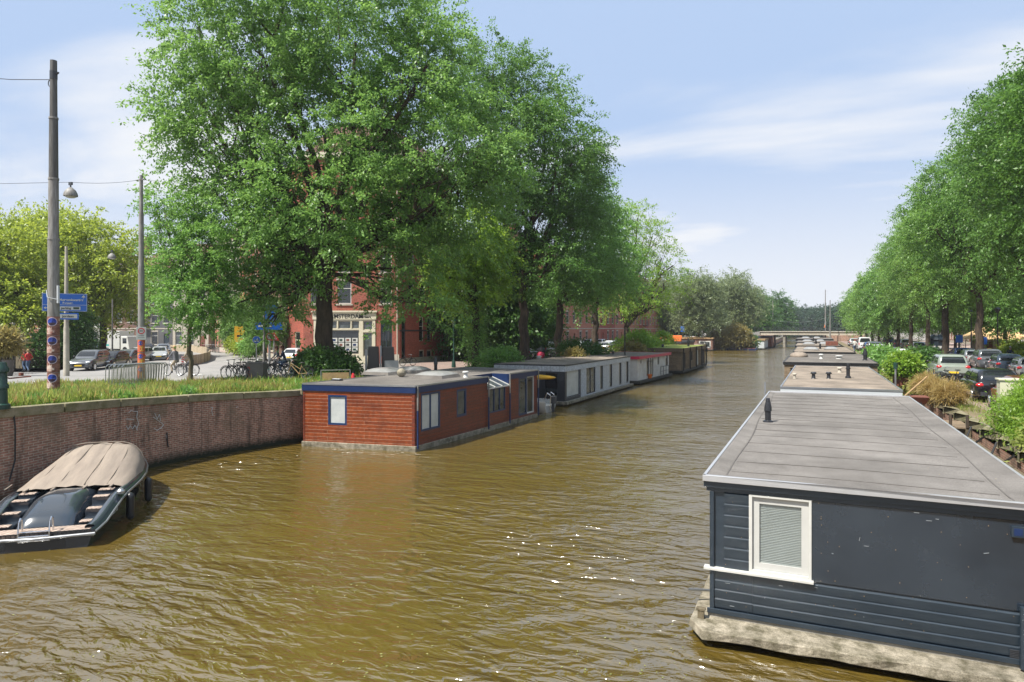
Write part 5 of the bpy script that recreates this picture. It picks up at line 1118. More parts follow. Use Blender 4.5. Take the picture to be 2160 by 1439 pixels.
pa = proto(17.5, 5.2, 'elm', 31, 1700, 60, .17, .50, tr=.30, nl=17, low=.38, loose=1.15); pb = proto(17.5, 5.0, 'elm', 32, 1700, 60, .17, .50, tr=.32, nl=16, low=.39, loose=1.15)
pc = proto(15, 5.2, 'elm', 33, 1200, 34, .34, .75, tr=.3, nl=12, low=.32)
RT = [(12.3, 36, pa, 'nearest elm at the right edge, overhanging the beige cabinet'), (12.3, 50, pb, 'second elm on the right bank, its crown filling the top right'), (12.3, 64.2, pa, 'elm with a thick bulging trunk among the parked hatchbacks on the right'), (12.0, 77, pb, 'elm on the right bank behind the bulging trunk'),
      (12.0, 88, pa, 'elm with a thin dark trunk beside the white parked car'), (14.8, 96, pb, 'elm with a lumpy trunk next to the navy kiosk'), (11.8, 100, pa, 'elm behind the dark parked cars on the right bank'), (11.6, 112, pc, 'elm in the middle of the right bank row'), (11.4, 125, pc, 'elm past the middle of the right bank row'), (11.2, 138, pc, 'fourth elm from the far bridge on the right'), (11, 150, pc, 'third elm from the far bridge on the right'), (10.8, 162, pc, 'second elm from the far bridge on the right'), (10.6, 176, pc, 'elm nearest the far bridge on the right')]
for i, (x, y, pr, lb) in enumerate(RT): tr_o = put(pr, (x, y, ZR), rnd.uniform(0, 6.28), lb, 'elms in a row along the right bank', (*((.94, .94) if i < 4 else (.80, .80)), (.98, 1.10, 1.04, .96, .98, .90, .94, .98, .9, .95, .88, .9, .86)[i]+rnd.uniform(-.03, .03))); leafset(tr_o, ['elmd', 'elmd', 'elm', 'elml', 'elm', 'elmd', 'elml', 'elm', 'elmd', 'elml', 'elm', 'elml', 'elm'][i])
for i, (x, y) in enumerate(((20.5, 70), (21, 96), (20, 120), (20.5, 145), (20, 170))): put(pc, (x, y, ZR), rnd.uniform(0, 6.28), ['tree', 'second tree', 'third tree', 'fourth tree', 'last tree'][i]+' of the back row standing before the right bank houses', 'back row of trees by the houses', rnd.uniform(.7, .9))
pw = proto(16, 5.5, 'willow', 34, 1500, 26, .34, .9, tr=.35, nl=13, low=.28, inner=.25, name='willow_tree'); pd_ = proto(15, 6.5, 'deep', 35, 1300, 26, .5, 1.0, tr=.35, nl=12, low=.15)
px_ = proto(15, 6.2, 'far', 36, 900, 22, .8, 1.3, tr=.4, nl=12, low=.12)
def tp(px, d, pr, s, lb, grp, z=None): p = G(px, d, gzd(d) if z is None else z); put(pr, p, rnd.uniform(0, 6.28), lb, grp, s)
tp(1475, 147, pw, 1.0, 'grey-green tree with several dark stems left of the ochre bush', 'grey-green trees before the far bridge'); tp(1552, 162, pw, 1.08, 'feathery grey-green tree behind the ochre bush', 'grey-green trees before the far bridge'); tp(1520, 200, pw, 1.1, 'grey-green tree standing between and behind the two big ones', 'grey-green trees before the far bridge'); tp(1590, 185, pd_, .85, 'dark rounded tree left of the far bridge', 'trees round the far bridge')
tp(1600, 230, pd_, 1.0, 'dark round tree just behind the left end of the far bridge', 'trees round the far bridge'); tp(1640, 255, pd_, 1.05, 'dark green tree sloping down behind the left bridge pole', 'trees round the far bridge'); tp(1440, 185, pd_, 1.15, 'dark tree at the end of the canal houses', 'trees round the far bridge'); tp(1405, 175, pw, 1.05, 'pale feathery tree in front of the last canal houses', 'grey-green trees before the far bridge')
for i, (x, d, s) in enumerate(((1570, 300, 1.0), (1625, 330, .95), (1668, 350, .9), (1700, 380, .95), (1728, 360, .9), (1752, 330, .9), (1785, 300, .95), (1650, 430, 1.1), (1690, 460, 1.1), (1716, 480, 1.15), (1745, 450, 1.1), (1775, 420, 1.1), (1672, 400, 1.0), (1735, 400, 1.0))):
    tp(x, d, px_, s, ['left end', 'second', 'third', 'central', 'fifth', 'sixth', 'right end', 'rear left', 'rear second', 'rear central', 'rear fourth', 'rear right', 'inner left', 'inner right'][i]+' tree of the distant dark wood beyond the bridge', 'distant wood beyond the bridge', 1.6)
# garden trees right of the corner building, square trees at the left
for i, (x, d, s, pr) in enumerate(((985, 72, .75, pd_), (1045, 74, .8, pd_), (1085, 78, .7, pd_), (1125, 84, .62, pd_))): tp(x, d, pr, s, ['leftmost', 'second', 'third', 'rightmost'][i]+' dark garden tree between the corner building and the canal houses', 'dark garden trees')
for i, (x, d, s) in enumerate(((560, 70, .45), (505, 86, .5))): tp(x, d, pc, s, ['small tree in the side street behind the blue sign', 'small tree far down the side street behind the yellow sign'][i], 'small trees in the side street')
tp(148, 62, pd_, (.34, .34, .37), 'dark evergreen bushy tree behind the blue direction sign post', 'evergreens at the square')
# ---------------------------------------------------------------- bushes and plants
def bush(name, label, lobes, n, per, leaf, clr, m, seed, cat='bush', group=None, stems=5, asp=.5, droop=.4, base=None):
    lobes = [tuple(l) if len(l) == 6 else (*l[:5], l[5]) for l in lobes]
    if base and abs(base[2]-1.9) < .07: base = (base[0]+.3, base[1], ZR); lobes = [(l[0]+.3, l[1], l[2]-.25, *l[3:]) for l in lobes]
    lb = [tuple(l) for l in lobes]; base = base or (lb[0][0], lb[0][1], min(l[2]-l[5] for l in lb)); root = wthing(name, label, cat, base, group); rg = np.random.default_rng(seed); mb = MB()
    for l in lb:
        for _ in range(stems): e = Vector(l[:3])+Vector(unit(rg.normal(size=3)))*l[3]*.7; limb(mb, (base[0]+rg.normal()*.1, base[1]+rg.normal()*.1, base[2]-.03), e, .025, .008, rg, 3, .1, 4)
    mb.build('stem', 'bark', root); c, n_ = crown_pts(lb, n, rg, .3, -.9); c[:, 2] = np.maximum(c[:, 2], base[2]+.08); np_mesh('foliage', leaves(c, per, leaf, clr, rg, n_, droop, asp=asp), 4, LEAF[m], root); return root
def gl_(px, d, z, r_, rz=None, r2=None): p = G(px, d, z); return (p.x, p.y, p.z, r_, r_, r2 or rz or r_)
bush('shrub', 'dark glossy shrub left of the big elm trunk', [gl_(655, 37.5, 2.9, .75, .8), gl_(640, 37.8, 2.7, .5, .5), gl_(668, 36.9, 3.2, .6, .7)], 420, 18, .20, .2, 'deep', 1, group='shrubs round the big elm'); bush('shrub', 'dark glossy shrub right of the big elm trunk', [gl_(712, 37.5, 2.95, .8, .8), gl_(735, 38, 2.7, .5, .5), gl_(700, 36.8, 2.7, .6, .6)], 420, 18, .20, .2, 'deep', 2, group='shrubs round the big elm')
bush('shrub', 'green leafy bushes behind the pale houseboat roof', [gl_(1045, 46, 2.9, .9, .7), gl_(1065, 46.5, 2.9, .8, .8), gl_(1030, 47, 2.7, .7, .6), gl_(1080, 47, 2.8, .6, .5)], 420, 16, .16, .2, 'mid', 3); bush('shrub', 'dark bush and climbers left of the silver parked cars', [gl_(1215, 60, 2.9, 1.3, 1.0), gl_(1195, 62, 2.8, 1.0, .9), gl_(1245, 62, 2.8, 1.1, .9), gl_(1265, 63, 2.6, .9, .7)], 600, 16, .2, .25, 'deep', 4); bush('shrub', 'ochre grass clump beyond the pale houseboat roof', [gl_(1212, 55, 2.6, .7, .55)], 200, 16, .25, .2, 'reed', 5)
bush('shrub', 'light green shrubs above the raspberry edged roof', [gl_(1345, 74, 3.3, 1.6, 1.5), gl_(1365, 78, 3.0, 1.3, 1.3), gl_(1310, 78, 2.9, 1.0, .8), gl_(1395, 92, 3.3, 1.5, 1.2)], 800, 16, .25, .3, 'fresh', 6); bush('shrub', 'tan dry grass clump left of the green sedum roof', [gl_(1335, 72, 2.8, 1.0, .6)], 200, 14, .3, .25, 'reed', 7)
bush('bush', 'large ochre flowering bush on the blue barge before the far bridge', [gl_(1525, 148, 3.0, 2.7, 2.2), gl_(1550, 149, 3.3, 3.0, 2.6), gl_(1510, 148, 2.4, 2.0, 1.8), gl_(1568, 150, 2.2, 1.9, 1.7)], 900, 20, .42, .5, 'reed', 8, base=(*G(1540, 149, 0)[:2], .5)); bush('bush', 'dark green bush right of the ochre bush', [gl_(1577, 150, 2.0, 1.9, 2.0)], 260, 16, .4, .4, 'deep', 9)
bush('shrub', 'dark evergreen shrub behind the walkers at the left', [gl_(90, 58, 3.0, 1.3, 1.5), gl_(112, 59, 3.5, 1.5, 1.8), gl_(150, 61, 3.3, 1.7, 1.7)], 700, 16, .22, .3, 'deep', 10); bush('potted_palm', 'yellowish spiky plant in a tall pot at the left edge', [gl_(8, 40, 4.3, .8, .6), gl_(20, 40, 3.9, .5, .4)], 200, 14, .4, .15, 'reed', 11, asp=.15, base=(*G(12, 40, 0)[:2], 3.0))
for i, (x, d, m_, r_) in enumerate(((498, 84, 'lime', .95), (515, 78, 'lime', 1.1), (532, 72, 'mid', 1.0))): bush('round_shrub', ['small round yellow shrub in the side street', 'light green round shrub between the two others in the side street', 'spiky pale shrub nearest the round blue sign'][i], [gl_(x, d, 3.15, r_, .9)], 240, 16, .25, .25, m_, 20+i, group='round shrubs in the side street')
# right bank plants
bush('tall_weeds', 'tall bright green feathery weeds in front of the black estate car', [(5.7, 24.3, 2.7, .62, .6, .85), (6.0, 25.2, 2.9, .6, .6, .85), (5.6, 25.6, 2.5, .6, .6, .7), (5.5, 23.4, 2.3, .35, .4, .5)], 1100, 18, .11, .14, 'fresh', 30, asp=.3, base=(5.8, 24.8, 1.9), stems=14)
bush('flowering_weeds', 'pale yellow-green broad leaved weeds below the tall green weeds', [(5.55, 21.9, 2.2, .48, .5, .42), (5.75, 21.2, 2.15, .42, .45, .35), (5.5, 22.6, 2.3, .35, .35, .5)], 480, 12, .14, .13, 'grass', 31, base=(5.6, 21.8, 1.9), asp=.7, stems=8)
bush('tall_weeds', 'bright green weeds with yellow flowers at the lower right edge', [(5.8, 16.9, 2.4, .55, .8, .75), (6.2, 17.8, 2.6, .6, .7, .9), (5.6, 16, 2.2, .45, .5, .5), (6.3, 16.2, 2.4, .6, .6, .8), (5.9, 19, 2.4, .4, .4, .6)], 1300, 16, .11, .14, 'fresh', 32, asp=.35, base=(6, 17, 1.9), stems=12)
bush('creeper', 'creeping plants growing down the quay edge at the right', [(5.0, 14.6, 1.9, .3, .6, .4), (4.9, 13.6, 1.6, .3, .5, .45), (5.1, 12.8, 1.9, .4, .5, .4), (4.8, 17.2, 1.9, .15, .3, .3)], 520, 12, .11, .12, 'fresh', 33, base=(5, 14, 1.6), asp=.6)
bush('dry_grass', 'pale dry grass clump nearest the tilted pole', [gl_(1957, 30.5, 2.4, .5, .45)], 240, 16, .28, .1, 'gold', 34, asp=.07, base=(*G(1957, 30.5, 0)[:2], 1.9), group='dry grass clumps'); bush('dry_grass', 'straw coloured dry grass above the grey planter', [gl_(1985, 28.3, 2.5, .48, .4)], 240, 16, .28, .1, 'gold', 35, asp=.07, base=(*G(1985, 28.3, 0)[:2], 1.95), group='dry grass clumps')
bush('dry_grass', 'ochre dry grass clump behind the first two', [gl_(1937, 34, 2.4, .5, .45)], 240, 16, .28, .1, 'gold', 36, asp=.07, base=(*G(1937, 34, 0)[:2], 1.9), group='dry grass clumps')
bush('planter_shrub', 'leafy green shrub growing from the red brown planter', [gl_(1906, 38, 3.0, .75, .6), gl_(1897, 38, 2.8, .5, .4)], 320, 14, .17, .16, 'fresh', 37, base=(*G(1906, 38, 0)[:2], 2.35), asp=.6); bush('shrub', 'dark green shrub in front of the silver parked hatchbacks', [gl_(1945, 48, 2.8, 1.0, .8), gl_(1928, 50, 2.5, .7, .6), gl_(1957, 47, 2.6, .7, .7)], 650, 16, .2, .25, 'deep', 38)
bush('shrub', 'yellow-green weeds and reeds along the right quay', [(5.3, 47, 2.15, .55, 3, .4), (5.4, 54, 2.2, .6, 3, .45), (5.3, 41, 2.1, .5, 2.5, .35)], 700, 16, .2, .22, 'grass', 39, base=(5.4, 48, 1.9)); bush('shrub', 'dark reeds beyond the yellow-green ones on the right quay', [(5.4, 64, 2.6, .8, 3.5, .9), (5.4, 74, 2.5, .8, 4, .8)], 600, 16, .3, .3, 'mid', 40, base=(5.5, 70, 1.9))
bush('shrub', 'yellow-green bush by the blue sign near the kiosk', [(17.5, 75, 2.8, 1.3, 1.5, 1.0), (16.8, 68, 2.5, .9, 1, .8)], 350, 14, .3, .3, 'lime', 41, base=(17.5, 75, 2.0))
# ---------------------------------------------------------------- grass
def inside(pt, poly):
    x, y = pt; c = False; j = len(poly)-1
    for i in range(len(poly)):
        if (poly[i][1] > y) != (poly[j][1] > y) and x < (poly[j][0]-poly[i][0])*(y-poly[i][1])/(poly[j][1]-poly[i][1])+poly[i][0]: c = not c
        j = i
    return c
LP = [tuple(p) for p in offs(QL, .40)[2:7]]+[(-20.7, 27.3)]+[tuple(p) for p in lawn[::-1]]
rg = np.random.default_rng(9)
def blades(n, m, hmin, hmax, wgt, name, label=None, width=.012, ymax=99):
    pts = []; xs_ = [p[0] for p in LP]; ys_ = [p[1] for p in LP]
    while len(pts) < n:
        p = (rg.uniform(max(-33, min(xs_)), max(xs_)), rg.uniform(min(ys_), max(ys_)))
        if inside(p, LP) and rg.uniform() < wgt(p): pts.append(p)
    P_ = np.array(pts); z = np.interp(-P_[:, 0]*ST+P_[:, 1]*CT, [17, 29, 36, 52], [2.81, 2.25, 2.25, 1.5]); b_ = np.stack([P_[:, 0], P_[:, 1], z], 1)
    hh = rg.uniform(hmin, hmax, (n, 1)); a = rg.uniform(0, 6.28, (n, 1)); u = np.concatenate([np.cos(a), np.sin(a), 0*a], 1)*width*rg.uniform(.7, 1.5, (n, 1)); ln = rg.normal(size=(n, 3))*.28; ln[:, 2] = 1; ln = unit(ln)
    np_g = np.stack([b_-u, b_+u, b_+ln*hh*.6+u*.7, b_+ln*hh+rg.normal(size=(n, 3))*.03], 1); o = np_mesh(name, np_g.reshape(-1, 3), 4, LEAF[m]); o['kind'] = 'stuff'; return o
tf = lambda p: .5+.5*math.sin(p[0]*1.7+2+.8*math.sin(p[1]*3.1))*math.sin(p[1]*2.3+math.sin(p[0]*2.2))
def edge_w(p): return (1.0 if p[1] < 23.2 and tf(p) > .25 else .12)
blades(26000, 'grass', .08, .30, edge_w, 'grass', width=.011); blades(9000, 'grass', .22, .48, lambda p: (1.0 if p[1] < 21.5 and tf(p) > .62 else .02), 'grass', width=.012); blades(5000, 'mid', .12, .40, lambda p: (1.0 if p[1] < 21.5 and tf(p) < .18 else .01), 'grass', width=.03); blades(22000, 'grass2', .05, .16, lambda p: 1, 'grass', width=.010); blades(5000, 'gold', .15, .48, lambda p: edge_w(p)*(.4 if tf(p) > .5 else .1), 'grass', width=.006)
rg = np.random.default_rng(10); n = 9000; x = XR+.4+rg.uniform(0, 1, n)**1.3*1.9; y = rg.uniform(12, 60, n); cl_ = (np.sin(x*3)*np.sin(y*1.1)+rg.uniform(-.6, .6, n)) > -.1; x, y = x[cl_], y[cl_]; n = len(x)
b_ = np.stack([x, y, np.full(n, ZR)], 1); a = rg.uniform(0, 6.28, (n, 1)); u = np.concatenate([np.cos(a), np.sin(a), 0*a], 1)*.012; ln = rg.normal(size=(n, 3))*.4; ln[:, 2] = 1; ln = unit(ln); hh = rg.uniform(.06, .3, (n, 1))
np_mesh('grass', np.stack([b_-u, b_+u, b_+ln*hh*.6+u*.7, b_+ln*hh], 1).reshape(-1, 3), 4, LEAF['grass'])['kind'] = 'stuff'
# leaves and specks drifting on the canal
K['flot'] = leaf_mat('floating_leaf', (.16, .20, .03), (.36, .34, .16), .1, .8)
n = 420; l_ = []
while len(l_) < n:
    px, py = rg.uniform(0, 1500), 980+460*rg.uniform()**.8; p = P(px, py, 0)
    if rg.uniform() < .35+.65*(math.sin(px*.013+py*.02)*.5+.5): l_.append((p.x+rg.normal()*.1, p.y+rg.normal()*.1, .008))
c_ = np.array(l_); a = rg.uniform(0, 6.28, (n, 1)); s_ = rg.uniform(.006, .03, (n, 1)); u = np.concatenate([np.cos(a), np.sin(a), 0*a], 1)*s_; v = np.concatenate([-np.sin(a), np.cos(a), 0*a], 1)*s_*.55
np_mesh('floating_leaves', np.stack([c_-u, c_-v, c_+u, c_+v], 1).reshape(-1, 3), 4, 'flot')['kind'] = 'stuff'
n = 160; x = rg.uniform(RA.x+.1, RB.x-.1, n); y = RA.y+rg.uniform(0.1, 14, n); c_ = np.stack([x, y, np.full(n, 2.60)], 1); s_ = rg.uniform(.006, .016, (n, 1)); a = rg.uniform(0, 6.28, (n, 1)); u = np.concatenate([np.cos(a), np.sin(a), 0*a], 1)*s_; v = np.concatenate([-np.sin(a), np.cos(a), 0*a], 1)*s_*.6
np_mesh('fallen_leaves', np.stack([c_-u, c_-v, c_+u, c_+v], 1).reshape(-1, 3), 4, LEAF['gold'])['kind'] = 'stuff'
# ---------------------------------------------------------------- cars
def rrect(hx, y0, y1, cr, nf=4, ns=7):
    # perimeter points of a rounded rectangle with tags for the segment that starts at each point
    pts = []
    for i in range(nf+1): pts.append((-hx+cr+(2*hx-2*cr)*i/nf, y1+.0, 'F' if i < nf else 'c'))
    pts.append((hx-cr*.3, y1-cr*.3, 'c'))
    for i in range(ns+1): pts.append((hx, y1-cr-(y1-y0-2*cr)*i/ns, 'S%d' % i if i < ns else 'c'))
    pts.append((hx-cr*.3, y0+cr*.3, 'c'))
    for i in range(nf+1): pts.append((hx-cr-(2*hx-2*cr)*i/nf, y0, 'B' if i < nf else 'c'))
    pts.append((-hx+cr*.3, y0+cr*.3, 'c'))
    for i in range(ns+1): pts.append((-hx, y0+cr+(y1-y0-2*cr)*i/ns, 'S%d' % (ns-1-i) if i < ns else 'c'))
    pts.append((-hx+cr*.3, y1-cr*.3, 'c')); return pts
KINDS = {'hatch': dict(L=4.05, W=.86, H=1.47, b0=-1.92, b1=.92, t0=-1.55, t1=.05, belt=.93, hood=.88, nose=.66), 'estate': dict(L=4.7, W=.90, H=1.47, b0=-2.22, b1=1.0, t0=-1.85, t1=.1, belt=.92, hood=.86, nose=.62),
         'suv': dict(L=4.5, W=.92, H=1.66, b0=-2.15, b1=.98, t0=-1.85, t1=.15, belt=1.05, hood=1.0, nose=.78), 'van': dict(L=4.8, W=.95, H=2.0, b0=-2.36, b1=1.35, t0=-2.28, t1=.65, belt=1.1, hood=1.0, nose=.8), 'mini': dict(L=3.8, W=.84, H=1.42, b0=-1.75, b1=.85, t0=-1.45, t1=.2, belt=.90, hood=.88, nose=.7)}
CM = {}
def car_parts(kind):
    if kind in CM: return CM[kind]
    k = KINDS[kind]; h = k['L']/2; W = k['W']; bl = k['belt']
    st = [(-h, W*.80, .42, bl-.16), (-h+.06, W*.90, .30, bl-.05), (-h+.3, W*.97, .24, bl), (-h+.9, W, .21, bl+.0), (0, W, .20, bl-.01), (k['b1'], W, .20, k['hood']), (h-.75, W*.98, .22, (k['hood']+k['nose'])/2+.05), (h-.3, W*.93, .24, k['nose']+.04), (h-.06, W*.84, .32, k['nose']-.08), (h, W*.72, .42, k['nose']-.2)]
    rows = []
    for (y, w_, zl, zt) in st:
        m_ = (zl+zt)/2; half = [(0, zl), (w_*.88, zl), (w_*.98, zl+.1), (w_, m_), (w_*.985, zt-.10), (w_*.93, zt-.02), (w_*.75, zt+.02), (0, zt+.035)]
        rows.append([(x, y, z) for x, z in half]+[(-x, y, z) for x, z in half[::-1][1:-1]])
    b = MB().grid(rows, close=True); b.f.append(tuple(range(14))); b.m.append(0); n = len(b.v); b.f.append(tuple(range(n-1, n-15, -1))); b.m.append(0)
    # glasshouse
    hx0, hx1 = W*.90, W*.72; z0, z1 = bl-.03, k['H']; cols = []; NL = 6
    for j in range(NL+1):
        f = j/NL; fb = f+.12*math.sin(math.pi*f)
        base = rrect(hx0, k['b0'], k['b1'], .16); top = rrect(hx1, k['t0'], k['t1'], .16)
        cols.append([(a[0]+(c[0]-a[0])*(f**1.3), a[1]+(c[1]-a[1])*(f if a[1] > -.8 else f**1.4), z0+(z1-.06-z0)*fb/1.0) for a, c in zip(base, top)])
    tags = [p[2] for p in rrect(1, -1, 1, .1)]; n = len(tags)
    rf = [[( x*.90, (y-(k['t0']+k['t1'])/2)*.93+(k['t0']+k['t1'])/2, z1-.015) for x, y, z in cols[-1]], [(x*.5, (y-(k['t0']+k['t1'])/2)*.5+(k['t0']+k['t1'])/2, z1+.01) for x, y, z in cols[-1]]]
    b.grid(cols+rf, close=True); q = len(b.v); b.f.append(tuple(range(q-n, q))); b.m.append(0)
    body = b
    gls = MB(); cxm = 0; cym = (k['b0']+k['b1'])/2
    def pushed(p, t): 
        ox, oy = (0, 0)
        if t[0] == 'F': oy = .012
        elif t[0] == 'B': oy = -.012
        else: ox = .012 if p[0] > 0 else -.012
        return (p[0]+ox, p[1]+oy, p[2]+.003)
    for j in range(1, NL-1):
        for i in range(n):
            t = tags[i]; i2 = (i+1) % n
            if t == 'c' or t == 'S3' : continue
            if kind == 'van' and t in ('S4', 'S5', 'S6'): continue
            gls.poly([pushed(cols[j][i], t), pushed(cols[j][i2], t), pushed(cols[j+1][i2], t), pushed(cols[j+1][i], t)])
    parts = []
    def add(name, mb, m, sm=35, sub=()): o = mb.build(name, m, local=True, smooth=sm); parts.append((name, o.data, sub)); bpy.data.objects.remove(o)
    add('body', body, 'steel', 42); add('window', gls, 'glass', 35)
    for sx_ in (-1, 1):
        for yy in (-h+.78, h-.78):
            t = MB().tube((sx_*(W-.19), yy, .32), (sx_*(W+.012), yy, .32), .32, n=20); ri = MB(); ri.tube((sx_*(W+.0), yy, .32), (sx_*(W+.02), yy, .32), .21, n=16)
            for q in range(5): a = q*1.2566; ri.tube((sx_*(W+.025), yy, .32), (sx_*(W+.025), yy+math.cos(a)*.18, .32+math.sin(a)*.18), .025, n=4)
            ro = ri.build('rim', 'chrome', local=True); rd = ro.data; bpy.data.objects.remove(ro)
            add('wheel', t, 'black', 40, (('rim', rd),))
            add('wheel_arch', MB().tube((sx_*(W-.2), yy, .36), (sx_*(W+.003), yy, .36), .375, n=20), 'black', 40)
    for sx_ in (-1, 1):
        add('tail_light', MB().ell((sx_*W*.80, -h+.10, bl-.14), (.17 if kind != 'van' else .08, .13, .10 if kind != 'van' else .25), 12, 8), 'ltail', 80)
        add('headlight', MB().ell((sx_*W*.70, h-.17, k['nose']-.06), (.19, .15, .08), 12, 8), 'lhead', 80); add('mirror', MB().ell((sx_*(W+.06), k['b1']-.45, bl+.08), (.11, .07, .075), 8, 6), 'black', 80)
    add('rear_bumper', MB().box(-W*.80, W*.80, -h-.03, -h+.12, .30, .48), 'dark'); add('grille', MB().box(-W*.5, W*.5, h-.1, h+.012, .38, k['nose']-.16), 'black')
    add('number_plate', MB().box(-.26, .26, -h-.045, -h-.031, .52, .63), 'plate'); add('number_plate', MB().box(-.26, .26, h+.013, h+.022, .40, .51), 'plate')
    CM[kind] = parts; return parts
def car(kind, colour, p, rz, label, group=None):
    root = thing('parked_car', label, 'car', (p[0], p[1], p[2]), rz, group)
    for name, me, sub in car_parts(kind):
        o = bpy.data.objects.new(name, me); C.objects.link(o); o.parent = root
        if name == 'body': o.material_slots[0].link = 'OBJECT'; o.material_slots[0].material = CARC[colour]
        for sn, sm_ in sub: q = bpy.data.objects.new(sn, sm_); C.objects.link(q); q.parent = o
    return root
def rear(x, y, kind, rz=0): l = KINDS[kind]['L']/2; return (x-math.sin(rz)*l, y+math.cos(rz)*l, ZR+.015)
gr = 'cars parked along the right bank'
RC_ = [('estate', 'black', 7.55, 35.3, 0, 'black estate car with red lamps behind the tall green weeds'), ('hatch', 'red', 7.65, 30.2, 0, 'brownish red hatchback half hidden by the beige cabinet'),
  ('suv', 'sage', 8.0, 48.5, 0, 'pale grey-green SUV in front of the thick bulging trunk, bicycles behind it'), ('hatch', 'silver', 7.6, 55, 0, 'silver hatchback just left of the pale SUV'), ('hatch', 'white', 7.4, 67, 0, 'white hatchback behind the dark green shrub'), ('estate', 'grey', 7.1, 73, 0, 'grey estate car before the white hatchback in the quay row'),
  ('hatch', 'black', 7.1, 79.5, 0, 'black hatchback ahead of the grey estate in the quay row'), ('hatch', 'silver', 7.0, 85, 0, 'silver hatchback far along the quay row'), ('suv', 'grey', 7.0, 91, 0, 'grey SUV in the far half of the quay row'), ('hatch', 'blue', 7.0, 97.5, 0, 'blue hatchback far along the quay row'), ('van', 'white', 7.0, 108, 0, 'white van far along the quay row'), ('hatch', 'red', 7.0, 120, 0, 'dull red hatchback near the end of the quay row'), ('estate', 'silver', 7.0, 134, 0, 'silver estate near the far bridge'),
  ('mini', 'silver', 12.9, 52.2, -.06, 'light silver small hatchback with round red lamps at the right edge'), ('estate', 'bluegrey', 12.8, 56.8, -.05, 'blue-grey estate car beside the light small hatchback'), ('suv', 'grey', 12.7, 62.0, -.04, 'dark grey car with a wide rear window right of the thick trunk'), ('hatch', 'white', 12.7, 67.5, -.03, 'white hatchback left of the thick trunk in the second row'), ('hatch', 'blue', 12.8, 72.5, -.03, 'blue hatchback in the second row before the navy kiosk'),
  ('estate', 'silver', 13.0, 102, 0, 'silver estate in the far second row'), ('hatch', 'black', 13.0, 108, 0, 'black hatchback in the far second row'), ('suv', 'white', 13, 115, 0, 'white SUV in the far second row'), ('hatch', 'grey', 13, 124, 0, 'grey hatchback in the far second row'), ('suv', 'blue', 13, 140, 0, 'blue SUV near the far bridge')]
for (k, c_, x, y, a, lb) in RC_: car(k, c_, rear(x, y, k, a), a, lb, gr)
def lcar(kind, colour, px, d, vec, label, group='cars parked round the left square'):
    # vec: heading in camera terms (right, away)
    wx, wy = vec[0]*CT-vec[1]*ST, vec[0]*ST+vec[1]*CT; p = G(px, d, gzd(d)+.012); return car(kind, colour, p, math.atan2(-wx, wy), label, group)
lcar('suv', 'grey', 190, 55, (.20, -.98), 'dark grey SUV facing us, nearest of the row behind the steel barriers'); lcar('hatch', 'black', 234, 58, (.1, -.99), 'black hatchback parked second behind the dark grey SUV'); lcar('hatch', 'grey', 268, 62, (.1, -.99), 'dark hatchback parked third behind the dark grey SUV'); lcar('hatch', 'silver', 292, 69, (.1, -.99), 'silver car at the end of the row by the striped pole')
lcar('hatch', 'silver', 337, 72, (.42, -.9), 'silver car with a yellow plate driving towards us on the left road'); lcar('estate', 'white', 345, 84, (.45, -.88), 'white car queueing behind the silver one'); lcar('hatch', 'black', 310, 84, (.4, -.9), 'black car between the two poles behind the queue')
lcar('suv', 'black', 195, 88, (.9, -.2), 'black car roof seen behind the parked bicycles at the left'); lcar('hatch', 'white', 630, 67, (.15, 1), 'white van-like car parked behind the cyclists by the corner shop')
gl2 = 'cars parked along the left canal street'
lcar('hatch', 'silver', 1066, 74, (.42, .9), 'silver hatchback right of the ivy clad trunk', gl2); lcar('estate', 'silver', 1085, 80, (.42, .9), 'long silver estate behind the silver hatchback on the left bank', gl2); lcar('hatch', 'grey', 1118, 76, (.42, .9), 'grey-green hatchback behind the pink child seat', gl2); lcar('van', 'black', 1154, 82, (.42, .9), 'dark blue-black van left of the dark leaning trunk', gl2); lcar('hatch', 'silver', 1137, 98, (.42, .9), 'light car partly behind the dark van', gl2)
for i, (x, d, c_, k) in enumerate(((1225, 104, 'white', 'hatch'), (1246, 110, 'silver', 'suv'), (1283, 98, 'silver', 'hatch'), (1290, 106, 'white', 'hatch'), (1308, 118, 'grey', 'hatch'), (1270, 122, 'white', 'estate'), (1462, 160, 'white', 'hatch'), (1482, 165, 'grey', 'hatch'), (1590, 168, 'black', 'suv'), (1603, 174, 'black', 'hatch'))):
    lcar(k, c_, x, d, (.42, .9), ['white hatchback above the ochre grass clump', 'silver SUV left of the right elm trunk', 'silver hatchback beside the dark bush', 'white hatchback just behind the silver one by the dark bush', 'grey hatchback by the forked trunk', 'white estate far behind the dark bush', 'small white car left of the grey-green tree', 'small grey car right of the grey-green tree', 'black SUV left of the far bridge', 'black car nearest the left end of the far bridge'][i], gl2)
# white lorry
p = G(248, 92, 1.5); lr = wthing('lorry', 'white box lorry with a teal stripe in front of the left houses', 'lorry', p); MB().box(p.x-2.2, p.x+2.0, p.y-1.1, p.y+1.1, 2.1, 4.6).build('cargo_box', 'whitep', lr, bev=.05); MB().box(p.x-2.21, p.x-.2, p.y-1.112, p.y-1.101, 2.5, 2.75).build('teal_stripe', 'green1', lr)
MB().hexa([(p.x+2.1, p.y-1, 1.9), (p.x+3.9, p.y-1, 1.9), (p.x+3.9, p.y+1, 1.9), (p.x+2.1, p.y+1, 1.9), (p.x+2.1, p.y-1, 3.9), (p.x+3.4, p.y-1, 3.9), (p.x+3.4, p.y+1, 3.9), (p.x+2.1, p.y+1, 3.9)]).build('cab', 'white', lr, bev=.08)
MB().box(p.x+2.5, p.x+3.3, p.y-1.02, p.y-1.001, 2.9, 3.6).build('window', 'glass', lr)
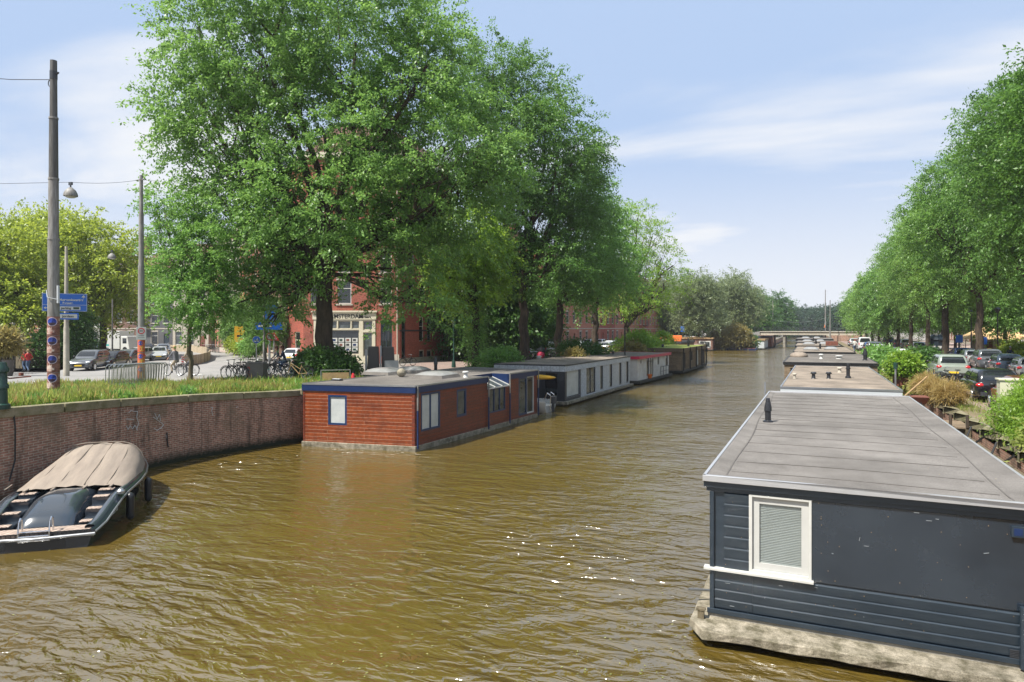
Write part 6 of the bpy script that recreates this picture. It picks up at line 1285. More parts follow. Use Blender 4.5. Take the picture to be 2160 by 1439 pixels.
for q in (-1.4, 1.0, 3.0):
    for s_ in (-.95, .95): MB().tube((p.x+q, p.y+s_-.12, 1.97), (p.x+q, p.y+s_+.12, 1.97), .45, n=16).build('wheel', 'black', lr, smooth=40)
# ---------------------------------------------------------------- bicycles
def bike_proto():
    root = thing('bicycle', 'x', 'bicycle')
    for y in (-.52, .55):
        w_ = MB().ring((0, y, .35), (0, 1, 0), (0, 0, 1), .33, .022, 22, 5).build('wheel', 'black', root, local=True); s = MB()
        for q in range(8): a = q*math.pi/4; s.tube((0, y, .35), (0, y+math.cos(a)*.32, .35+math.sin(a)*.32), .005, n=3, caps=False)
        s.ring((0, y, .35), (0, 1, 0), (0, 0, 1), .305, .010, 18, 4); s.build('spokes', 'steel', w_, local=True)
        MB().path([(0, y+math.cos(a)*.385, .35+math.sin(a)*.385) for a in np.linspace(.1 if y < 0 else .3, 3.0 if y < 0 else 2.4, 9)], .018, 5).build('mudguard', 'black', root, local=True)
    f = MB(); f.tube((0, -.52, .35), (0, -.08, .30), .014).tube((0, -.08, .30), (0, -.22, .82), .018).tube((0, -.52, .35), (0, -.19, .72), .012).tube((0, -.08, .30), (0, .38, .78), .020).tube((0, -.16, .55), (0, .37, .86), .018).tube((0, .36, .95), (0, .42, .68), .020).tube((0, .42, .68), (0, .55, .35), .016)
    f.build('frame', 'black', root, local=True, smooth=60)
    MB().path([(-.28, .16, 1.03), (-.24, .3, 1.06), (0, .36, 1.05), (.24, .3, 1.06), (.28, .16, 1.03)], .014, 6).tube((0, .36, .94), (0, .36, 1.05), .015).build('handlebar', 'steel', root, local=True)
    MB().ell((0, -.25, .90), (.10, .15, .04)).tube((0, -.22, .8), (0, -.24, .9), .014).build('saddle', 'black', root, local=True, smooth=60); MB().box(-.08, .08, -.72, -.30, .72, .745).build('rear_rack', 'black', root, local=True); return root
bp_ = bike_proto(); first = [True]
def bike(p, rz, label, group, colour=None, lean=0):
    if first[0]: first[0] = False; b = bp_; b.location = p; b.rotation_euler = (0, lean, rz); b['label'] = label; b['group'] = group
    else: b = dup(bp_, p, rz, label, group); b.rotation_euler = (0, lean, rz)
    if colour:
        for ch in b.children:
            if ch.name.startswith('frame'): ch.data = ch.data.copy(); ch.data.materials[0] = K[colour] if isinstance(colour, str) else colour
    return b
def bk(px, py, rz, label, group, colour=None, dz=0.0): return bike(PG(px, py, dz), rz, label, group, colour, rnd.uniform(-.12, .12))
gL = 'bicycles parked beside the grey bin'
for i, (x, y, c_) in enumerate(((495, 801, 'black'), (507, 799, 'dark'), (520, 797, 'woodr'), (533, 795, 'steel'), (543, 792, 'black'), (556, 790, 'green1'))): bk(x, y, TH+1.35+rnd.uniform(-.12, .12), ['leftmost black bicycle of the group left of the grey bin', 'second bicycle of the group left of the grey bin', 'reddish bicycle in the middle of the group by the grey bin', 'silver framed bicycle behind the grey bin', 'black bicycle right behind the grey bin', 'bicycle with a teal frame above the grey bin'][i], gL, c_)
for i, (x, y, c_) in enumerate(((612, 797, 'bluef'), (640, 792, 'woodr'), (650, 787, 'black'), (628, 801, 'woodt'))): bk(x, y, TH+1.5+rnd.uniform(-.25, .25), ['bicycle with a blue frame right of the grey bin', 'dark red bicycle leaning by the shrub left of the big elm', 'black bicycle nearest the big elm', 'orange-tan bicycle standing in the grass right of the grey bin'][i], 'bicycles left of the big elm', c_)
for i in range(9): p = G(428+i*4.2, 98-i*.7, 1.51); bike(p, TH+.3+rnd.uniform(-.3, .3), ['first', 'second', 'third', 'fourth', 'fifth', 'sixth', 'seventh', 'eighth', 'ninth'][i]+' bicycle from the left in the stacked row before the side street houses', 'bicycles stacked before the side street houses')
for i in range(9): p = G(176+i*12, 66-i*.3, 1.51); bike(p, TH+1.2+rnd.uniform(-.5, .5), ['first', 'second', 'third', 'fourth', 'fifth', 'sixth', 'seventh', 'eighth', 'ninth'][i]+' bicycle from the left in the rack behind the dark grey SUV', 'bicycles behind the parked cars on the left', 'woodr' if i % 3 == 0 else None)
for i in range(10): bike((11.3+i*.62, 84.5+i*.35, ZR+.02), .35+rnd.uniform(-.15, .15), ['first', 'second', 'third', 'fourth', 'fifth', 'sixth', 'seventh', 'eighth', 'ninth', 'tenth'][i]+' bicycle from the left in the rack left of the navy kiosk', 'bicycles in the rack left of the navy kiosk', 'steel' if i % 2 else None)
for i in range(8): bike((15.6+i*.6, 76+i*.2, ZR+.02), .4+rnd.uniform(-.15, .15), ['first', 'second', 'third', 'fourth', 'fifth', 'sixth', 'seventh', 'last'][i]+' bicycle from the left in the rack right of the navy kiosk', 'bicycles in the rack right of the navy kiosk', 'steel' if i % 2 else 'dark')
for i, (x, y) in enumerate(((6.3, 43.2), (6.7, 44.3), (7.4, 45.2), (6.2, 40))): bike((x, y, ZR+.02), 1.0+rnd.uniform(-.4, .4), ['bicycle on the quay left of the pale SUV', 'second bicycle on the quay, behind the pale SUV', 'bicycle against the tail of the pale SUV', 'bicycle standing behind the straw coloured grass'][i], 'bicycles on the right quay')
for i, (x, d) in enumerate(((1090, 62), (1108, 63), (1165, 66), (860, 60))):
    bike(G(x, d, 1.52), TH-.9, ['bicycle left of the pale forked elm trunk', 'bicycle with a pink child seat right of the forked elm trunk', 'bicycle beside the dark van', 'bicycle leaning on the corner building'][i], 'bicycles along the left canal street')
p = G(1141, 60, 1.5); cs = wthing('child_seat', 'bright pink child bicycle seat standing out above the pale houseboat roof', 'child seat', p); MB().ell((p.x, p.y, 2.55), (.36, .36, .32)).build('shell', 'pink', cs, smooth=80); MB().ell((p.x, p.y+.12, 2.9), (.42, .3, .4)).build('hood', 'black', cs, smooth=80); MB().tube((p.x, p.y, 1.5), (p.x, p.y, 2.3), .05).build('stand', 'black', cs)
# ---------------------------------------------------------------- people
def person(p, rz, label, top, legs, pose='walk', hair='woodr', hold=None, s=1.0, sleeve=True):
    root = thing('person', label, 'person', p, rz)
    J = {'walk': dict(hip=(0, 0, .93), kL=(.10, .18, .50), fL=(.11, .22, .06), kR=(-.10, .06, .50), fR=(-.11, -.26, .10), eL=(.26, -.10, 1.16), hL=(.24, .12, .98), eR=(-.26, -.04, 1.16), hR=(-.22, .20, 1.0), ch=(0, .03, 1.36)),
         'ride': dict(hip=(0, -.22, .98), kL=(.10, .16, .82), fL=(.12, .02, .42), kR=(-.10, .12, .66), fR=(-.12, -.02, .24), eL=(.28, .02, 1.22), hL=(.26, .20, 1.08), eR=(-.28, .02, 1.22), hR=(-.26, .20, 1.08), ch=(0, -.08, 1.42)),
         'sit': dict(hip=(0, 0, .50), kL=(.12, .42, .50), fL=(.12, .44, .06), kR=(-.12, .42, .50), fR=(-.12, .44, .06), eL=(.26, .06, .80), hL=(.15, .28, .70), eR=(-.26, .06, .80), hR=(-.15, .28, .70), ch=(0, -.02, .95))}[pose]
    hip = Vector(J['hip']); ch = Vector(J['ch']); nk = ch+Vector((0, .02, .15)); hd_ = nk+Vector((0, .04, .17))
    V = [hip, hip.lerp(ch, .5), ch, nk, hd_]; E = [(0, 1), (1, 2), (2, 3), (3, 4)]; Rr = [(.15, .12), (.14, .10), (.18, .11), (.055, .055), (.095, .11)]
    def chain(start, pts, rs):
        k = start
        for q, r_ in zip(pts, rs): V.append(Vector(q)); E.append((k, len(V)-1)); Rr.append((r_, r_)); k = len(V)-1
        return k
    for s_ in ('L', 'R'):
        sg = 1 if s_ == 'L' else -1; kn, ft = Vector(J['k'+s_]), Vector(J['f'+s_])
        chain(0, [hip+Vector((sg*.09, 0, -.06)), kn, ft, ft+Vector((0, .17, -.03))], [.10, .065, .042, .035])
        sh = ch+Vector((sg*.18, 0, .04)); e, h_ = Vector(J['e'+s_]), Vector(J['h'+s_]); k = chain(2, [sh, e, h_], [.062, .045, .032]); dr = (h_-e).normalized()
        V.append(h_+dr*.07); E.append((k, len(V)-1)); Rr.append((.034, .034)); k2 = len(V)-1
        for q in range(4): V.append(h_+dr*(.135+.012*(1.5-abs(q-1.5)))+Vector((0, 0, 0))+Vector((.014*(q-1.5), 0, -.01))); E.append((k2, len(V)-1)); Rr.append((.009, .009))
        V.append(h_+dr*.06+Vector((-sg*.045, .02, .01))); E.append((k, len(V)-1)); Rr.append((.010, .010))
    me = bpy.data.meshes.new('body'); me.from_pydata([tuple(v) for v in V], E, []); ob = bpy.data.objects.new('body', me); C.objects.link(ob)
    sk = ob.modifiers.new('skin', 'SKIN'); sk.use_smooth_shade = True
    for v, r_ in zip(me.skin_vertices[0].data, Rr): v.radius = r_
    me.skin_vertices[0].data[0].use_root = True
    sb2 = ob.modifiers.new('sub', 'SUBSURF'); sb2.levels = 1; sb2.render_levels = 1
    bpy.context.view_layer.update(); m2 = bpy.data.meshes.new_from_object(ob.evaluated_get(bpy.context.evaluated_depsgraph_get())); bpy.data.objects.remove(ob)
    m2.materials.clear()
    for m_ in ('skin', top, legs, 'dark'): m2.materials.append(K[m_] if isinstance(m_, str) else m_)
    hands = [Vector(J['hL']), Vector(J['hR'])]; feet = [Vector(J['fL']), Vector(J['fR'])]
    for f in m2.polygons:
        c = f.center; i = 1
        if c.z > nk.z-.02: i = 0
        elif min((c-h_).length for h_ in hands) < .16 and c.z < ch.z-.1: i = 0
        elif min((c-(h_+Vector((0, .08, -.02)))).length for h_ in feet) < .14: i = 3
        elif c.z < hip.z-.02 or (pose == 'sit' and c.y > .12 and c.z < .62): i = 2
        f.material_index = i
    o = bpy.data.objects.new('body', m2); C.objects.link(o); o.parent = root
    hr = MB(); hr.ell((hd_.x, hd_.y-.02, hd_.z+.05), (.098, .115, .10), 14, 9).ell((hd_.x, hd_.y-.05, hd_.z-.01), (.09, .08, .10), 12, 8); hr.build('hair', hair, root, local=True, smooth=80)
    fc = MB()
    for q in (-.035, .035): fc.ell((hd_.x+q, hd_.y+.100, hd_.z+.005), (.014, .008, .009), 8, 6)
    fc.build('eyes', 'dark', root, local=True); MB().ell((hd_.x, hd_.y+.115, hd_.z-.025), (.014, .022, .02), 8, 6).build('nose', 'skin', root, local=True, smooth=80); MB().ell((hd_.x, hd_.y+.10, hd_.z-.06), (.026, .008, .008), 8, 6).build('mouth', 'ltail', root, local=True)
    for q in (-1, 1): MB().ell((hd_.x+q*.098, hd_.y, hd_.z-.005), (.012, .022, .032), 8, 6).build('ear', 'skin', root, local=True, smooth=80)
    root.scale = (s, s, s); return root
K['redj'] = mat('red_jacket', (.50, .02, .02), .7); K['jeans'] = mat('blue_jeans', (.08, .13, .22), .85); K['greyc'] = mat('grey_coat', (.16, .16, .18), .8); K['tanp'] = mat('tan_trousers', (.33, .27, .19), .8); K['navyc'] = mat('navy_coat', (.02, .03, .08), .8); K['blonde'] = mat('blonde_hair', (.45, .30, .14), .6); K['whiteh'] = mat('white_hair', (.55, .53, .5), .7)
person(G(60, 52, gzd(52)+.01), TH+1.2, 'walker in a red jacket and blue jeans by the wooden shed at the left', 'redj', 'jeans', 'walk', 'blonde'); person(G(52, 52.8, gzd(52)+.01), TH+1.3, 'second walker in red half hidden behind the first', 'redj', 'jeans', 'walk', 'woodr', s=.96)
q = G(367, 40, gzd(40)); bike(q, TH+1.15, 'bicycle ridden by the blonde rider on the left road', 'ridden bicycles', 'steel'); person(q, TH+1.15, 'blonde cyclist in a grey top and tan trousers riding on the left road', 'greyc', 'tanp', 'ride', 'blonde')
q = G(398, 40.5, gzd(40)); bike(q, TH+1.2, 'bicycle ridden just behind the slim tree trunk', 'ridden bicycles', 'steel'); person(q, TH+1.2, 'cyclist with a pale blue bag passing behind the slim tree trunk', 'tanp', 'greyc', 'ride', 'woodr')
q = G(582, 42, gzd(42)); bike(q, TH+2.2, 'bicycle under the cyclist in a grey coat', 'ridden bicycles'); person(q, TH+2.2, 'cyclist in a long grey coat waiting below the speed limit sign', 'greyc', 'greyc', 'ride', 'woodr')
q = G(594, 41, gzd(41)); bike(q, TH+2.0, 'bicycle under the cyclist in navy', 'ridden bicycles'); person(q, TH+2.0, 'cyclist in a dark navy jacket right of the one in grey', 'navyc', 'jeans', 'ride', 'woodr')
person(G(2131, 60, ZR+.3), TH+2.5, 'white haired person seated on the terrace behind the parked cars at the right edge', 'navyc', 'jeans', 'sit', 'whiteh'); person((3.0, 188.2, 4.13), 1.4, 'person in orange crossing the far bridge', 'orange', 'dark', 'walk'); person(G(1803, 92, ZR), .3, 'person in pale clothes on the quay by the far parked cars', 'white', 'jeans', 'walk', 'woodr')
tb = wthing('terrace_chair', 'dark chair under the white haired person', 'chair', G(2131, 60, ZR)); p = G(2131, 60, ZR); MB().box(p.x-.25, p.x+.25, p.y-.25, p.y+.25, ZR+.42, ZR+.72).build('seat', 'dark', tb)
for q1 in (-.2, .2):
    for q2 in (-.2, .2): MB().box(p.x+q1-.02, p.x+q1+.02, p.y+q2-.02, p.y+q2+.02, ZR, ZR+.42).build('leg', 'dark', tb)
# ---------------------------------------------------------------- street furniture, left
def curved(root, name, p, r_, a0, a1, z0, z1, m, n=10, lift=.004):
    # a patch wrapped on a round pole; angles measured from the direction to the camera, positive to the right
    t0 = math.atan2(-p[1], -p[0]); rows = []
    for z in (z0, z1): rows.append([(p[0]+math.cos(t0+a)*(r_+lift), p[1]+math.sin(t0+a)*(r_+lift), z) for a in np.linspace(a0, a1, n)])
    o = MB().grid(rows).build(name, m, root); return o
def pdisc(mb, p, r_, ac, zc, rad, lift, n=20, mi=0):
    t0 = math.atan2(-p[1], -p[0]); pts = []
    for i in range(n): t = 2*math.pi*i/n; a = ac+math.cos(t)*rad/r_; pts.append((p[0]+math.cos(t0+a)*(r_+lift), p[1]+math.sin(t0+a)*(r_+lift), zc+math.sin(t)*rad))
    c = (p[0]+math.cos(t0+ac)*(r_+lift+.001), p[1]+math.sin(t0+ac)*(r_+lift+.001), zc)
    for i in range(n): mb.poly([c, pts[i], pts[(i+1) % n]], mi)
D1 = 24.6; p1 = G(113, D1, gzd(D1)); t1 = wthing('trolley_pole', 'tall grey wire pole with stacked posters of blue round lenses on its foot', 'pole', p1)
z_ = [p1.z-.1]+[Zp(y, D1) for y in (505, 378, 250, 128)]; rr_ = [.20, .175, .155, .125, .10]
mb = MB()
for i in range(4): mb.tube((p1.x, p1.y, z_[i]), (p1.x, p1.y, z_[i+1]), rr_[i], rr_[i]-.012, 20, mi=0 if i < 2 else 1)
for i in range(1, 4): mb.tube((p1.x, p1.y, z_[i]-.03), (p1.x, p1.y, z_[i]+.04), rr_[i-1]+.004, rr_[i-1]+.002, 20, mi=0)
mb.build('pole', ['pole', 'poled'], t1, smooth=50)
mb = MB(); mb.tube((p1.x-.5, p1.y+.2, z_[4]-.55), (p1.x+.3, p1.y, z_[4]-.5), .03); mb.ring((p1.x-.35, p1.y+.1, z_[4]-.75), (1, 0, 0), (0, 0, 1), .14, .018); mb.tube((p1.x, p1.y, z_[4]-.7), (p1.x, p1.y, z_[4]-.4), .13, n=12); mb.build('bracket', 'dark', t1)
mb = MB(); mb.tube((p1.x+.28, p1.y, Zp(640, D1)), (p1.x+.28, p1.y, Zp(603, D1)), .05, n=8); mb.path([(p1.x-.1, p1.y-.2, Zp(612, D1)), (p1.x+.05, p1.y-.25, Zp(628, D1)), (p1.x+.28, p1.y-.05, Zp(632, D1))], .012); mb.build('junction_box', 'greyw', t1)
K['poster'] = mat('poster_brown', (.10, .025, .018), .5, col2=(.30, .14, .10), scale=5, var=.5, stretch=(1, 1, 3)); K['posterw'] = mat('poster_cream', (.62, .52, .45), .6, col2=(.30, .12, .09), scale=7); K['lens'] = mat('poster_blue_lens', (.03, .07, .45), .2, col2=(.015, .02, .09), scale=1.5); K['lensr'] = mat('poster_lens_rim', (.62, .50, .55), .4); K['lensd'] = mat('poster_lens_dark', (.03, .012, .03), .3)
yb = [668, 708, 747, 786, 821]; cz_ = [679, 719, 758, 797]
for i in range(4):
    za, zb_ = Zp(yb[i+1]-1, D1), Zp(yb[i], D1); po = curved(t1, 'poster', p1, .20, -1.5, 1.5, za, zb_, 'poster'); sub = MB()
    t0 = math.atan2(-p1.y, -p1.x)
    for (a0, a1, f0, f1) in ((-1.4, -.3, .05, .45), (-.9, .1, .12, .30), (.75, 1.2, .75, .95)):
        n_ = 7; top_ = []; bot = []
        for q in range(n_): a = a0+(a1-a0)*q/(n_-1); top_.append((p1.x+math.cos(t0+a)*.208, p1.y+math.sin(t0+a)*.208, za+(zb_-za)*(f1-(.09 if q % 2 else 0)))); bot.append((p1.x+math.cos(t0+a)*.208, p1.y+math.sin(t0+a)*.208, za+(zb_-za)*f0))
        sub.grid([bot, top_])
    sub.build('poster_pattern', 'posterw', po); zc = Zp(cz_[i], D1); mb = MB(); pdisc(mb, p1, .20, -.25, zc, .165, .012, mi=0); pdisc(mb, p1, .20, -.25, zc, .14, .018, mi=1)
    mb.build('blue_lens', ['lensr', 'lens'], po); mb = MB(); a = [(p1.x+math.cos(t0+q)*.224, p1.y+math.sin(t0+q)*.224) for q in np.linspace(-.85, .3, 8)]
    mb.grid([[(*q, zc-.03-math.sqrt(max(0, .105**2-((k-3.5)*.031)**2))) for k, q in enumerate(a)], [(*q, zc-.03) for q in a]]); mb.build('lens_shade', 'lensd', po)
D2 = 32; p2 = G(298, D2, gzd(D2)); t2 = wthing('trolley_pole', 'thinner grey pole with a small no entry sign and a red and orange poster sleeve', 'pole', p2)
mb = MB(); mb.tube((p2.x, p2.y, p2.z-.1), (p2.x, p2.y, Zp(560, D2)), .155, .14, 18).tube((p2.x, p2.y, Zp(560, D2)), (p2.x, p2.y, Zp(450, D2)), .12, .11, 18).tube((p2.x, p2.y, Zp(450, D2)), (p2.x, p2.y, Zp(370, D2)), .09, .08, 18); mb.tube((p2.x-.35, p2.y, Zp(379, D2)), (p2.x+.2, p2.y, Zp(379, D2)), .03); mb.build('pole', 'pole', t2, smooth=50)
K['pred'] = mat('poster_red', (.50, .05, .06), .5, col2=(.62, .22, .05), scale=3); K['pyel'] = mat('poster_yellow', (.75, .42, .06), .5); K['pblu'] = mat('poster_blue', (.03, .09, .42), .5)
for i in range(3):
    y0_, y1_ = 717+i*27.5, 743+i*27.5; po = curved(t2, 'poster', p2, .155, -1.5, 1.5, Zp(y1_, D2), Zp(y0_, D2), 'pred'); mb = MB(); pdisc(mb, p2, .155, -.25, Zp(y0_+7, D2), .10, .008); mb.build('blue_spot', 'pblu', po); mb = MB(); pdisc(mb, p2, .155, .15, Zp(y0_+19, D2), .13, .008, n=9); mb.build('yellow_flower', 'pyel', po)
curved(t2, 'poster', p2, .155, -1.5, 1.5, Zp(806, D2), Zp(800, D2), 'signb')
def signface(root, p, w_, h_, z, m, name='sign_plate', off=.2, th=.03):
    # plate square to the view, centre p
    n = Vector((-p[0], -p[1], 0)).normalized(); u = Vector((-n.y, n.x, 0)); c = Vector((p[0], p[1], 0))+n*off
    MBx = MB().hexa([(*(c-u*w_/2)[:2], z-h_/2), (*(c+u*w_/2)[:2], z-h_/2), (*(c+u*w_/2-n*th)[:2], z-h_/2), (*(c-u*w_/2-n*th)[:2], z-h_/2), (*(c-u*w_/2)[:2], z+h_/2), (*(c+u*w_/2)[:2], z+h_/2), (*(c+u*w_/2-n*th)[:2], z+h_/2), (*(c-u*w_/2-n*th)[:2], z+h_/2)])
    return MBx.build(name, m, root, bev=.004), c, u, n
def disc(root, c, u, n, z, r_, m, name, lift, parent=None, k=28, inner=0):
    mb = MB(); cc = Vector((c.x, c.y, z))+n*lift
    if inner: mb.grid([[tuple(cc+u*math.cos(t)*q+Vector((0, 0, math.sin(t)*q))) for t in np.linspace(0, 2*math.pi, k+1)] for q in (r_, inner)])
    else: mb.poly([tuple(cc+u*math.cos(2*math.pi*t/k)*r_+Vector((0, 0, math.sin(2*math.pi*t/k)*r_))) for t in range(k)])
    return mb.build(name, m, root)
zc = Zp(703.5, D2); s_, c, u, n = signface(t2, p2, .42, .62, zc, 'white', 'sign_plate', .2); disc(t2, c, u, n, zc+.12, .15, 'signr', 'red_ring', .004, inner=.105)
mb = MB(); q = c+n*.006; mb.poly([(*(q-u*.075)[:2], zc+.10), (*(q+u*.075)[:2], zc+.10), (*(q+u*.075)[:2], zc+.14), (*(q-u*.075)[:2], zc+.14)]); mb.poly([(*(q-u*.12)[:2], zc-.12), (*(q+u*.12)[:2], zc-.12), (*(q+u*.12)[:2], zc-.10), (*(q-u*.12)[:2], zc-.10)]).poly([(*(q-u*.14)[:2], zc-.2), (*(q+u*.14)[:2], zc-.2), (*(q+u*.14)[:2], zc-.185), (*(q-u*.14)[:2], zc-.185)]); mb.build('sign_symbol', 'dark', t2)
# direction sign
D3 = 40; p3 = G(140, D3, gzd(D3)); t3 = wthing('direction_sign', 'blue road direction sign on a pale post behind the tall trolley pole', 'road sign', p3)
mb = MB(); mb.tube((p3.x, p3.y, p3.z), (p3.x, p3.y, Zp(690, D3)), .17, .15, 14).tube((p3.x, p3.y, Zp(690, D3)), (p3.x, p3.y, Zp(520, D3)), .13, .08, 14); mb.build('post', 'stone', t3, smooth=50)
pc3 = G(137, D3-.3, 0); zc = Zp(638.5, D3); s_, c, u, n = signface(t3, pc3, 2.26, 1.08, zc, 'signb', 'sign_plate', 0); pc4 = G(144, D3-.3, 0); s2_, c4, u4, n4 = signface(t3, pc4, 1.05, .40, Zp(667.5, D3), 'signb', 'sign_plate', 0)
def rect(c, u, n, x0, x1, z0, z1, lift): q = c+n*lift; return [(*(q+u*x0)[:2], z0), (*(q+u*x1)[:2], z0), (*(q+u*x1)[:2], z1), (*(q+u*x0)[:2], z1)]
mb = MB()
for (a, b_, e, f) in ((-1.12, 1.12, zc+.51, zc+.53), (-1.12, 1.12, zc-.53, zc-.51), (-1.12, -1.10, zc-.53, zc+.53), (1.10, 1.12, zc-.53, zc+.53), (-1.1, 1.1, zc-.16, zc-.14)): mb.poly(rect(c, u, n, a, b_, e, f, .003))
mb.poly(rect(c, u, n, -.25, .78, zc-.45, zc-.24, .003)); mb.poly(rect(c4, u4, n4, -.45, .45, Zp(667.5, D3)-.12, Zp(667.5, D3)+.12, .003)); mb.build('white_border', 'white', t3)
mb = MB(); mb.poly(rect(c, u, n, .42, .72, zc-.41, zc-.28, .007)); mb.build('green_marker', 'gdark', t3)
text('Museumkwartier', .19, tuple(c-u*.30+Vector((0, 0, zc+.10))), u, t3, 'white', lift=.008, sx_=.95, bold=.006); text('P-route', .17, tuple(c-u*.12+Vector((0, 0, zc-.09))), u, t3, 'white', lift=.008, bold=.006); text('parking', .17, tuple(c-u*.20+Vector((0, 0, zc-.40))), u, t3, 'black', lift=.008, bold=.004); text('Jordaan', .19, tuple(c4-u4*.30+Vector((0, 0, Zp(667.5, D3)-.06))), u4, t3, 'black', lift=.008, bold=.004)
mb = MB(); q = c+n*.008+u*.94; zq = zc+.36; mb.poly([(*(q-u*.10)[:2], zq-.02), (*(q-u*.06)[:2], zq-.05), (*(q)[:2], zq+.03), (*(q+u*.06)[:2], zq-.05), (*(q+u*.10)[:2], zq-.02), (*(q)[:2], zq+.10)]).poly(rect(c, u, n, .92, .96, zq-.10, zq+.02, .007)); q = c+n*.008-u*.95; zq = zc-.34; mb.poly([(*(q-u*.10)[:2], zq), (*(q)[:2], zq-.08), (*(q)[:2], zq+.08)]).poly(rect(c, u, n, -.95, -.84, zq-.02, zq+.02, .007)); mb.build('arrow', 'white', t3)
# hanging lamps and wires
def hang(px, py, d, r_, label):
    p = G(px, d, Zp(py, d)); l = wthing('hanging_street_lamp', label, 'street lamp', p, 'lamps hung over the left road'); mb = MB(); mb.lathe((p.x, p.y, p.z-.16), [(r_, 0), (r_, .05), (r_*.93, .13), (r_*.72, .24), (r_*.4, .32), (r_*.25, .36)], 18); mb.build('lamp_shade', 'pole', l, smooth=50)
    mb = MB(); mb.ell((p.x, p.y, p.z-.17), (r_*.8, r_*.8, .07)); mb.build('diffuser', 'whitep', l, smooth=80); mb = MB(); mb.tube((p.x, p.y, p.z+.18), (p.x, p.y, p.z+.42), .03); mb.box(p.x-.1, p.x+.1, p.y-.03, p.y+.03, p.z+.3, p.z+.42); mb.build('hanger', 'dark', l); return p
lp = hang(149, 406, 27, .26, 'large hanging lamp right of the tall trolley pole'); lq = hang(236, 540, 47, .27, 'smaller white hanging lamp over the yellow-green tree')
ww_ = wthing('overhead_wire', 'thin span wires tied to the tall trolley pole and the hanging lamp', 'wire', p1); mb = MB()
def span(a, b_, sag=.25, r_=.010, n=6):
    a = Vector(a); b_ = Vector(b_); P_ = [a.lerp(b_, k/n)-Vector((0, 0, 4*sag*(k/n)*(1-k/n))) for k in range(n+1)]; mb.path(P_, r_, 4)
span(G(-500, 34, Zp(385, 34)), (lp.x, lp.y, lp.z+.42), .1); span((lp.x, lp.y, lp.z+.42), (p2.x, p2.y, Zp(379, D2)), .1); span(G(-420, 24, Zp(70, 24)), (p1.x-.4, p1.y+.15, z_[4]-.6), .5, .014); span((p2.x, p2.y, Zp(379, D2)), G(640, 60, 18), .3, .008); mb.build('wire', 'dark', ww_)
# steel crowd barriers
def barrier():
    r_ = thing('crowd_barrier', 'x', 'barrier'); mb = MB(); mb.path([(0, 0, .12), (0, 0, 1.0), (0, .1, 1.1), (0, 2.1, 1.1), (0, 2.2, 1.0), (0, 2.2, .12)], .02, 6).tube((0, 0, .2), (0, 2.2, .2), .018); mb.build('frame', 'steel', r_, local=True, smooth=50)
    mb = MB()
    for q in range(1, 18): mb.tube((0, q*.122, .2), (0, q*.122, 1.1), .009, n=5, caps=False)
    mb.build('bars', 'steel', r_, local=True)
    for y in (.25, 1.95): mb = MB(); mb.tube((-.3, y, .02), (.3, y, .02), .018).tube((0, y, .02), (0, y, .2), .018); mb.build('foot', 'steel', r_, local=True)
    return r_
bar = barrier(); bg_ = G(222, 29.6, gzd(29.6))
for i in range(5):
    p = (bg_.x+i*.11*CT*1.6, bg_.y+i*.06, bg_.z); lb = ['front', 'second', 'third', 'fourth', 'rear'][i]+' steel crowd barrier of the stack between the two poles'
    if i == 0: bar.location = p; bar.rotation_euler = (.0, .06, TH-R(36)); bar['label'] = lb; bar['group'] = 'stacked steel crowd barriers'
    else: b_ = dup(bar, p, 0, lb); b_.rotation_euler = (0, .06+.02*i, TH-R(36-2*i))
# green gate post with swing arm
pg = G(4, 18.2, gzd(18.2)); g_ = wthing('gate_post', 'dark green iron post with a brown swing arm at the left edge of the quay', 'post', pg); mb = MB(); mb.lathe((pg.x, pg.y, pg.z), [(.20, 0), (.20, .12), (.14, .16), (.13, .55), (.16, .57), (.16, .66), (.13, .7), (.12, 1.0), (.16, 1.02), (.17, 1.12), (.12, 1.2), (.10, 1.3)], 16); mb.build('post', 'gdark', g_, smooth=40)
mb = MB(); a = G(8, 18.2, Zp(770, 18.2)); b_ = G(14, 18.3, Zp(797, 18.2)); c = G(66, 18.6, Zp(795, 18.4)); mb.path([a, G(11, 18.2, Zp(788, 18.2)), b_, G(20, 18.3, Zp(799, 18.2)), c], .02, 6); d_2 = G(45, 18.5, Zp(793, 18.4)); mb.box(d_2.x-.06, d_2.x+.04, d_2.y-.04, d_2.y+.04, d_2.z, d_2.z+.08); mb.build('swing_arm', 'woodr', g_)
# grey electricity box on the verge
p = PG(541, 801); g2 = wthing('utility_box', 'brown-grey utility box with faded red graffiti standing in the grass', 'utility box', p); n = Vector((-p.x, -p.y, 0)).normalized(); u = Vector((-n.y, n.x, 0)); al = R(28); u1 = u*math.cos(al)+n*math.sin(al); n1_ = Vector((u1.y, -u1.x, 0))
def oboxx(c, u, n, x0, x1, y0, y1, z0, z1, mb=None, mi=0, ch=0.0):
    mb = mb or MB(); q = lambda x, y, z: (*(c+u*x+n*y)[:2], c.z+z); mb.hexa([q(x0, y1, z0), q(x1, y1, z0), q(x1, y0, z0), q(x0, y0, z0), q(x0+ch, y1-ch, z1), q(x1-ch, y1-ch, z1), q(x1-ch, y0+ch, z1), q(x0+ch, y0+ch, z1)], mi); return mb
oboxx(p, u1, n1_, -.5, .5, -.25, .25, 0, .86).build('cabinet', 'binb', g2, bev=.02); oboxx(p, u1, n1_, -.53, .53, -.28, .28, .862, .93, ch=.05).build('lid', 'binb', g2, bev=.02); mb = MB()
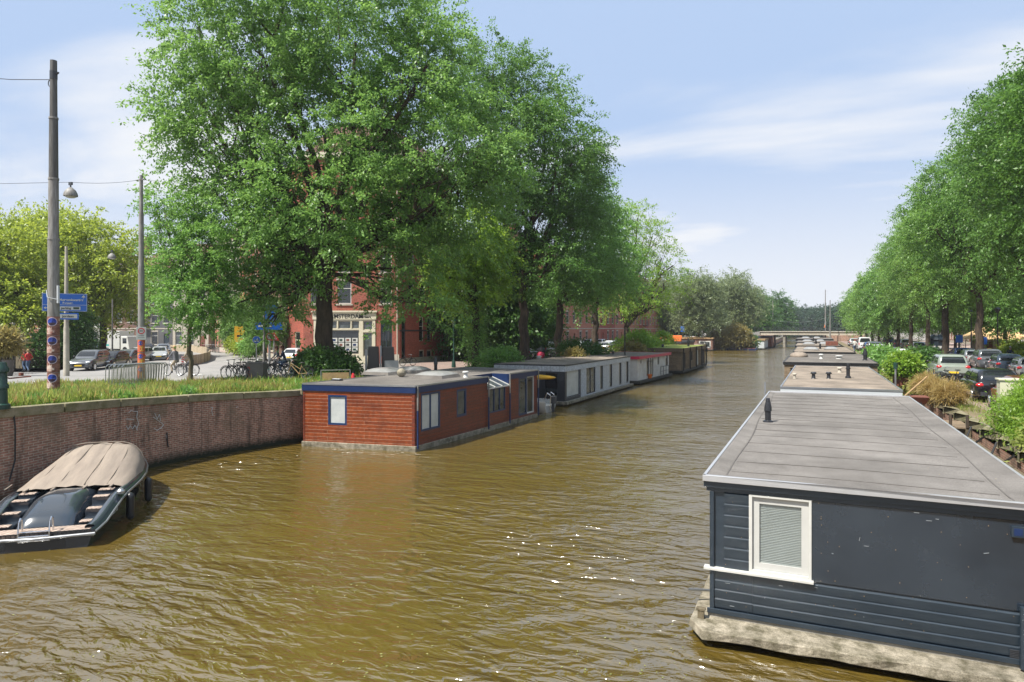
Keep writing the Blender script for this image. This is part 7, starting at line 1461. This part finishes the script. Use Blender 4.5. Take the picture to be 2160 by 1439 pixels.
for st in ([(-.4, .6), (-.3, .7), (-.22, .55)], [(-.38, .5), (-.25, .45), (-.4, .35), (-.22, .3)], [(-.36, .25), (-.24, .2)]):
    for a, b_ in zip(st, st[1:]): mb.tube(tuple(p+u1*a[0]+n1_*.255+Vector((0, 0, a[1]))), tuple(p+u1*b_[0]+n1_*.255+Vector((0, 0, b_[1]))), .012, n=4)
mb.build('graffiti', 'ltail', g2)
# pair of tall grey cabinets
d4 = 41; p = G(800, d4, gzd(41)); g3 = wthing('recycling_container', 'tall pair of brown-grey panelled containers in a steel frame before the shop', 'container', p); n = Vector((-p.x, -p.y, 0)).normalized(); u = Vector((-n.y, n.x, 0)); zt4 = Zp(731, d4)-p.z; zb4 = Zp(778, d4)-p.z
oboxx(p, u, n, -.72, .02, -.5, .5, zb4, zt4, ch=.05).build('left_container', 'binb', g3, bev=.05).name = 'container_body'; oboxx(p, u, n, .14, .95, -.4, .42, zb4+.05, zt4-.03, ch=.05).build('container_body', 'binb', g3, bev=.05); mb = oboxx(p, u, n, .03, .13, -.45, .56, zb4-.1, zt4+.04); oboxx(p, u, n, -.85, -.73, -.45, .56, zb4-.1, zt4-.2, mb); oboxx(p, u, n, -.85, .13, .3, .6, zb4-.3, zb4-.1, mb); oboxx(p, u, n, -.85, 1.0, -.4, .5, 0, zb4-.3, mb); mb.build('steel_frame', 'steel', g3, bev=.015)
p = G(826, 40, gzd(40)); w_ = wthing('white_crate', 'white box with small black marks in front of the tall containers', 'crate', p); oboxx(p, u, n, -.42, .42, -.2, .2, .3, .95).build('box', 'whitep', w_, bev=.03); oboxx(p, u, n, -.40, .40, -.18, .18, 0, .3).build('base', 'conc', w_)
# metal frame fence and gas bottle beside the red boat
p = G(708, 33.5, 2.2); f_ = wthing('frame_fence', 'low rectangular steel frame fence behind the front corner of the red houseboat', 'fence', p); n = Vector((-p.x, -p.y, 0)).normalized(); u = Vector((-n.y, n.x, 0)); mb = MB(); q = lambda x, z: tuple(p+u*x+Vector((0, 0, z))); zt5 = Zp(781, 33.5)-p.z
mb.path([q(-.72, -.1), q(-.72, zt5), q(.72, zt5), q(.72, -.1)], .025, 6); mb.build('frame', 'steel', f_); oboxx(p, u, n, -.65, .66, -.02, .0, -.1, zt5-.12).build('infill_panel', 'woodt', f_)
p = G(745, 33, 2.3); gb = wthing('fire_extinguisher', 'small red bottle beside the steel frame fence', 'bottle', p); zt6 = Zp(783, 33); mb = MB(); mb.lathe((p.x, p.y, 2.2), [(.09, 0), (.1, .05), (.1, zt6-2.45), (.05, zt6-2.3)], 12); mb.build('cylinder', 'ltail', gb, smooth=50); mb = MB(); mb.tube((p.x, p.y, zt6-.12), (p.x, p.y, zt6), .03); mb.build('valve', 'black', gb)
# curved plank screen and striped marker
pl = [PG(*q) for q in ((350, 741), (405, 742.5), (432, 747), (443, 754), (440, 761), (420, 768), (385, 773))]; cs_ = wthing('plank_screen', 'curved low screen of pale vertical planks round the road works', 'screen', pl[3]); mb = MB()
for a, b_ in zip(pl, pl[1:]):
    mb.obox(a, b_, a.z-.05, a.z+.95, .06); mb.obox(b_, a, a.z-.05, a.z+.93, .03)
mb.build('planks', 'woodp', cs_)
p = PG(386, 775); mk = wthing('marker_board', 'red and white striped marker board at the end of the plank screen', 'traffic marker', p); n = Vector((-p.x, -p.y, 0)).normalized(); u = Vector((-n.y, n.x, 0)); oboxx(p, u, n, -.13, .13, -.02, .02, .1, 1.0).build('board', 'white', mk); mb = MB()
for k in range(4): z0_ = .15+k*.22; mb.poly([tuple(p+u*-.128+n*.025+Vector((0, 0, z0_+.12))), tuple(p+u*.128+n*.025+Vector((0, 0, z0_))), tuple(p+u*.128+n*.025+Vector((0, 0, min(z0_+.11, 1)))), tuple(p+u*-.128+n*.025+Vector((0, 0, min(.98, z0_+.23))))])
mb.build('red_stripes', 'signr', mk); oboxx(p, u, n, -.3, .3, -.2, .2, 0, .09).build('foot', 'black', mk)
# road signs
def rsign(px, pyc, pyb, d, kind, r_, label):
    p = G(px, d, gzd(d)); s = wthing('road_sign', label, 'road sign', p); zc = Zp(pyc, d); mb = MB(); mb.tube((p.x, p.y, p.z), (p.x, p.y, zc+(r_ if kind != 'rect' else .9)), .035, n=8); mb.build('post', 'steel', s, smooth=50); n = Vector((-p.x, -p.y, 0)).normalized(); u = Vector((-n.y, n.x, 0)); c = Vector((p.x, p.y, 0))+n*.06; cc = Vector((c.x, c.y, zc))
    if kind == 'speed': disc(s, c, u, n, zc, r_, 'signr', 'sign_disc', 0); disc(s, c, u, n, zc, r_*.75, 'white', 'sign_face', .005); text('30', r_*1.0, tuple(cc-Vector((0, 0, r_*.35))), u, s, 'black', lift=.01, align='CENTER', bold=.012)
    if kind == 'blue':
        disc(s, c, u, n, zc, r_, 'white', 'sign_disc', 0); disc(s, c, u, n, zc, r_*.92, 'signb', 'sign_face', .005); mb = MB(); q = cc+n*.012
        for sg in (-1, 1): mb.ring(tuple(q+u*sg*r_*.35-Vector((0, 0, r_*.25))), u, (0, 0, 1), r_*.24, r_*.05, 14, 4)
        mb.tube(tuple(q-u*r_*.35-Vector((0, 0, r_*.25))), tuple(q+u*r_*.1+Vector((0, 0, r_*.2))), r_*.05).tube(tuple(q+u*r_*.35-Vector((0, 0, r_*.25))), tuple(q+u*r_*.2+Vector((0, 0, r_*.5))), r_*.05); mb.build('sign_symbol', 'white', s)
    if kind == 'tri':
        mb = MB(); mb.poly([tuple(cc+u*x*r_+Vector((0, 0, z*r_))) for x, z in ((-1, -.7), (1, -.7), (0, 1))]); mb.build('sign_triangle', 'signr', s); mb = MB(); mb.poly([tuple(cc+n*.006+u*x*r_*.62+Vector((0, 0, z*r_*.62-.02))) for x, z in ((-1, -.7), (1, -.7), (0, 1))]); mb.build('sign_face', 'white', s)
        mb = MB(); mb.tube(tuple(cc+n*.012-u*.12-Vector((0, 0, r_*.3))), tuple(cc+n*.012+Vector((0, 0, r_*.15))), .03).tube(tuple(cc+n*.012+u*.12-Vector((0, 0, r_*.3))), tuple(cc+n*.012+Vector((0, 0, r_*.15))), .03); mb.build('sign_symbol', 'signr', s)
    if kind == 'yellow': oboxx(cc, u, n, -.62, .62, 0, .03, -.9, .9).build('sign_plate', 'signy', s); mb = MB(); mb.poly([tuple(cc+u*x+n*.04+Vector((0, 0, z))) for x, z in ((-.35, -.3), (.35, -.3), (.35, -.1), (-.35, -.1))]); mb.build('sign_symbol', 'black', s)
    if kind == 'bluerect':
        oboxx(cc, u, n, -.9, .9, 0, .03, -.25, .25).build('sign_plate', 'signb', s); oboxx(cc+Vector((0, 0, .9)), u, n, -.35, .55, 0, .03, -.5, .6).build('sign_plate', 'signb', s); mb = MB(); mb.poly([tuple(cc+u*x+n*.04+Vector((0, 0, z))) for x, z in ((-.7, -.06), (.2, -.06), (.2, .06), (-.7, .06))]); mb.build('sign_symbol', 'white', s)
    if kind == 'pblue': oboxx(cc, u, n, -.5, .5, 0, .03, -.7, .7).build('sign_plate', 'signb', s)
    return s
rsign(541, 717, 0, 43, 'blue', .25, 'round blue cycle path sign left of the speed limit sign'); rsign(569.5, 710, 0, 42, 'speed', .24, 'round white speed limit sign reading 30 with a red rim'); rsign(578, 711, 0, 46, 'tri', .34, 'red triangular warning sign partly behind the speed limit sign'); rsign(507, 705, 0, 74, 'yellow', .5, 'yellow rectangular sign in front of the side street houses'); rsign(567, 688, 0, 46, 'bluerect', .4, 'blue direction signs under the leaves above the speed limit sign'); rsign(1440, 694, 0, 165, 'pblue', .5, 'small blue sign at the end of the left canal houses')
mast(557, 44, gzd(44), 7.5, .09, 'steel lamp post between the round blue and speed limit signs'); mast(237, 68, 1.5, 8, .09, 'thin post in front of the white lorry')
for i, (x, d) in enumerate(((957, 58), (1095, 70), (963, 60), (1512, 150), (1572, 160))):
    if i == 2: continue
    p = G(x, d, 1.5); l = wthing('street_lamp', ['old lantern lamp by the corner of the dark garden', 'old lantern lamp beside the pale elm trunk', '', 'thin lamp post left of the ochre bush', 'dark lamp post behind the ochre bush'][i], 'street lamp', p, 'lantern lamps on the left bank'); mb = MB(); mb.lathe((p.x, p.y, 1.5), [(.2, 0), (.16, .5), (.07, .7), (.05, 3.6)], 10); mb.build('post', 'gdark', l, smooth=50)
    mb = MB(); mb.lathe((p.x, p.y, 5.1), [(.10, 0), (.2, .45), (.22, .46)], 6); mb.build('lantern', 'clear', l); mb = MB(); mb.lathe((p.x, p.y, 5.57), [(.26, 0), (.1, .25), (.03, .35)], 6); mb.build('lantern_roof', 'gdark', l)
# shed at the left edge and railing behind it
p = G(25, 57, gzd(57)); sh_ = wthing('wooden_shed', 'small brown wooden shed with a curved roof at the left edge', 'shed', p); mb = MB(); mb.box(p.x-1.4, p.x+1.5, p.y, p.y+1.5, p.z, p.z+1.45); mb.build('wall', 'barkl', sh_); rows = []
for k in range(9): x = -1.7+k*.44; zq = p.z+1.47+.38*math.sin(math.pi*k/8)+.1*math.sin(math.pi*k/4); rows.append([(p.x+x, p.y-.25, zq), (p.x+x, p.y+1.8, zq+.1), (p.x+x, p.y+1.8, zq), (p.x+x, p.y-.25, zq-.1)])
mb = MB().grid(rows, close=True); mb.build('roof', 'bbrick', sh_, smooth=60)
for k in (-.5, .5): MB().box(p.x+k-.04, p.x+k+.04, p.y-.03, p.y-.003, p.z, p.z+1.4).build('post', 'black', sh_)
p = G(12, 56, gzd(56)); rl = wthing('stair_railing', 'dark iron handrail and posts above the shed at the left edge', 'railing', p); mb = MB(); a, b_ = G(-60, 56, Zp(722, 56)), G(49, 57, Zp(704, 57)); mb.tube(a, b_, .06); mb.tube(G(-60, 56, Zp(738, 56)), G(49, 57, Zp(722, 57)), .04)
for k in range(6): x = -60+k*21.8; t_ = k/5; q = a.lerp(b_, t_); mb.tube((q.x, q.y, p.z), q, .05)
mb.build('railing', 'dark', rl)
p = G(17, 40, gzd(40)); pt_ = wthing('plant_pot', 'tall dark pot under the spiky plant at the left edge', 'pot', p); mb = MB(); mb.lathe((p.x, p.y, p.z), [(.22, 0), (.3, .3), (.28, .7), (.32, 1.0)], 14); mb.build('pot', 'binb', pt_, smooth=50); mb = MB(); mb.ell((p.x, p.y, p.z+1.0), (.27, .27, .04)); mb.build('soil', 'soil', pt_)
# ---------------------------------------------------------------- right bank furniture
p = (6.75, 24.9, ZR); cb = wthing('utility_cabinet', 'tall beige utility cabinet in front of the brownish red car', 'cabinet', p); u = Vector((CT, ST, 0)); u = Vector((1, .0, 0)); c0 = G(2136, 21.5, ZR); MB().box(c0.x-.38, c0.x+.34, c0.y-.2, c0.y+.25, ZR, 3.28).build('cabinet', 'beige', cb, bev=.01); MB().box(c0.x-.42, c0.x+.38, c0.y-.24, c0.y+.29, 3.283, 3.34).build('lid', 'beige', cb, bev=.01); MB().box(c0.x-.06, c0.x+.02, c0.y-.215, c0.y-.202, 2.85, 2.98).build('lock', 'dark', cb)
pd = G(1905, 38, ZR); pb_ = wthing('planter', 'red brown wooden planter with a green shrub on the quay', 'planter', pd); MB().box(pd.x-.5, pd.x+.5, pd.y-.4, pd.y+.4, ZR, ZR+.55).build('box', 'woodr', pb_, bev=.02); MB().box(pd.x-.45, pd.x+.45, pd.y-.35, pd.y+.35, ZR+.551, ZR+.58).build('soil', 'soil', pb_)
pd = G(2004, 28.2, ZR); pb_ = wthing('planter', 'square grey planter holding straw coloured grass', 'planter', pd); MB().box(pd.x-.32, pd.x+.32, pd.y-.32, pd.y+.32, ZR, ZR+.5).build('box', 'binb', pb_, bev=.02); MB().box(pd.x-.28, pd.x+.28, pd.y-.28, pd.y+.28, ZR+.501, ZR+.53).build('soil', 'soil', pb_)
# wooden deck, gangway pole, barrow between boat and quay
mb = MB()
dk = wthing('jetty', 'weathered wooden beam jetty between the second houseboat and the quay', 'jetty', (4.1, 29, 1.0))
for k in range(7): mb.box(3.35, 5.1, 27.6+k*.28, 27.85+k*.28, 1.45, 1.5)
mb.build('planks', 'wood3', dk); MB().box(3.4, 3.55, 27.5, 29.6, 1.2, 1.44).box(4.9, 5.05, 27.5, 29.6, 1.2, 1.44).build('beam', 'barkl', dk)
for k in range(4): MB().tube((3.45+.5*k, 27.55, 1.5), (3.45+.5*k, 27.55, 1.95), .05, n=8).build('post', 'bark', dk, smooth=50)
a, b_ = G(1908, 26.2, Zp(836, 26.2)), G(1955, 28.5, Zp(795, 28.5)); pl_ = wthing('wooden_pole', 'long tan pole leaning over the gap by the jetty', 'pole', a); MB().tube(a, b_, .035).build('shaft', 'woodt', pl_)
p = G(1938, 26.5, 0); wb = wthing('wheelbarrow', 'rusty red brown wheelbarrow tipped beside the jetty', 'wheelbarrow', (p.x, p.y, 1.7)); MB().hexa([(p.x-.2, p.y-.3, 1.95), (p.x+.2, p.y-.3, 1.95), (p.x+.2, p.y+.3, 1.95), (p.x-.2, p.y+.3, 1.95), (p.x-.33, p.y-.45, 2.25), (p.x+.33, p.y-.45, 2.25), (p.x+.33, p.y+.45, 2.25), (p.x-.33, p.y+.45, 2.25)]).build('tray', 'woodr', wb, bev=.02); MB().ring((p.x, p.y-.55, 1.86), (0, 1, 0), (0, 0, 1), .16, .035).build('wheel', 'black', wb)
for s_ in (-.22, .22): MB().path([(p.x+s_*.3, p.y-.55, 1.86), (p.x+s_, p.y+.3, 1.93), (p.x+s_*1.2, p.y+.85, 2.1)], .018).build('handle', 'barkl', wb); MB().tube((p.x+s_, p.y+.25, 1.95), (p.x+s_, p.y+.3, 1.67), .018).build('leg', 'barkl', wb)
p = G(1889, 33, 0); ps = wthing('mooring_post', 'thin grey post with a dark green cap standing by the planter', 'post', (p.x, p.y, ZR)); MB().tube((p.x, p.y, 1.4), (p.x, p.y, Zp(778, 33)), .045).build('post', 'steel', ps); MB().tube((p.x, p.y, Zp(778, 33)), (p.x, p.y, Zp(765, 33)), .10, n=12).build('cap', 'gdark', ps, smooth=50)
mb = MB(); rl = wthing('pipe_railing', 'galvanised pipe railing at the quay edge in the lower right', 'railing', (4.8, 14, ZR)); mb.path([(5.3, 16.2, ZR-.1), (5.25, 16.0, 2.45), (4.55, 12.2, 2.2), (4.5, 12.0, 1.2)], .035, 8); mb.path([(5.25, 16.0, 1.95), (4.55, 12.2, 1.7)], .03, 8); mb.tube((4.9, 14.1, 2.32), (4.9, 14.1, 1.2), .03); mb.build('rails', 'steel', rl, smooth=60)
# fender beam and hoses along the right quay
mb = MB(); fb = wthing('fender_beam', 'long timber beam and hoses hung along the right quay wall', 'beam', (4.95, 20, 1.2))
for k in range(5): y = 13+k*3; mb.box(4.86, 5.04, y, y+2.96, 1.02, 1.2)
mb.build('beam', 'barkl', fb, bev=.02); mb = MB()
for k in range(4): y = 15+k*3.4; mb.path([(4.98, y, 1.55), (4.7, y+.3, 1.2), (4.6, y+1.0, 1.0), (4.8, y+1.6, 1.3), (4.98, y+1.9, 1.6)], .03, 6)
mb.build('hose', 'black', fb)
# navy kiosk, awning kiosk, signs
p = G(1976, 76, ZR); kk = wthing('navy_kiosk', 'navy blue round-topped street kiosk between the bicycle racks', 'kiosk', p); mb = MB(); mb.lathe((p.x, p.y, ZR), [(1.1, 0), (1.1, .2), (1.0, .25), (1.0, 1.9), (1.15, 2.0), (1.1, 2.15), (.9, 2.3), (.6, 2.45), (.5, 2.6)], 8); mb.build('body', 'navy', kk); n = Vector((-p.x, -p.y, 0)).normalized(); u = Vector((-n.y, n.x, 0)); mb = MB(); q = Vector(p)+n*1.08
for s_ in (-.35, .35): mb.poly([tuple(q+u*(s_+x)+Vector((0, 0, z))) for x, z in ((-.28, 1.3), (.28, 1.3), (0, .95))])
mb.build('white_mark', 'white', kk)
p = G(2092, 88, ZR); kw = wthing('awning_kiosk', 'low brick kiosk with a wide beige awning behind the parked cars on the right', 'kiosk', p); MB().box(p.x-2.0, p.x+2.4, p.y-1.5, p.y+1.5, ZR, 3.7).build('wall', 'stone', kw); mb = MB(); mb.hexa([(p.x-3.6, p.y-2.8, 3.5), (p.x+3.8, p.y-2.8, 3.5), (p.x+3.8, p.y+2.6, 3.5), (p.x-3.6, p.y+2.6, 3.5), (p.x-1.2, p.y-.6, 5.1), (p.x+1.6, p.y-.6, 5.1), (p.x+1.6, p.y+.5, 5.1), (p.x-1.2, p.y+.5, 5.1)]); mb.build('awning', 'awning', kw)
for x in (-3.4, 3.6): MB().tube((p.x+x, p.y-2.7, ZR), (p.x+x, p.y-2.7, 3.6), .04).build('awning_pole', 'dark', kw)
MB().box(p.x-.9, p.x-.2, p.y-1.53, p.y-1.503, ZR+.1, 3.2).build('door', 'woodr', kw)
for (px, py, d, lb) in ((2023, 715, 70, 'blue rectangular sign on a dark post left of the thick trunk'), (2074, 719, 72, 'blue rectangular sign just right of the thick trunk')):
    p = G(px, d, ZR); s = wthing('road_sign', lb, 'road sign', p, 'blue signs on the right bank'); zc = Zp(py, d); MB().tube((p.x, p.y, ZR), (p.x, p.y, zc+.5), .09, n=8).build('post', 'dark', s); MB().box(p.x-.32, p.x+.32, p.y-.14, p.y-.1, zc-.4, zc+.4).build('sign_plate', 'signb', s)
for (px, py, d, lb) in ((1916, 778, 50, 'thin tan frame hoop on the right quay before the dark shrub'),):
    p = G(px, d, ZR); s = wthing('hoop', lb, 'frame', p); MB().path([(p.x-.35, p.y, ZR), (p.x-.35, p.y, ZR+1.0), (p.x+.35, p.y, ZR+1.0), (p.x+.35, p.y, ZR)], .03).build('frame', 'woodt', s)
for i, y in enumerate((58, 68, 80, 92)):
    p = (16.9, y, ZR); s = wthing('street_lamp', ['nearest', 'second', 'third', 'farthest'][i]+' dark lamp post in front of the right bank houses', 'street lamp', p, 'lamp posts on the right bank'); MB().tube(p, (16.9, y, 6.5), .07, .05, 8).build('post', 'dark', s); MB().lathe((16.9, y, 6.5), [(.12, 0), (.28, .35), (.30, .4), (.05, .6)], 8).build('lantern', 'dark', s)
# thin summer air
hm = bpy.data.materials.new('thin_air'); hm.use_nodes = True; ht = hm.node_tree; ht.nodes.clear(); ho_m = N(ht, 'ShaderNodeOutputMaterial'); pv = N(ht, 'ShaderNodeVolumePrincipled')
pv.inputs['Color'].default_value = (.85, .90, 1, 1); pv.inputs['Density'].default_value = .00028; pv.inputs['Anisotropy'].default_value = .2; ht.links.new(pv.outputs[0], ho_m.inputs['Volume'])
K['air'] = hm; hz_o = MB().box(-950, 950, -130, 1520, -2.6, 34).build('haze', 'air'); hz_o['kind'] = 'stuff'
for o in bpy.data.objects:
    if '_w' in o: del o['_w']
